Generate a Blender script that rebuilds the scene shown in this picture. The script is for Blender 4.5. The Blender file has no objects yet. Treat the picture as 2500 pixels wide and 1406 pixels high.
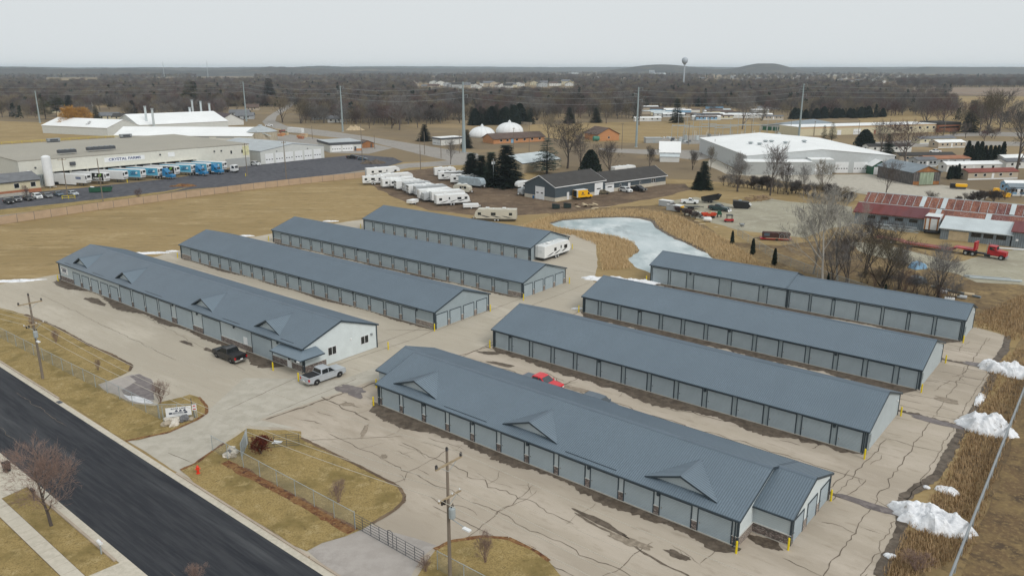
import bpy, math, random
from mathutils import Vector, Matrix, noise
random.seed(7)
S = bpy.context.scene
COL = S.collection
R = math.radians
PI = math.pi
# ------------------------------------------------------------------ camera
CAMH = 40.0
FPX, CX, CY, HOR = 1895.0, 1250.0, 703.0, 165.0
PITCH = math.atan((CY - HOR) / FPX)
cam = bpy.data.cameras.new('camera')
cam.sensor_width = 36.0
cam.lens = FPX / 2500.0 * 36.0
cam.clip_start = 1.0
cam.clip_end = 30000.0
camo = bpy.data.objects.new('camera', cam)
COL.objects.link(camo)
camo.location = (0, 0, CAMH)
camo.rotation_euler = (PI / 2 - PITCH, 0, 0)
S.camera = camo
# ------------------------------------------------------------------ sky and sun
SUN_EL, SUN_AZ = R(42), R(-52)          # overcast light, strongest from the right behind the camera
wd = bpy.data.worlds.new('World')
S.world = wd
wd.use_nodes = True
nt = wd.node_tree
nt.nodes.clear()
o_ = nt.nodes.new('ShaderNodeOutputWorld')
bg = nt.nodes.new('ShaderNodeBackground')
sk = nt.nodes.new('ShaderNodeTexSky')
sk.sky_type = 'NISHITA'
sk.sun_disc = False
sk.sun_elevation = SUN_EL
sk.sun_rotation = PI / 2 - SUN_AZ
sk.dust_density = 6.0
hs = nt.nodes.new('ShaderNodeHueSaturation')
hs.inputs['Saturation'].default_value = 0.25
mx = nt.nodes.new('ShaderNodeMix')
mx.data_type = 'RGBA'
mx.inputs[0].default_value = 0.94
nz = nt.nodes.new('ShaderNodeTexNoise')
nz.inputs['Scale'].default_value = 1.6
nz.inputs['Detail'].default_value = 3
cr = nt.nodes.new('ShaderNodeMix')
cr.data_type = 'RGBA'
cr.inputs[6].default_value = (7.15, 7.6, 7.8, 1)
cr.inputs[7].default_value = (7.65, 8.0, 8.15, 1)
nt.links.new(nz.outputs['Fac'], cr.inputs[0])
nt.links.new(sk.outputs[0], hs.inputs['Color'])
nt.links.new(hs.outputs[0], mx.inputs[6])
nt.links.new(cr.outputs[2], mx.inputs[7])
nt.links.new(mx.outputs[2], bg.inputs['Color'])
bg.inputs['Strength'].default_value = 0.1
nt.links.new(bg.outputs[0], o_.inputs['Surface'])
sl = bpy.data.lights.new('sun', 'SUN')
sl.energy = 1.5
sl.angle = R(22)
sl.color = (1.0, 0.97, 0.93)
slo = bpy.data.objects.new('sun', sl)
COL.objects.link(slo)
sd = Vector((math.cos(SUN_AZ) * math.cos(SUN_EL), math.sin(SUN_AZ) * math.cos(SUN_EL), math.sin(SUN_EL)))
slo.rotation_euler = (-sd).to_track_quat('-Z', 'Y').to_euler()
slo.location = (60, -40, 120)
S.view_settings.view_transform = 'Standard'
S.view_settings.look = 'None'
S.view_settings.exposure = 0.0
S.view_settings.gamma = 1.0
S.view_settings.use_curve_mapping = False
S.cycles.max_bounces = 6
S.cycles.diffuse_bounces = 3
S.cycles.transparent_max_bounces = 24
S.cycles.volume_bounces = 1
S.cycles.use_adaptive_sampling = True

# ------------------------------------------------------------------ helpers
def gp(px, py, z=0.0):
    """a point of the place at height z that the photograph shows at (px, py)"""
    dx, dz = (px - CX) / FPX, -(py - CY) / FPX
    c, s = math.cos(PITCH), math.sin(PITCH)
    Y, Z = c + dz * s, -s + dz * c
    t = (z - CAMH) / Z
    return Vector((dx * t, Y * t, z))

class MB:
    def __init__(s):
        s.v = []; s.f = []
    def add(s, v, f):
        b = len(s.v)
        s.v += [tuple(p) for p in v]
        s.f += [tuple(i + b for i in q) for q in f]
        return s
    def box(s, x0, x1, y0, y1, z0, z1):
        return s.add([(x0,y0,z0),(x1,y0,z0),(x1,y1,z0),(x0,y1,z0),(x0,y0,z1),(x1,y0,z1),(x1,y1,z1),(x0,y1,z1)],
                     [(0,3,2,1),(4,5,6,7),(0,1,5,4),(1,2,6,5),(2,3,7,6),(3,0,4,7)])
    def cbox(s, c, size, rz=0.0, ry=0.0):
        m = Matrix.Rotation(rz, 3, 'Z') @ Matrix.Rotation(ry, 3, 'Y')
        hx, hy, hz = size[0]/2, size[1]/2, size[2]/2
        p = [Vector(c) + m @ Vector(q) for q in [(-hx,-hy,-hz),(hx,-hy,-hz),(hx,hy,-hz),(-hx,hy,-hz),(-hx,-hy,hz),(hx,-hy,hz),(hx,hy,hz),(-hx,hy,hz)]]
        return s.add(p, [(0,3,2,1),(4,5,6,7),(0,1,5,4),(1,2,6,5),(2,3,7,6),(3,0,4,7)])
    def poly(s, pts):
        return s.add(pts, [tuple(range(len(pts)))])
    def prism(s, pts, z0, z1):
        n = len(pts)
        return s.add([(p[0],p[1],z0) for p in pts] + [(p[0],p[1],z1) for p in pts],
                     [tuple(range(n))[::-1], tuple(range(n, 2*n))] + [(i,(i+1)%n,n+(i+1)%n,n+i) for i in range(n)])
    def extx(s, prof, x0, x1):          # (y, z) outline pushed along x
        n = len(prof)
        return s.add([(x0,a,b) for a,b in prof] + [(x1,a,b) for a,b in prof],
                     [tuple(range(n)), tuple(range(n, 2*n))[::-1]] + [(i,n+i,n+(i+1)%n,(i+1)%n) for i in range(n)])
    def exty(s, prof, y0, y1, wf=None): # (x, z) outline pushed along y; wf(z) narrows it
        n = len(prof); w = wf or (lambda x, z: 1.0)
        return s.add([(a,y0*w(a,b),b) for a,b in prof] + [(a,y1*w(a,b),b) for a,b in prof],
                     [tuple(range(n)), tuple(range(n, 2*n))[::-1]] + [(i,n+i,n+(i+1)%n,(i+1)%n) for i in range(n)])
    def tube(s, p, q, r0, r1=None, n=6, cap=True):
        p, q = Vector(p), Vector(q); r1 = r0 if r1 is None else r1
        d = (q - p)
        if d.length < 1e-6: return s
        d.normalize()
        a = d.orthogonal().normalized(); b = d.cross(a)
        vs = []
        for c, r in ((p, r0), (q, r1)):
            for i in range(n):
                t = 2*PI*i/n
                vs.append(c + a*(r*math.cos(t)) + b*(r*math.sin(t)))
        fs = [(i,(i+1)%n,n+(i+1)%n,n+i) for i in range(n)]
        if cap: fs += [tuple(range(n))[::-1], tuple(range(n,2*n))]
        return s.add(vs, fs)
    def path(s, pts, r, n=5):
        for a, b in zip(pts, pts[1:]): s.tube(a, b, r, r, n)
        return s
    def lathe(s, prof, n=16, c=(0,0,0), axis='z'):
        vs = []; fs = []
        for r, h in prof:
            for i in range(n):
                t = 2*PI*i/n
                p = (r*math.cos(t), r*math.sin(t), h)
                if axis == 'x': p = (h, p[0], p[1])
                if axis == 'y': p = (p[0], h, p[1])
                vs.append((p[0]+c[0], p[1]+c[1], p[2]+c[2]))
        m = len(prof)
        for j in range(m-1):
            for i in range(n):
                fs.append((j*n+i, j*n+(i+1)%n, (j+1)*n+(i+1)%n, (j+1)*n+i))
        fs.append(tuple(range(n))[::-1]); fs.append(tuple(range((m-1)*n, m*n)))
        return s.add(vs, fs)
    def obj(s, name, mat, parent=None, loc=None, rz=0.0, smooth=False, kind=None, bevel=0):
        me = bpy.data.meshes.new(name)
        me.from_pydata(s.v, [], s.f)
        me.update()
        if smooth:
            for p in me.polygons: p.use_smooth = True
        if mat: me.materials.append(M[mat] if isinstance(mat, str) else mat)
        return mobj(name, me, parent, loc, rz, kind, bevel)

def mobj(name, me, parent=None, loc=None, rz=0.0, kind=None, bevel=0):
    o = bpy.data.objects.new(name, me)
    COL.objects.link(o)
    if parent: o.parent = parent
    if loc is not None: o.location = loc
    if rz: o.rotation_euler = (0, 0, rz)
    if kind: o['kind'] = kind
    if bevel:
        b = o.modifiers.new('bevel', 'BEVEL'); b.width = bevel; b.segments = 2; b.limit_method = 'ANGLE'; b.angle_limit = R(35)
    return o

def tag(o, label, cat, group=None):
    o['label'] = label; o['category'] = cat
    if group: o['group'] = group
    return o
def thing(name, label, cat, loc=(0,0,0), rz=0.0, group=None):
    o = bpy.data.objects.new(name, None)
    o.empty_display_size = 0.5
    COL.objects.link(o)
    o.location = loc; o.rotation_euler = (0, 0, rz)
    return tag(o, label, cat, group)
def dup(root, loc, rz, label, group=None, scale=None):
    r = root.copy(); COL.objects.link(r)
    r.location = loc; r.rotation_euler = (0, 0, rz); r['label'] = label
    if group: r['group'] = group
    if scale: r.scale = scale
    for ch in list(root.children):
        c = ch.copy(); COL.objects.link(c); c.parent = r
        for g in list(ch.children):
            d = g.copy(); COL.objects.link(d); d.parent = c
    return r

# ------------------------------------------------------------------ materials
M = {}
def _mat(name):
    m = bpy.data.materials.new(name); m.use_nodes = True
    n = m.node_tree
    b = n.nodes['Principled BSDF']
    M[name] = m
    return m, n, b
def _noise(n, scale, detail=4, coord='Object', vec=(1,1,1), rough=0.55, rot=0.0):
    tc = n.nodes.new('ShaderNodeTexCoord'); mp = n.nodes.new('ShaderNodeMapping'); t = n.nodes.new('ShaderNodeTexNoise')
    if coord == 'World':
        g = n.nodes.new('ShaderNodeNewGeometry'); n.links.new(g.outputs['Position'], mp.inputs['Vector'])
    else:
        n.links.new(tc.outputs[coord], mp.inputs['Vector'])
    if rot:
        m2 = n.nodes.new('ShaderNodeMapping'); m2.inputs['Rotation'].default_value = (0, 0, rot); l = mp.inputs['Vector'].links[0]
        n.links.new(l.from_socket, m2.inputs['Vector']); n.links.new(m2.outputs[0], mp.inputs['Vector'])
    mp.inputs['Scale'].default_value = vec
    t.inputs['Scale'].default_value = scale; t.inputs['Detail'].default_value = detail; t.inputs['Roughness'].default_value = rough
    n.links.new(mp.outputs[0], t.inputs['Vector'])
    return t
def _ramp(n, src, a, b):
    r = n.nodes.new('ShaderNodeMapRange')
    r.inputs[1].default_value = a; r.inputs[2].default_value = b
    n.links.new(src, r.inputs[0])
    return r.outputs[0]
def _mix(n, fac, a, b):
    m = n.nodes.new('ShaderNodeMix'); m.data_type = 'RGBA'
    for k, v in ((6, a), (7, b)):
        if isinstance(v, tuple): m.inputs[k].default_value = v if len(v) == 4 else (*v, 1)
        else: n.links.new(v, m.inputs[k])
    if isinstance(fac, float): m.inputs[0].default_value = fac
    else: n.links.new(fac, m.inputs[0])
    return m.outputs[2]
def _bump(n, b, src, st, dist=0.05):
    u = n.nodes.new('ShaderNodeBump'); u.inputs['Strength'].default_value = st; u.inputs['Distance'].default_value = dist
    n.links.new(src, u.inputs['Height']); n.links.new(u.outputs[0], b.inputs['Normal'])
def mat(name, col, rough=0.7, var=0.15, scale=2.0, metal=0.0, coord='Object', bump=0.0, vec=(1,1,1), spec=0.4, fine=0.0):
    m, n, b = _mat(name)
    t = _noise(n, scale, 5, coord, vec)
    f = _ramp(n, t.outputs['Fac'], 0.3, 0.7)
    lo = tuple(c*(1-var) for c in col); hi = tuple(min(1, c*(1+var)) for c in col)
    c = _mix(n, f, lo, hi)
    if fine:
        t2 = _noise(n, scale*14, 3, coord, vec)
        c = _mix(n, _ramp(n, t2.outputs['Fac'], 0.35, 0.65), c, tuple(x*(1-fine) for x in col))
    n.links.new(c, b.inputs['Base Color'])
    b.inputs['Roughness'].default_value = rough; b.inputs['Metallic'].default_value = metal
    b.inputs['Specular IOR Level'].default_value = spec
    if bump: _bump(n, b, t.outputs['Fac'], bump)
    return m
def ground_mat(name, cols, scales, rough=0.95, vec=(1,1,1), bump=0.3, th=None, rot=0.0):
    """cols: base then overlays; each overlay is laid on by a noise of its own scale"""
    m, n, b = _mat(name)
    c = cols[0]
    th = th or [(0.42, 0.6)] * (len(cols)-1)
    t = None
    for k, (col, sc) in enumerate(zip(cols[1:], scales)):
        t = _noise(n, sc, 6, 'World', vec, 0.62, rot)
        c = _mix(n, _ramp(n, t.outputs['Fac'], *th[k]), c, col)
    n.links.new(c, b.inputs['Base Color'])
    b.inputs['Roughness'].default_value = rough
    b.inputs['Specular IOR Level'].default_value = 0.15
    t = _noise(n, scales[-1]*2, 4, 'World')
    if bump: _bump(n, b, t.outputs['Fac'], bump, 0.1)
    return m
ground_mat('field', [(.335,.245,.12),(.26,.19,.09),(.41,.31,.165),(.20,.15,.075),(.29,.205,.095)], [.03,.12,.35,1.3], vec=(.45,1.6,1), th=[(.45,.6),(.5,.64),(.54,.66),(.45,.6)])
ground_mat('lawn', [(.34,.25,.105),(.19,.145,.055),(.42,.325,.16),(.12,.085,.04),(.23,.165,.065)], [.25,.7,2.0,7.0], th=[(.46,.64),(.52,.68),(.58,.72),(.46,.62)])
ground_mat('rough_grass', [(.24,.17,.085),(.15,.105,.06),(.32,.23,.11),(.10,.07,.045)], [.06,.25,.9], th=[(.4,.6),(.5,.7),(.5,.68)])
ground_mat('brown_grass', [(.15,.10,.055),(.22,.155,.075),(.085,.06,.04),(.27,.19,.09)], [.2,.5,2.5], th=[(.45,.6),(.48,.65),(.5,.7)])
ground_mat('far_land', [(.25,.19,.11),(.17,.13,.085),(.30,.22,.12)], [.004,.012], th=[(.4,.6),(.5,.65)], bump=0)
ground_mat('lot', [(.455,.405,.325),(.405,.36,.29),(.50,.45,.37),(.40,.35,.28)], [.05,.2,1.4], vec=(.22,1,1), bump=.1, rot=R(39.2), th=[(.42,.6),(.48,.66),(.52,.72)])
ground_mat('lot_pink', [(.44,.38,.305),(.38,.325,.26),(.49,.425,.35),(.36,.305,.24)], [.06,.22,1.2], bump=.1, vec=(.35,1,1), rot=R(39.6), th=[(.42,.6),(.48,.66),(.54,.72)])
ground_mat('drive', [(.43,.395,.33),(.385,.355,.295),(.465,.43,.365)], [.08,.6], bump=.1)
ground_mat('drive_grey', [(.37,.335,.305),(.32,.29,.265),(.40,.365,.335)], [.12,.8], bump=.1)
ground_mat('asphalt', [(.033,.035,.041),(.075,.078,.083),(.022,.024,.030),(.048,.050,.055)], [.5,1.1,3.0], rough=.8, vec=(.07,1,1), bump=.15, rot=R(39.6), th=[(.48,.66),(.5,.68),(.45,.65)])
ground_mat('old_asphalt', [(.17,.15,.15),(.13,.115,.115),(.22,.2,.195)], [.1,.7], bump=.1)
ground_mat('yard_asphalt', [(.085,.085,.095),(.065,.065,.075),(.11,.11,.12)], [.05,.5], bump=.1)
ground_mat('road_grey', [(.30,.275,.245),(.26,.24,.215),(.33,.305,.275)], [.08,.6], bump=.1)
ground_mat('gravel', [(.36,.335,.255),(.30,.275,.21),(.40,.375,.295),(.25,.22,.165)], [.07,.25,1.1], th=[(.42,.62),(.5,.66),(.55,.72)])
ground_mat('dirt', [(.165,.115,.075),(.115,.08,.055),(.22,.16,.105),(.09,.065,.045)], [.08,.3,1.0], th=[(.42,.6),(.5,.68),(.52,.7)])
ground_mat('concrete', [(.52,.475,.39),(.47,.43,.35),(.56,.51,.425)], [.2,2.0], bump=.08)
ground_mat('leaves', [(.17,.075,.035),(.25,.14,.06),(.09,.04,.025),(.30,.19,.09)], [.5,1.5,4.0], th=[(.42,.6),(.48,.64),(.52,.7)])
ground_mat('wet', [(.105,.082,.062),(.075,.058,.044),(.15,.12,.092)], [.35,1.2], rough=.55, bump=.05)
ground_mat('wet_grey', [(.15,.125,.12),(.11,.092,.09),(.20,.17,.16)], [.3,1.2], rough=.3, bump=.0)
ground_mat('stain', [(.26,.215,.165),(.20,.165,.125),(.33,.275,.215)], [.5,2.0], rough=.8, bump=.05)
ground_mat('crack', [(.13,.105,.08),(.19,.155,.12)], [2.0], bump=0)
ground_mat('seam', [(.17,.145,.115),(.24,.205,.165)], [2.0], bump=0)
ground_mat('ice', [(.50,.56,.57),(.30,.37,.38),(.66,.70,.70),(.17,.215,.225)], [.05,.08,.12], rough=.35, vec=(1,.55,1), bump=0, th=[(.42,.6),(.5,.66),(.56,.72)])
ground_mat('snow', [(.80,.81,.83),(.62,.63,.65),(.86,.86,.87),(.33,.30,.27)], [.6,1.6,1.3], rough=.8, bump=.8, th=[(.45,.6),(.5,.7),(.60,.70)])
ground_mat('hill', [(.095,.09,.085),(.065,.065,.065),(.13,.115,.095),(.2,.165,.115)], [.002,.008,.0015], bump=0, th=[(.42,.6),(.5,.65),(.6,.66)])
def stripes(name, col, expr, pitch, dark=0.75, rough=0.55, width=0.18, bump=0.4, var=0.06, spec=0.35, metal=0.0):
    """sheet metal or lap boards: expr 'z', 'xy' (ribs up a wall), 'x', 'y'"""
    m, n, b = _mat(name)
    tc = n.nodes.new('ShaderNodeTexCoord'); sx = n.nodes.new('ShaderNodeSeparateXYZ')
    n.links.new(tc.outputs['Object'], sx.inputs[0])
    if expr == 'xy':
        a = n.nodes.new('ShaderNodeMath'); a.operation = 'ADD'
        n.links.new(sx.outputs[0], a.inputs[0]); n.links.new(sx.outputs[1], a.inputs[1]); v = a.outputs[0]
    else:
        v = sx.outputs['xyz'.index(expr)]
    d = n.nodes.new('ShaderNodeMath'); d.operation = 'DIVIDE'; n.links.new(v, d.inputs[0]); d.inputs[1].default_value = pitch
    f = n.nodes.new('ShaderNodeMath'); f.operation = 'FRACT'; n.links.new(d.outputs[0], f.inputs[0])
    g = n.nodes.new('ShaderNodeMath'); g.operation = 'LESS_THAN'; n.links.new(f.outputs[0], g.inputs[0]); g.inputs[1].default_value = width
    t = _noise(n, .8, 5)
    c = _mix(n, _ramp(n, t.outputs['Fac'], .3, .7), tuple(x*(1-var) for x in col), tuple(min(1, x*(1+var)) for x in col))
    c = _mix(n, g.outputs[0], c, tuple(x*dark for x in col))
    n.links.new(c, b.inputs['Base Color'])
    b.inputs['Roughness'].default_value = rough; b.inputs['Specular IOR Level'].default_value = spec; b.inputs['Metallic'].default_value = metal
    if bump: _bump(n, b, f.outputs[0], bump, .02)
    return m
def stone_mat(name, cols, sc):
    m, n, b = _mat(name)
    tc = n.nodes.new('ShaderNodeTexCoord'); mp = n.nodes.new('ShaderNodeMapping'); mp.inputs['Scale'].default_value = (1, 1, 1.9)
    n.links.new(tc.outputs['Object'], mp.inputs[0])
    v = n.nodes.new('ShaderNodeTexVoronoi'); v.inputs['Scale'].default_value = sc
    e = n.nodes.new('ShaderNodeTexVoronoi'); e.feature = 'DISTANCE_TO_EDGE'; e.inputs['Scale'].default_value = sc
    n.links.new(mp.outputs[0], v.inputs['Vector']); n.links.new(mp.outputs[0], e.inputs['Vector'])
    s = n.nodes.new('ShaderNodeSeparateColor'); n.links.new(v.outputs['Color'], s.inputs[0])
    r = n.nodes.new('ShaderNodeValToRGB'); r.color_ramp.interpolation = 'CONSTANT'
    k = len(cols)
    r.color_ramp.elements[0].color = (*cols[0], 1)
    r.color_ramp.elements[1].position = 1/k; r.color_ramp.elements[1].color = (*cols[1], 1)
    for i in range(2, k):
        el = r.color_ramp.elements.new(i/k); el.color = (*cols[i], 1)
    n.links.new(s.outputs[0], r.inputs[0])
    c = _mix(n, _ramp(n, e.outputs['Distance'], 0.0, 0.08), (.05,.045,.04), r.outputs[0])
    n.links.new(c, b.inputs['Base Color']); b.inputs['Roughness'].default_value = .85
    _bump(n, b, e.outputs['Distance'], .8, .06)
    return m
def glass(name, col=(.015,.018,.02), rough=.08):
    m = mat(name, col, rough, .2, 1.0, spec=.6); return m
def rust_mat(name, pale, red, orange, th):
    m, n, b = _mat(name)
    t = _noise(n, .35, 5, 'Object', (2.5, .5, 1)); u = _noise(n, .12, 3, 'Object', (1, .4, 1)); w = _noise(n, 3.0, 4, 'Object', (3, .25, 1))
    c = _mix(n, _ramp(n, u.outputs['Fac'], .42, .58), red, orange)
    c = _mix(n, _ramp(n, w.outputs['Fac'], *th), c, pale)
    c = _mix(n, _ramp(n, t.outputs['Fac'], .5, .75), c, tuple(x*.6 for x in red))
    n.links.new(c, b.inputs['Base Color']); b.inputs['Roughness'].default_value = .8
    return m
# storage buildings
mat('roof_blue', (.16,.208,.25), .42, .10, .25, spec=.5, fine=.08)
mat('roof_blue_dark', (.115,.15,.185), .42, .08, .35, spec=.5)
mat('trim_dark', (.035,.052,.066), .5, .1)
stripes('rib_wall', (.31,.365,.39), 'xy', .3, .86, width=.2)
stripes('lap_wall', (.64,.695,.70), 'z', .2, .9, width=.14)
stripes('lap_wall_grey', (.44,.495,.515), 'z', .2, .88, width=.14)
stripes('door_grey', (.385,.45,.485), 'z', .15, .76, width=.28, var=.07)
mat('foundation', (.42,.40,.35), .9, .12, 1.5)
stone_mat('stone_brown', [(.20,.155,.135),(.12,.10,.09),(.27,.22,.195),(.16,.125,.11),(.33,.28,.25)], 5.0)
stone_mat('stone_tan', [(.36,.30,.26),(.27,.225,.195),(.42,.36,.315),(.31,.26,.22)], 5.0)
mat('cap_stone', (.55,.55,.52), .8, .1)
mat('white_paint', (.76,.77,.77), .45, .05, 1.0)
mat('white_soft', (.66,.68,.68), .5, .06, 1.0)
mat('white_roof', (.82,.83,.82), .6, .05, .08)
mat('yellow_paint', (.72,.55,.012), .5, .08, 3.0)
glass('glass')
glass('glass_blue', (.06,.075,.085), .1)
mat('black', (.012,.012,.013), .45, .2, 2.0)
mat('rubber', (.018,.018,.019), .85, .2, 4.0)
mat('chrome', (.62,.63,.64), .2, .05, 2.0, metal=.9)
mat('steel', (.30,.32,.33), .5, .12, 1.0, metal=.3)
mat('galv', (.36,.40,.41), .5, .1, .5, metal=.2)
mat('dark_steel', (.07,.075,.085), .6, .2, 2.0)
mat('ink', (.02,.03,.06), .6, .05)
mat('red_light', (.45,.012,.015), .25, .05)
mat('light_lens', (.75,.76,.74), .15, .05)
mat('wood_pole', (.20,.165,.13), .9, .25, 1.5, vec=(1,1,.15))
mat('wood_arm', (.33,.26,.17), .9, .2, 2.0)
mat('insulator', (.02,.016,.016), .3, .1)
mat('wire', (.52,.48,.40), .7, .05)
mat('rock_white', (.62,.57,.49), .9, .15, 2.0, bump=.6)
mat('rock_grey', (.16,.16,.165), .9, .25, 2.0, bump=.6)
mat('rock_tan', (.36,.31,.24), .9, .2, 2.0, bump=.6)
mat('hydrant_red', (.70,.045,.015), .45, .08)

# ------------------------------------------------------------------ ground
U0, A0 = Vector((-16.68, 88.59, 0)), R(-39.6)        # the frame of the yard: u along the sheds, v away from the street
UU, VV = Vector((math.cos(A0), math.sin(A0), 0)), Vector((-math.sin(A0), math.cos(A0), 0))
def uv(u, v, z=0.0):
    p = U0 + UU*u + VV*v
    return Vector((p.x, p.y, z))
def sheet(name, pts, z, m, parent=None, kind='structure'):
    b = MB(); b.poly([(p[0], p[1], z) for p in pts])
    o = b.obj(name, m, parent)
    if not parent: o['kind'] = kind
    elif kind == 'stuff': o['kind'] = kind
    return o
def px(*pts): return [gp(a, b) for a, b in pts]
def jag(pts, amp, step):
    """the same outline with a ragged edge"""
    out = []
    n = len(pts)
    for i in range(n):
        a, b = Vector(pts[i][:2]), Vector(pts[(i+1) % n][:2])
        k = max(1, int((b-a).length / step))
        for j in range(k):
            p = a.lerp(b, j/k)
            q = p + Vector((noise.noise((p.x*.7, p.y*.7, 3.1)), noise.noise((p.x*.7, p.y*.7, 9.7)))) * amp
            out.append((q.x, q.y))
    return out

gb = MB()
gb.poly([(-9000,-200,0),(9000,-200,0),(9000,9600,0),(-9000,9600,0)])
gb.obj('ground', 'far_land', kind='structure')
# the field round the yard
sheet('field_grass', px((-500,700),(-300,560),(0,470),(400,440),(890,400),(1100,392),(1250,420),(1700,440),(2050,470),(2800,560))+[Vector((110,40,0)),Vector((60,-40,0)),Vector((-60,-40,0)),Vector((-140,60,0))], .006, 'field')
sheet('brown_grass', jag(px((1330,520),(1500,505),(1640,500),(1700,540),(1780,590),(1900,600),(2120,570),(2330,640),(2700,760))+[Vector((95,60,0)),Vector((70,20,0)),Vector((56,20,0)),uv(64,-20),uv(58.3,-10),uv(58,24),uv(58.5,58),uv(57.5,82),uv(52,84),uv(0,84),uv(-4,82)], 1.2, 6), .010, 'rough_grass')
RB = px((2456,820),(2449,852),(2412,900),(2420,918),(2383,985),(2341,1054),(2282,1160),(2199,1215),(2194,1302),(2162,1357),(2139,1406),(2110,1470))+[uv(56,-20)]
lot_pts = px((-400,800),(-300,745),(0,694),(141,670),(384,626),(430,613),(640,575),(850,541),(930,530),(1100,548),(1250,560),(1395,572),(1455,588),(1459,650),(1448,688),(1470,694),(1578,690))+[uv(.2,80.6),uv(52,80.2)]+RB+[uv(43,-24.3),uv(20,-24.4),uv(-64,-24.4)]
lot = sheet('storage_yard', jag(lot_pts, .35, 3), .014, 'lot')
pink = sheet('concrete_yard', jag([uv(-7,-12),uv(-5.4,12),uv(-2.6,26),uv(-2,50),uv(-1.4,70),uv(.6,80.2),uv(51.8,79.8)]+[q+Vector((-.25,0,0)) for q in RB]+[uv(42.8,-24.2),uv(20.2,-18),uv(12,-14.5),uv(4,-14),uv(-2,-13)], .3, 3), .018, 'lot_pink')
sheet('driveway', jag(px((310,1077),(337,1075),(411,1056),(479,1026),(508,1003))+[uv(-20,-6),uv(-9.5,2),uv(-9,14),uv(-5.6,14),uv(-6.4,0),uv(-7.2,-12)]+px((734,1046),(600,1040),(545,1080),(520,1101),(479,1131),(437,1154)), .2, 3), .022, 'drive')
sheet('gate_apron', jag(px((749,1345),(790,1327),(840,1311),(885,1293),(905,1282),(1065,1330),(1030,1360),(985,1440),(900,1470)), .15, 2), .026, 'drive_grey')
sheet('old_drive', jag(px((239,940),(318,915),(337,913),(372,927),(379,945),(374,985),(330,985),(262,957)), .15, 2), .026, 'drive_grey')
sheet('wet_drive', jag(px((296,953),(330,932),(318,918),(340,914),(370,926),(378,945),(376,975),(360,975),(300,963)), .5, 1.2), .030, 'wet_grey')
# lawns that stand in the paving
def lawn(name, pts, m='lawn', z=.05):
    return sheet(name, jag(pts, .3, 1.5), z, m)
lawn('lawn_by_street', [uv(-95,-24.5)]+[uv(-70,-24.5),uv(-33,-24.5)]+px((307,1077),(337,1075),(411,1056),(479,1026),(505,1009),(505,992),(486,970),(464,963),(441,970),(392,982),(376,990),(330,985),(262,957),(239,940),(300,917),(320,905),(322,893),(270,865),(215,842),(150,805),(105,785),(60,768),(0,753),(-300,715)))
lawn('lawn_by_gate', px((441,1148),(479,1131),(520,1101),(548,1082),(602,1048),(734,1052),(734,1069),(876,1138),(974,1189),(988,1207),(987,1222),(962,1246),(908,1278),(885,1293),(840,1311),(790,1327),(745,1345),(500,1201)))
lawn('lawn_corner', px((1020,1410),(1062,1342),(1100,1322),(1180,1310),(1240,1315),(1300,1340),(1340,1370),(1372,1410),(1400,1470),(1000,1480)))
def border(name, pts, w, z=.056, m='leaves'):
    b = MB(); 
    for a, c in zip(pts, pts[1:]):
        a, c = Vector(a[:2]), Vector(c[:2]); k = max(1, int((c-a).length/.5)); d = (c-a).normalized(); n = Vector((-d.y, d.x))
        prev = None
        for j in range(k+1):
            p = a.lerp(c, j/k); ww = w*(.6+.8*abs(noise.noise((p.x*.9, p.y*.9, 0))))
            e = (p+n*ww, p-n*ww*.8)
            if prev: b.poly([(prev[0].x,prev[0].y,z),(prev[1].x,prev[1].y,z),(e[1].x,e[1].y,z),(e[0].x,e[0].y,z)])
            prev = e
    return b.obj(name, m, kind='structure')
border('leaf_litter', [uv(-1,-20.2), uv(5,-20), uv(12,-19.8), uv(19.5,-19.8)], .8)
border('soil_edge', px((734,1069),(876,1138),(974,1189),(987,1210),(985,1224),(962,1246),(908,1278)), .28, .058, 'dirt')
border('soil_edge', px((60,768),(105,785),(150,805),(215,842),(270,865),(322,893),(316,906)), .3, .058, 'dirt')
border('soil_edge', px((307,1077),(411,1056),(479,1026),(505,1009),(505,992),(486,970)), .25, .058, 'leaves')
border('soil_edge', px((441,1148),(479,1131),(520,1101),(548,1082)), .25, .058, 'leaves')
border('soil_edge', px((1062,1342),(1100,1322),(1180,1310),(1240,1315),(1300,1340),(1340,1370)), .3, .058, 'leaves')
border('bank_soil', px((2460,820),(2453,852),(2416,900),(2424,918),(2387,985),(2345,1054),(2286,1160),(2203,1215),(2198,1302),(2166,1357),(2143,1406)), .7, .040, 'wet')
# street
def band(name, v0, v1, z, m, u0=-260, u1=75, kind='structure', parent=None):
    return sheet(name, [uv(u0,v0),uv(u1,v0),uv(u1,v1),uv(u0,v1)], z, m, parent, kind)
lawn('lawn_across_street', [uv(-260,-70),uv(75,-70),uv(75,-35.2),uv(-260,-35.2)], z=.03)
street = band('street', -34.5, -25.35, .045, 'asphalt')
gut = [band('gutter', -25.35, -24.7, .050, 'concrete'), band('gutter', -35.2, -34.5, .050, 'concrete')]
mat('kerb', (.40,.33,.26), .9, .15, .6, coord='World')
def kerb(segs, v0, v1, par):
    for u0, u1 in segs:
        L = u1-u0; k = max(1, round(L/3.0)); me = None
        for i in range(k):
            if me is None:
                c = MB(); c.box(.015, L/k-.015, 0, v1-v0, 0, .16); o = c.obj('kerb_stone', 'kerb', par); me = o.data
            else: o = mobj('kerb_stone', me, par)
            o.location = uv(u0+L*i/k, v0); o.rotation_euler = (0, 0, A0)
kerb([(-90,-31.8),(-2.6,19.6),(19.8,40)], -24.7, -24.5, gut[0])
kerb([(-50,-19),(-11.5,7.5),(13,22)], -35.42, -35.2, gut[1])
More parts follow.
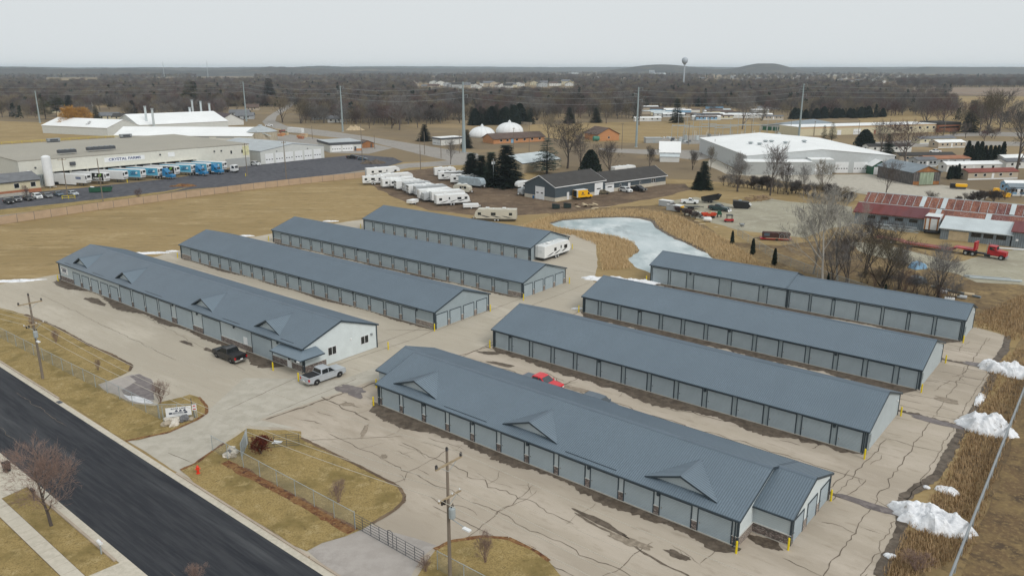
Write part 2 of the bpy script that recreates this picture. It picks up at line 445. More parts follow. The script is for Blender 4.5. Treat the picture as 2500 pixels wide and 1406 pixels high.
sw = sheet('sidewalk', [uv(-150,-39.1),uv(40,-39.1),uv(40,-37.75),uv(-150,-37.75)], .036, 'dirt')
c = MB(); c.box(.02, 1.5, 0, 1.25, 0, .035); sl_ = None
for i in range(38):
    if sl_ is None: sl_ = c.obj('paving_slab', 'concrete', sw); o = sl_
    else: o = mobj('paving_slab', sl_.data, sw)
    o.location = uv(-38+1.52*i, -39.05, .037); o.rotation_euler = (0, 0, A0)
sheet('house_driveway', [uv(-19,-35.2),uv(-11.5,-35.2),uv(-11,-37.8),uv(-19.5,-37.8)], .052, 'concrete')
sheet('house_driveway', [uv(8,-35.2),uv(13,-35.2),uv(13.5,-37.8),uv(7.8,-37.8)], .052, 'concrete')
sheet('house_driveway', [uv(-19.5,-39.06),uv(-11.5,-39.06),uv(-11.5,-60),uv(-19.5,-60)], .052, 'concrete')
# marks in the street
def strip(b, pts, w, z, jit=0.0):
    prev = None
    for i, p in enumerate(pts):
        p = Vector(p[:2])
        q = Vector(pts[min(i+1, len(pts)-1)][:2]); r = Vector(pts[max(i-1,0)][:2])
        d = (q-r)
        if d.length < 1e-6: continue
        d.normalize(); n = Vector((-d.y, d.x)); ww = w*(1+jit*random.uniform(-.6,.9))/2
        if i in (0, len(pts)-1): ww *= .3
        e = (p+n*ww, p-n*ww)
        if prev: b.poly([(prev[0].x,prev[0].y,z),(prev[1].x,prev[1].y,z),(e[1].x,e[1].y,z),(e[0].x,e[0].y,z)])
        prev = e
def wander(a, c, amp, step=.6):
    a, c = Vector(a[:2]), Vector(c[:2]); k = max(2, int((c-a).length/step)); d = (c-a).normalized(); n = Vector((-d.y, d.x))
    off = random.uniform(0, 99); out = []
    for j in range(k+1):
        e = amp*(noise.noise((j*.3, off, 0)) + .6*noise.noise((j*1.3, off, 5)) + .35*noise.noise((j*3.1, off, 9)))*min(1, 4*min(j, k-j)/k+.1)
        p = a.lerp(c, j/k) + n*e
        out.append(p)
    return out
def grow(b, p, d, L, w, z, depth=0):
    """a crack that wanders and forks"""
    pts = [Vector(p[:2])]
    n = int(L/.45); a = math.atan2(d[1], d[0])
    for j in range(n):
        a += random.gauss(0, .33)
        a += .12*math.sin(math.atan2(d[1], d[0]) - a)*3
        pts.append(pts[-1] + Vector((math.cos(a), math.sin(a)))*.45)
        if depth < 2 and random.random() < .05:
            s = random.choice((-1, 1))*random.uniform(.6, 1.4)
            grow(b, pts[-1], (math.cos(a+s), math.sin(a+s)), L*random.uniform(.2,.55), w*.7, z, depth+1)
    strip(b, pts, w, z, .8)
random.seed(21)
ck = MB()
for k in range(17):      # the worn yard in front of and between the right-hand sheds
    grow(ck, uv(random.uniform(0,46), random.uniform(-14,-2)), UU if random.random()<.6 else VV, random.uniform(2,7), random.uniform(.025,.055), .036)
for v0, v1 in ((14.0,23.5),(38,46),(61,70)):
    for k in range(16):
        grow(ck, uv(random.uniform(-2,50), random.uniform(v0,v1)), UU if random.random()<.7 else VV, random.uniform(2,6), random.uniform(.05,.11), .036)
for k in range(30):
    grow(ck, uv(random.uniform(51,57), random.uniform(-14,76)), random.choice((UU,VV,-UU)), random.uniform(2,6), random.uniform(.03,.06), .036)
for k in range(10):
    grow(ck, uv(random.uniform(-4,0), random.uniform(-10,60)), random.choice((UU,VV)), random.uniform(2,5), random.uniform(.04,.10), .036)
ck.obj('crack_lines', 'crack', pink, kind='stuff')
sm = MB()
for a, c, amp, w in [
    (uv(-6.6,-11.5),uv(-4.5,11.0),.35,.2),(uv(-4.5,11),uv(-2.6,26),.25,.12),(uv(-2.6,26),uv(-2,60),.3,.1),
    (uv(2,-9),uv(48,-9.3),.5,.06),(uv(10,-5.2),uv(34,-6.2),.8,.06),(uv(22,-12.2),uv(50,-12.4),.4,.06),(uv(33,-4.6),uv(52,-7.4),.4,.2),
    (uv(54.2,-16),uv(54.0,40),.5,.07),(uv(54.0,41),uv(53.8,76),.4,.06),(uv(50.9,13),uv(51.3,30),.4,.06),(uv(56.6,-8),uv(56.4,60),.5,.05),
    (uv(-7,-3.2),uv(3,-3.8),.5,.14),(uv(-3,23.5),uv(2,23.8),.3,.1),(uv(-1,-14.5),uv(9,-4),.6,.05),
    (uv(16,-13),uv(15,-3),.6,.05),(uv(28,-14),uv(27,-3),.6,.05),(uv(40,-14),uv(41,-4),.6,.05),(uv(50.6,-10),uv(57,-10.5),.4,.05),(uv(50.6,1),uv(57,.6),.4,.05),(uv(51,30),uv(57,30.4),.4,.05),(uv(51,53),uv(57,53.4),.4,.05),
    (uv(-2,18.6),uv(52,18.9),.6,.08),(uv(0,42.6),uv(52,42.8),.6,.08),(uv(0,66),uv(52,66.3),.6,.08)]:
    strip(sm, wander(a, c, amp), w, .040, .7)
sm.obj('seam_lines', 'crack', pink, kind='stuff')
sm = MB()
for a, c, amp, w in [(px((555,1000))[0],px((725,922))[0],.12,.09),(px((725,922))[0],px((1010,828))[0],.2,.09),(px((650,1015))[0],px((870,925))[0],.15,.08),(px((940,805))[0],px((1062,806))[0],.3,.09),
    (px((1010,828))[0],px((1060,806))[0],.1,.1),(px((905,846))[0],px((1190,742))[0],.2,.08),(px((1062,808))[0],px((1290,722))[0],.2,.08),(px((100,720))[0],px((430,880))[0],.3,.06),(px((330,760))[0],px((600,905))[0],.3,.05),
    (px((1110,880))[0],px((1240,820))[0],.3,.12),(px((1210,780))[0],px((1440,690))[0],.2,.07),(px((1395,660))[0],px((1455,668))[0],.1,.06),(px((430,640))[0],px((600,690))[0],.3,.05),(px((410,1105))[0],px((470,1130))[0],.1,.08)]:
    strip(sm, wander(a, c, amp), w, .030, .5)
sm.obj('seam_lines', 'seam', lot, kind='stuff')
st = MB()
for k in range(7):
    v = -34 + 8.2*random.random(); a = random.uniform(-60, 40)
    strip(st, wander(uv(a, v), uv(a+random.uniform(4,18), v+random.uniform(-.6,.6)), .3), random.uniform(.02,.06), .0475, .6)
st.obj('seal_lines', 'crack', street, kind='stuff')
# ------------------------------------------------------------------ the storage sheds
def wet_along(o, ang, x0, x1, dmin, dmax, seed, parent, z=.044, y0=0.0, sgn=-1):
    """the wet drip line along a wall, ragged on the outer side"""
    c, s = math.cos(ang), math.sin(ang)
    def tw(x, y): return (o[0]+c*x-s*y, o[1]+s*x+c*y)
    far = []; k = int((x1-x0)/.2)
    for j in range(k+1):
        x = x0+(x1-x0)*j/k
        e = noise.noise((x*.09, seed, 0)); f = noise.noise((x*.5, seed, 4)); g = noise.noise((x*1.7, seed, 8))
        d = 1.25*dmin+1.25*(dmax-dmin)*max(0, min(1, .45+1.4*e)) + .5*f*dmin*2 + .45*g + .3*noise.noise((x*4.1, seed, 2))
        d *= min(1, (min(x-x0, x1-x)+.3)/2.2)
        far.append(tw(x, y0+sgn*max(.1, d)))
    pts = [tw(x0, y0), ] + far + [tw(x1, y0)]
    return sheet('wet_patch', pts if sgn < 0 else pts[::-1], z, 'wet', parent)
_door = {}
def roll_door(w, h):
    k = (round(w, 2), round(h, 2))
    if k not in _door:
        b = MB(); n = max(8, int(h/.15)); 
        for i in range(n):
            z0, z1 = .03+(h-.03)*i/n, .03+(h-.03)*(i+1)/n
            zm = z0+(z1-z0)*.7
            b.poly([(0,-.02,z0),(w,-.02,z0),(w,-.035,zm),(0,-.035,zm)]); b.poly([(0,-.035,zm),(w,-.035,zm),(w,-.02,z1),(0,-.02,z1)])
        me = bpy.data.meshes.new('overhead_door'); me.from_pydata(b.v, [], b.f); me.materials.append(M['door_grey'])
        f = MB(); t = .11
        f.box(-t,0,-.06,.0,0,h+t); f.box(w,w+t,-.06,.0,0,h+t); f.box(0,w,-.06,.0,h,h+t)
        mf = bpy.data.meshes.new('door_frame'); mf.from_pydata(f.v, [], f.f); mf.materials.append(M['trim_dark'])
        hb = MB(); hb.box(.12,.2,-.07,-.036,.9,1.05)
        mh = bpy.data.meshes.new('latch'); mh.from_pydata(hb.v, [], hb.f); mh.materials.append(M['chrome'])
        _door[k] = (me, mf, mh)
    return _door[k]
def add_door(root, x, y, w, h, rz=0.0):
    a, f, l = _door.get((round(w,2), round(h,2))) or roll_door(w, h)
    d = mobj('overhead_door', a, root, (x, y, 0), rz)
    mobj('door_frame', f, d); mobj('latch', l, d)
def ribs(b, x0, x1, ya, za, yb, zb, pitch=.23, w=.025, h=.05):
    """standing ribs up a roof slope from (ya, za) to (yb, zb)"""
    x = x0 + pitch*.5
    L = math.hypot(yb-ya, zb-za); ny, nz = -(zb-za)/L*h*(1 if yb>ya else -1), abs(yb-ya)/L*h
    while x < x1:
        b.add([(x-w,ya,za),(x+w,ya,za),(x,ya+ny,za+nz),(x-w,yb,zb),(x+w,yb,zb),(x,yb+ny,zb+nz)], [(0,2,5,3),(2,1,4,5),(0,1,2),(3,5,4)])
        x += pitch
def gable_roof(root, x0, x1, y0, y1, he, hr, ov=.3, ovx=.22, th=.14, m='roof_blue', ribm='roof_blue_dark', name='roof'):
    yc = (y0+y1)/2; s = (hr-he)/(yc-(y0-ov))
    a, b_ = y0-ov, y1+ov
    prof = [(a,he),(a,he-th),(yc,hr-th*1.05),(b_,he-th),(b_,he),(yc,hr)]
    b = MB(); b.extx(prof, x0-ovx, x1+ovx)
    ro = b.obj(name, m, root)
    rb = MB(); ribs(rb, x0-ovx, x1+ovx, a, he+.004, yc, hr+.004); ribs(rb, x0-ovx, x1+ovx, b_, he+.004, yc, hr+.004)
    rb.obj('roof_ribs', ribm, ro, kind='stuff')
    t = MB(); t.add([(x0-ovx,yc-.28,hr-.28*s+.03),(x1+ovx,yc-.28,hr-.28*s+.03),(x1+ovx,yc,hr+.06),(x0-ovx,yc,hr+.06),(x1+ovx,yc+.28,hr-.28*s+.03),(x0-ovx,yc+.28,hr-.28*s+.03)], [(0,1,2,3),(3,2,4,5)])
    t.obj('ridge_cap', ribm, ro)
    for yy, d in ((a,-.11),(b_,.11)):
        g = MB(); g.box(x0-ovx,x1+ovx,min(yy,yy+d),max(yy,yy+d),he-.15,he-.012); g.obj('gutter', 'trim_dark', ro)
    for xx, d in ((x0-ovx,-.04),(x1+ovx,.04)):
        pr = [(a,he-.2),(yc,hr-.22),(b_,he-.2),(b_,he+.01),(yc,hr+.012),(a,he+.01)]
        f = MB(); f.extx(pr, min(xx,xx+d), max(xx,xx+d)); f.obj('rake_trim', 'trim_dark', ro)
    return ro
def gable_wall(root, x0, x1, y0, y1, he, hr, m, name='wall'):
    yc = (y0+y1)/2
    b = MB(); b.extx([(y0,.0),(y1,.0),(y1,he-.16),(yc,hr-.2),(y0,he-.16)][::-1], x0, x1)
    return b.obj(name, m, root)
def corner_trim(root, pts, h, m='trim_dark'):
    for x, y in pts:
        b = MB(); b.box(x-.09,x+.09,y-.09,y+.09,.02,h-.16); b.obj('corner_trim', m, root)
def wall_light(root, x, y, z, rz=0):
    b = MB(); b.cbox((x,y-.1,z), (.28,.2,.26)); b.cbox((x,y-.16,z-.16), (.2,.1,.08)); b.obj('wall_light', 'trim_dark', root)
def downspout(root, x, y, h):
    b = MB(); b.box(x-.05,x+.05,y-.12,y-.02,.1,h-.15); b.box(x-.05,x+.05,y-.3,y-.02,.06,.14); b.obj('downspout', 'trim_dark', root)
def pier(root, x0, x1, y, z1, stone, cap=True, d=.06):
    b = MB(); b.box(x0,x1,y-d,y,.0,z1); o = b.obj('stone_pier', stone, root)
    if cap:
        c = MB(); c.box(x0-.03,x1+.03,y-d-.04,y,z1,z1+.06); c.obj('pier_cap', 'cap_stone', o)
def storage(label, o, ang, x0, x1, W, he, hr, doors, dh, wallm='rib_wall', stone=None, gdoors=None, gh=2.3, lights=(), ext=None):
    root = thing('storage_shed', label, 'storage shed', (o[0], o[1], .02), R(ang), 'rows of grey storage sheds')
    gable_wall(root, x0, x1, 0, W, he, hr, wallm)
    gable_roof(root, x0, x1, 0, W, he, hr)
    for d in doors:
        a, c = d[0], d[1]; h = d[2] if len(d) > 2 else dh
        add_door(root, a, -.004, round(c-a, 2), h)
    if stone:
        ed = sorted([(x0, x0)] + [(d[0], d[1]) for d in doors] + [(x1, x1)])
        for (a0, a1), (b0, b1) in zip(ed, ed[1:]):
            if b0-a1 > .25: pier(root, a1+.115 if a1 > x0 else a1, b0-.115 if b0 < x1 else b0, -.003, .95, stone)
    f = MB(); f.box(x0-.03,x1+.03,-.13,W+.05,-.02,.09); f.obj('foundation', 'foundation', root)
    corner_trim(root, [(x0,0),(x1,0),(x1,W),(x0,W)], he)
    for x in lights: wall_light(root, x, -.0, he-.45)
    n = max(2, int((x1-x0)/15))
    for i in range(n+1):
        xx = x0+.25 if i == 0 else x1-.25 if i == n else None
        if xx: downspout(root, xx, 0, he)
    if gdoors:
        for a, c in gdoors:
            add_door(root, x1+.004, a, round(c-a, 2), gh, PI/2)
        ed = [(-.0, 0)] + list(gdoors) + [(W, W)]
        for (a0, a1), (b0, b1) in zip(ed, ed[1:]):
            if b0-a1 > .35:
                b = MB(); b.box(x1,x1+.06,a1+.115,b0-.115,0,.95); po = b.obj('stone_pier', stone or 'stone_tan', root)
                b = MB(); b.box(x1,x1+.1,a1+.10,b0-.10,.95,1.01); b.obj('pier_cap', 'cap_stone', po)
    return root
def run(a, n, pitch, w, *extra): return [(a+pitch*i, a+pitch*i+w) + extra for i in range(n)]
def dormer(root, xc, hw, yf, z0, za, slope, he, side, wallm):
    """a small gable on the front slope; roof plane z = he + slope*(y+.3)"""
    yb = (za-he)/slope-.3
    th = .12
    yv = (z0-he)/slope-.3
    b = MB()
    for s in (-1, 1):
        b.add([(xc,yf-.25,za),(xc,yb,za),(xc+s*hw,yv,z0+.02),(xc+s*hw,yf-.25,z0+.02),(xc,yf-.25,za-th),(xc+s*hw,yf-.25,z0-th+.02)],
              [(0,1,2,3) if s < 0 else (3,2,1,0), (0,3,5,4) if s < 0 else (4,5,3,0), (3,2,5)])
    d = b.obj('dormer', 'roof_blue', root)
    w = MB(); w.add([(xc-hw*.82,yf+.12,z0-.05),(xc+hw*.82,yf+.12,z0-.05),(xc,yf+.12,za-.28)], [(0,1,2)]); w.obj('dormer_gable', wallm, d)
    t = MB()
    for s in (-1, 1):
        t.add([(xc,yf-.27,za+.03),(xc,yf-.27,za-.2),(xc+s*hw,yf-.27,z0-.12),(xc+s*hw,yf-.27,z0+.05)], [(0,1,2,3)])
        t.add([(xc,yf-.26,za-.2),(xc,yf+.14,za-.2),(xc+s*hw,yf+.14,z0-.12),(xc+s*hw,yf-.26,z0-.12)], [(0,1,2,3)])
    t.obj('dormer_trim', 'trim_dark', d)
    rb = MB()
    n = int((yb-yf)/.3)
    for s in (-1, 1):
        for i in range(n):
            y = yf+.0+.3*i
            # where this rib meets the main roof
            tt = 1.0 if y <= yv else max(0, (yb-y)/(yb-yv))
            if tt < .05: continue
            p = Vector((xc,y,za+.004)); q = Vector((xc+s*hw*tt, y, za-(za-z0)*tt+.02))
            rb.add([p+Vector((0,-.03,0)),p+Vector((0,.03,0)),p+Vector((0,0,.035)),q+Vector((0,-.03,0)),q+Vector((0,.03,0)),q+Vector((0,0,.035))], [(0,2,5,3),(2,1,4,5)])
    rb.obj('dormer_ribs', 'roof_blue_dark', d, kind='stuff')
    rc = MB(); rc.add([(xc-.15,yf-.26,za-.03),(xc,yf-.26,za+.05),(xc+.15,yf-.26,za-.03),(xc-.15,yb,za-.03),(xc,yb+.1,za+.05),(xc+.15,yb,za-.03)], [(0,1,4,3),(1,2,5,4)]); rc.obj('dormer_ridge', 'roof_blue_dark', d)

def window(root, x, y, w, h, z, rz=0.0, split=2, frame='white_paint', gl='glass', name='window'):
    b = MB(); t = .07
    b.box(0,w,-.05,.0,0,t); b.box(0,w,-.05,.0,h-t,h); b.box(0,t,-.05,.0,t,h-t); b.box(w-t,w,-.05,.0,t,h-t)
    for i in range(1, split): b.box(w*i/split-t/2, w*i/split+t/2, -.05, .0, t, h-t)
    o = b.obj(name, frame, root, (x, y, z), rz)
    p = MB()
    for i in range(split): p.box(w*i/split+.02, w*(i+1)/split-.02, -.025, -.005, .03, h-.03)
    p.obj('pane', gl, o)
    return o
def flat_door(root, x, y, w, h, rz=0.0, m='white_paint', win=False, name='door'):
    b = MB(); b.box(0,w,-.05,0,.05,h); o = b.obj(name, m, root, (x, y, 0), rz)
    k = MB(); k.box(w-.15,w-.08,-.1,-.05,1.0,1.1); k.obj('handle', 'chrome', o)
    if win:
        k = MB(); k.box(.15,w-.15,-.06,-.05,1.15,h-.2); k.obj('pane', 'glass', o)
    return o

def snow_guard(root, he, sl, spans):
    for a, c in spans:
        b = MB(); y = .12; z = he+sl*(y+.3)
        b.box(a, c, y-.02, y+.02, z+.02, z+.075); b.obj('snow_guard', 'trim_dark', root)
# left group, nearest the street: office at its near end, four small gables
L1d = [(6.6,9.35,2.45),(10.4,13.1,2.45),(14.1,16.9,2.45),(17.95,20.75,2.45),(21.6,24.45,2.45),(25.45,29.3,3.05),(30.1,33.9,3.05),(34.55,38.4,3.05),(39.1,42.8,3.05),(44.5,49.3,3.05),(52.4,57.3,3.05),(65.6,70.4,3.05)]
L1 = storage('grey storage shed with office porch and four small gables by the entrance drive', (-88.74,147.15), -38.8, .4, 77.7, 12.97, 3.6, 5.9, L1d, 3.0, 'lap_wall_grey', 'stone_brown', lights=(43.6,51.0,61.2,72.0))
snow_guard(L1, 3.6, .345, [(3,6),(15,19.5),(34.5,40),(58,62.5),(72.5,75.5)])
for c in (8.65, 25.8, 51.3, 68.5): dormer(L1, c, 3.05, .85, 3.95, 5.5, .345, 3.6, 'f', 'lap_wall_grey')
b = MB(); b.extx([(0,.04),(12.97,.04),(12.97,3.42),(6.485,5.68),(0,3.42)][::-1], 77.7, 77.72); b.obj('gable_wall', 'lap_wall', L1)
for y in (4.0, 9.9): window(L1, 77.725, y, 1.5, 1.25, 1.25, PI/2)
for y in (2.4, 11.8):
    b = MB(); b.box(77.73,77.95,y,y+.26,2.2,2.5); b.obj('wall_light', 'steel', L1)
b = MB(); b.box(77.73,77.84,8.0,8.25,2.55,2.8); b.obj('vent', 'white_paint', L1)
flat_door(L1, 63.4, -.01, .95, 2.1)
flat_door(L1, 74.0, -.07, .95, 2.1, win=True)
window(L1, 75.5, -.07, 1.5, 1.0, 1.05)
b = MB(); b.box(70.9,73.9,-.09,-.004,2.05,2.4); b.obj('office_panel', 'lap_wall_grey', L1)
b = MB(); b.box(77.72,77.79,.0,3.6,.0,.95); o = b.obj('stone_base', 'stone_brown', L1)
b = MB(); b.box(77.70,77.83,-.0,3.63,.95,1.01); b.obj('pier_cap', 'cap_stone', o)
b = MB(); e = 2.62; t = 3.35      # hipped porch roof that wraps the corner
b.add([(72.6,-1.75,e),(79.3,-1.75,e),(79.3,2.3,e),(72.6,-.02,t-.2),(77.7,-.02,t),(77.74,2.0,t),(77.74,2.3,t-.2)], [(0,1,4,3),(1,2,6,5,4)])
b.add([(72.6,-1.75,e-.12),(79.3,-1.75,e-.12),(79.3,2.3,e-.12),(77.74,2.3,e-.12),(77.74,-.02,e-.12),(72.6,-.02,e-.12)], [(0,5,4,1),(1,4,3,2)])
b.add([(72.6,-1.75,e),(79.3,-1.75,e),(79.3,2.3,e),(72.6,-1.75,e-.12),(79.3,-1.75,e-.12),(79.3,2.3,e-.12),(72.6,-.02,t-.2),(72.6,-.02,e-.12)], [(3,4,1,0),(4,5,2,1),(0,6,7,3)])
po = b.obj('porch_roof', 'roof_blue', L1)
b = MB(); b.box(72.55,79.36,-1.83,-1.752,e-.14,e+.01); b.box(79.302,79.38,-1.83,2.3,e-.14,e+.01); b.obj('porch_gutter', 'trim_dark', po)
b = MB(); b.cbox((78.9,-1.9,2.5),(.25,.12,.14)); b.cbox((79.2,-1.9,2.5),(.22,.12,.14)); b.obj('flood_light', 'white_paint', po)
b = MB(); b.box(72.35,72.5,-.3,-.02,2.35,2.6); b.obj('camera_box', 'white_paint', po)
b = MB(); b.box(1.2,4.2,-.07,-.012,1.5,2.85); sg = b.obj('sign_board', 'white_paint', L1)
b = MB(); b.box(1.5,3.9,-.08,-.07,2.45,2.62); b.box(1.9,3.6,-.08,-.07,1.98,2.25); b.box(1.5,3.9,-.08,-.07,1.72,1.8)
for i in range(3): b.extx([(-.08,2.25),(-.07,2.25),(-.07,2.38),(-.08,2.38)], 2.1+.55*i, 2.45+.55*i)
b.obj('sign_print', 'ink', sg)

gd = [(.25,2.75),(3.45,5.95),(6.65,9.15),(9.95,12.45)]
storage('long grey storage shed second from the street with four white doors in its gable', (-72.56,165.34), -38.8, .5, 77.5, 13.0, 2.95, 5.2, run(4.6,18,3.85,3.05), 2.35, 'rib_wall', 'stone_tan', gd, 2.3, lights=(30.9,42.6,57.8,73.5))
storage('long grey storage shed third from the street, white camper parked behind its gable', (-57.10,181.30), -38.6, .3, 75.6, 13.2, 2.95, 5.1, run(3.6,18,3.85,3.05), 2.35, 'rib_wall', 'stone_tan', gd, 2.3, lights=(30.9,57.8))
storage('farthest and shortest grey shed of the left group, beside the frozen pond', (-37.91,195.32), -38.6, .1, 53.6, 14.2, 2.95, 5.4, run(.3,14,3.82,3.05), 2.35, 'rib_wall', 'stone_tan')
# right group
R1 = storage('front grey storage shed with three gables, short wings and stone piers', (-16.68,88.59), -39.6, .35, 46.95, 13.0, 2.75, 5.0, run(1.0,12,3.84,3.1), 2.3, 'lap_wall_grey', 'stone_brown', lights=(8.4,16.1,23.8,31.5,39.2))
snow_guard(R1, 2.75, .332, [(11.5,18),(28.5,34.5)])
for c in (6.1, 23.45, 40.95): dormer(R1, c, 3.62, .85, 3.12, 4.43, .332, 2.75, 'f', 'lap_wall_grey')
for x0, x1 in ((-3.1,.33), (46.97,50.4)):
    gable_wall(R1, x0, x1, 3.1, 12.98, 2.75, 4.5, 'lap_wall_grey', 'wing_wall')
    gable_roof(R1, x0 if x0 < 0 else x0+.24, x1 if x1 > 40 else x1-.24, 3.1, 12.98, 2.745, 4.5, name='wing_roof')
    f = MB(); f.box(x0-.03,x1+.03,2.98,13.0,-.02,.085); f.obj('foundation', 'foundation', R1)
b = MB(); b.extx([(3.1,.04),(12.98,.04),(12.98,2.57),(8.04,4.27),(3.1,2.57)][::-1], 50.4, 50.42); b.obj('gable_wall', 'lap_wall', R1)
b = MB(); b.extx([(.0,.04),(3.08,.04),(3.08,3.5),(0,2.57)][::-1], 46.95, 46.97); b.obj('gable_wall', 'lap_wall', R1)
for y in (3.6, 7.0, 10.3): add_door(R1, 50.425, y, 2.3, 2.2, PI/2)
for y0, y1 in ((6.05,6.85),(9.45,10.15),(12.75,12.98),(3.1,3.45)):
    b = MB(); b.box(50.42,50.48,y0,y1,0,.95); o = b.obj('stone_pier', 'stone_tan', R1)
b = MB(); b.box(47.0,50.46,3.03,3.09,0,.98); o = b.obj('stone_base', 'stone_brown', R1)
b = MB(); b.box(47.0,50.5,2.97,3.095,.98,1.05); b.obj('pier_cap', 'cap_stone', o)
b = MB(); b.box(46.97,47.03,-.02,3.02,0,.98); o = b.obj('stone_base', 'stone_tan', R1)
b = MB(); b.box(46.97,47.09,-.06,3.02,.98,1.05); b.obj('pier_cap', 'cap_stone', o)
corner_trim(R1, [(50.42,3.1),(50.42,12.98)], 2.75)
rd = [(.8,3.3)] + run(4.0,12,3.83,3.1) + [(50.0,52.55)]
R2 = storage('grey storage shed second in the right group, red pickup in the lane before it', (-3.02,109.07), -39.4, .4, 53.05, 12.8, 2.8, 5.2, rd, 2.4, 'rib_wall', None, lights=(3.65,19.0,34.3,49.6))
R3 = storage('grey storage shed third in the right group, between two similar sheds', (11.82,126.02), -39.3, .35, 52.5, 12.8, 2.85, 5.1, rd, 2.45, 'rib_wall', None, lights=(11.3,26.6,41.9))
r4d = [(.8,4.1),(4.7,7.9),(9.5,14.4),(16.9,21.9),(23.6,26.9),(27.5,30.7),(31.2,34.45),(35.05,38.35),(38.9,42.15),(42.7,46.0),(46.55,49.7),(50.3,53.5)]
R4 = storage('narrow grey storage shed at the back of the right group, with a stepped ridge', (26.57,145.46), -39.3, 26.9, 54.0, 8.0, 3.45, 5.0, [d for d in r4d if d[0] > 27], 2.95, 'rib_wall', None, lights=(34.8,46.3))
gable_wall(R4, .4, 26.88, .0, 9.4, 3.44, 5.3, 'rib_wall'); gable_roof(R4, .4, 26.7, 0, 9.4, 3.455, 5.3)
for d in r4d:
    if d[0] < 27: add_door(R4, d[0], -.004, round(d[1]-d[0], 2), 2.95)
for x in (8.7, 22.7): wall_light(R4, x, 0, 3.0)
f = MB(); f.box(.37,26.86,-.128,9.45,-.02,.088); f.obj('foundation', 'foundation', R4)
corner_trim(R4, [(.4,0),(.4,9.4)], 3.45)
for root, x1, W, hr, he in ((R2,53.05,12.8,5.2,2.8),(R3,52.5,12.8,5.1,2.85),(R4,54.0,8.0,5.0,3.45)):
    b = MB(); b.extx([(0,.04),(W,.04),(W,he-.18),(W/2,hr-.22),(0,he-.18)][::-1], x1, x1+.02); b.obj('gable_wall', 'lap_wall_grey', root)
    b = MB(); b.box(x1+.03,x1+.2,.5,.85,1.3,2.2); b.box(x1+.05,x1+.12,.62,.72,.2,1.3); b.obj('meter_box', 'galv', root)
    b = MB(); b.box(x1+.03,x1+.15,W-1.2,W-.95,he-.7,he-.45); b.obj('vent', 'white_paint', root)
# wet drip lines in front of the sheds
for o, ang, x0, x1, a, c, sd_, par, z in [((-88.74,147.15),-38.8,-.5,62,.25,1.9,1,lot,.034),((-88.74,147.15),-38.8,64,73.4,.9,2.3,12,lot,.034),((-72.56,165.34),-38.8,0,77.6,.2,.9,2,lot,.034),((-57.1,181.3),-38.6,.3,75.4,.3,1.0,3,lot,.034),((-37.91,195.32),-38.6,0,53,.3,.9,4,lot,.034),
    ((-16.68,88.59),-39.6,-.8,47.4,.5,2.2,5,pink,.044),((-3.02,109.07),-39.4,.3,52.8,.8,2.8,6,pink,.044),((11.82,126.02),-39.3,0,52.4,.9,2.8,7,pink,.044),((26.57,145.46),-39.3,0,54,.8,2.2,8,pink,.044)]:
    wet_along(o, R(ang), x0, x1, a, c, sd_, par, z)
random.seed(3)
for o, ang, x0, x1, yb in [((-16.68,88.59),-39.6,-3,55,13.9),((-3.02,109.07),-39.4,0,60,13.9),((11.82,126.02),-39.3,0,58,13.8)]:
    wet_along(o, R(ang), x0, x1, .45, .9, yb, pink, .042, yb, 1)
def blob(cx, cy, rx, ry, z, m, parent, rot=0.0, name='wet_patch'):
    pts = []
    s = random.uniform(0, 99)
    for k in range(30):
        t = 2*PI*k/30; r = 1+.55*noise.noise((math.cos(t)*1.3+s, math.sin(t)*1.3, s))+.25*noise.noise((math.cos(t)*4+s, math.sin(t)*4, s))
        x, y = rx*r*math.cos(t), ry*r*math.sin(t)
        pts.append((cx+x*math.cos(rot)-y*math.sin(rot), cy+x*math.sin(rot)+y*math.cos(rot)))
    return sheet(name, pts, z, m, parent)
for u_, v_, a, c, m, rot in [(-5.5,.6,2.6,1.4,'wet_grey',0),(-2.6,-2.6,1.0,.45,'stain',.6),(4.5,-5.8,1.6,.35,'stain',-.9),(11,-8.6,.5,.4,'stain',0),(39.5,-5.2,1.9,.6,'stain',.1),(43.5,-4.3,1.2,.45,'wet',.1),(36,-4.4,3.5,.35,'wet',-.1),(48.6,2.2,1.6,.7,'wet',0),(55.0,14.4,3.4,.7,'wet_grey',.05),(54.8,38.4,3.2,.8,'wet_grey',0),(55.5,62,2.6,1.0,'wet_grey',0),(-1.5,62,2.6,1.8,'wet_grey',0),(-1,22,1.6,.6,'wet',.4),(3.5,19.8,2.2,.5,'wet',.2),(17,19.5,3,.5,'stain',.1),(30,18,3,.5,'stain',0),(54,46,1.4,.9,'stain',0)]:
    p = uv(u_, v_); blob(p.x, p.y, a, c, .048, m, pink, A0+rot)
for x, y, a, c in [(455,837,2.0,.35),(512,855,1.5,.4),(232,735,3.4,.9),(720,815,.5,.2)]:
    p = gp(x, y); blob(p.x, p.y, a, c, .036, 'wet', lot, A0)
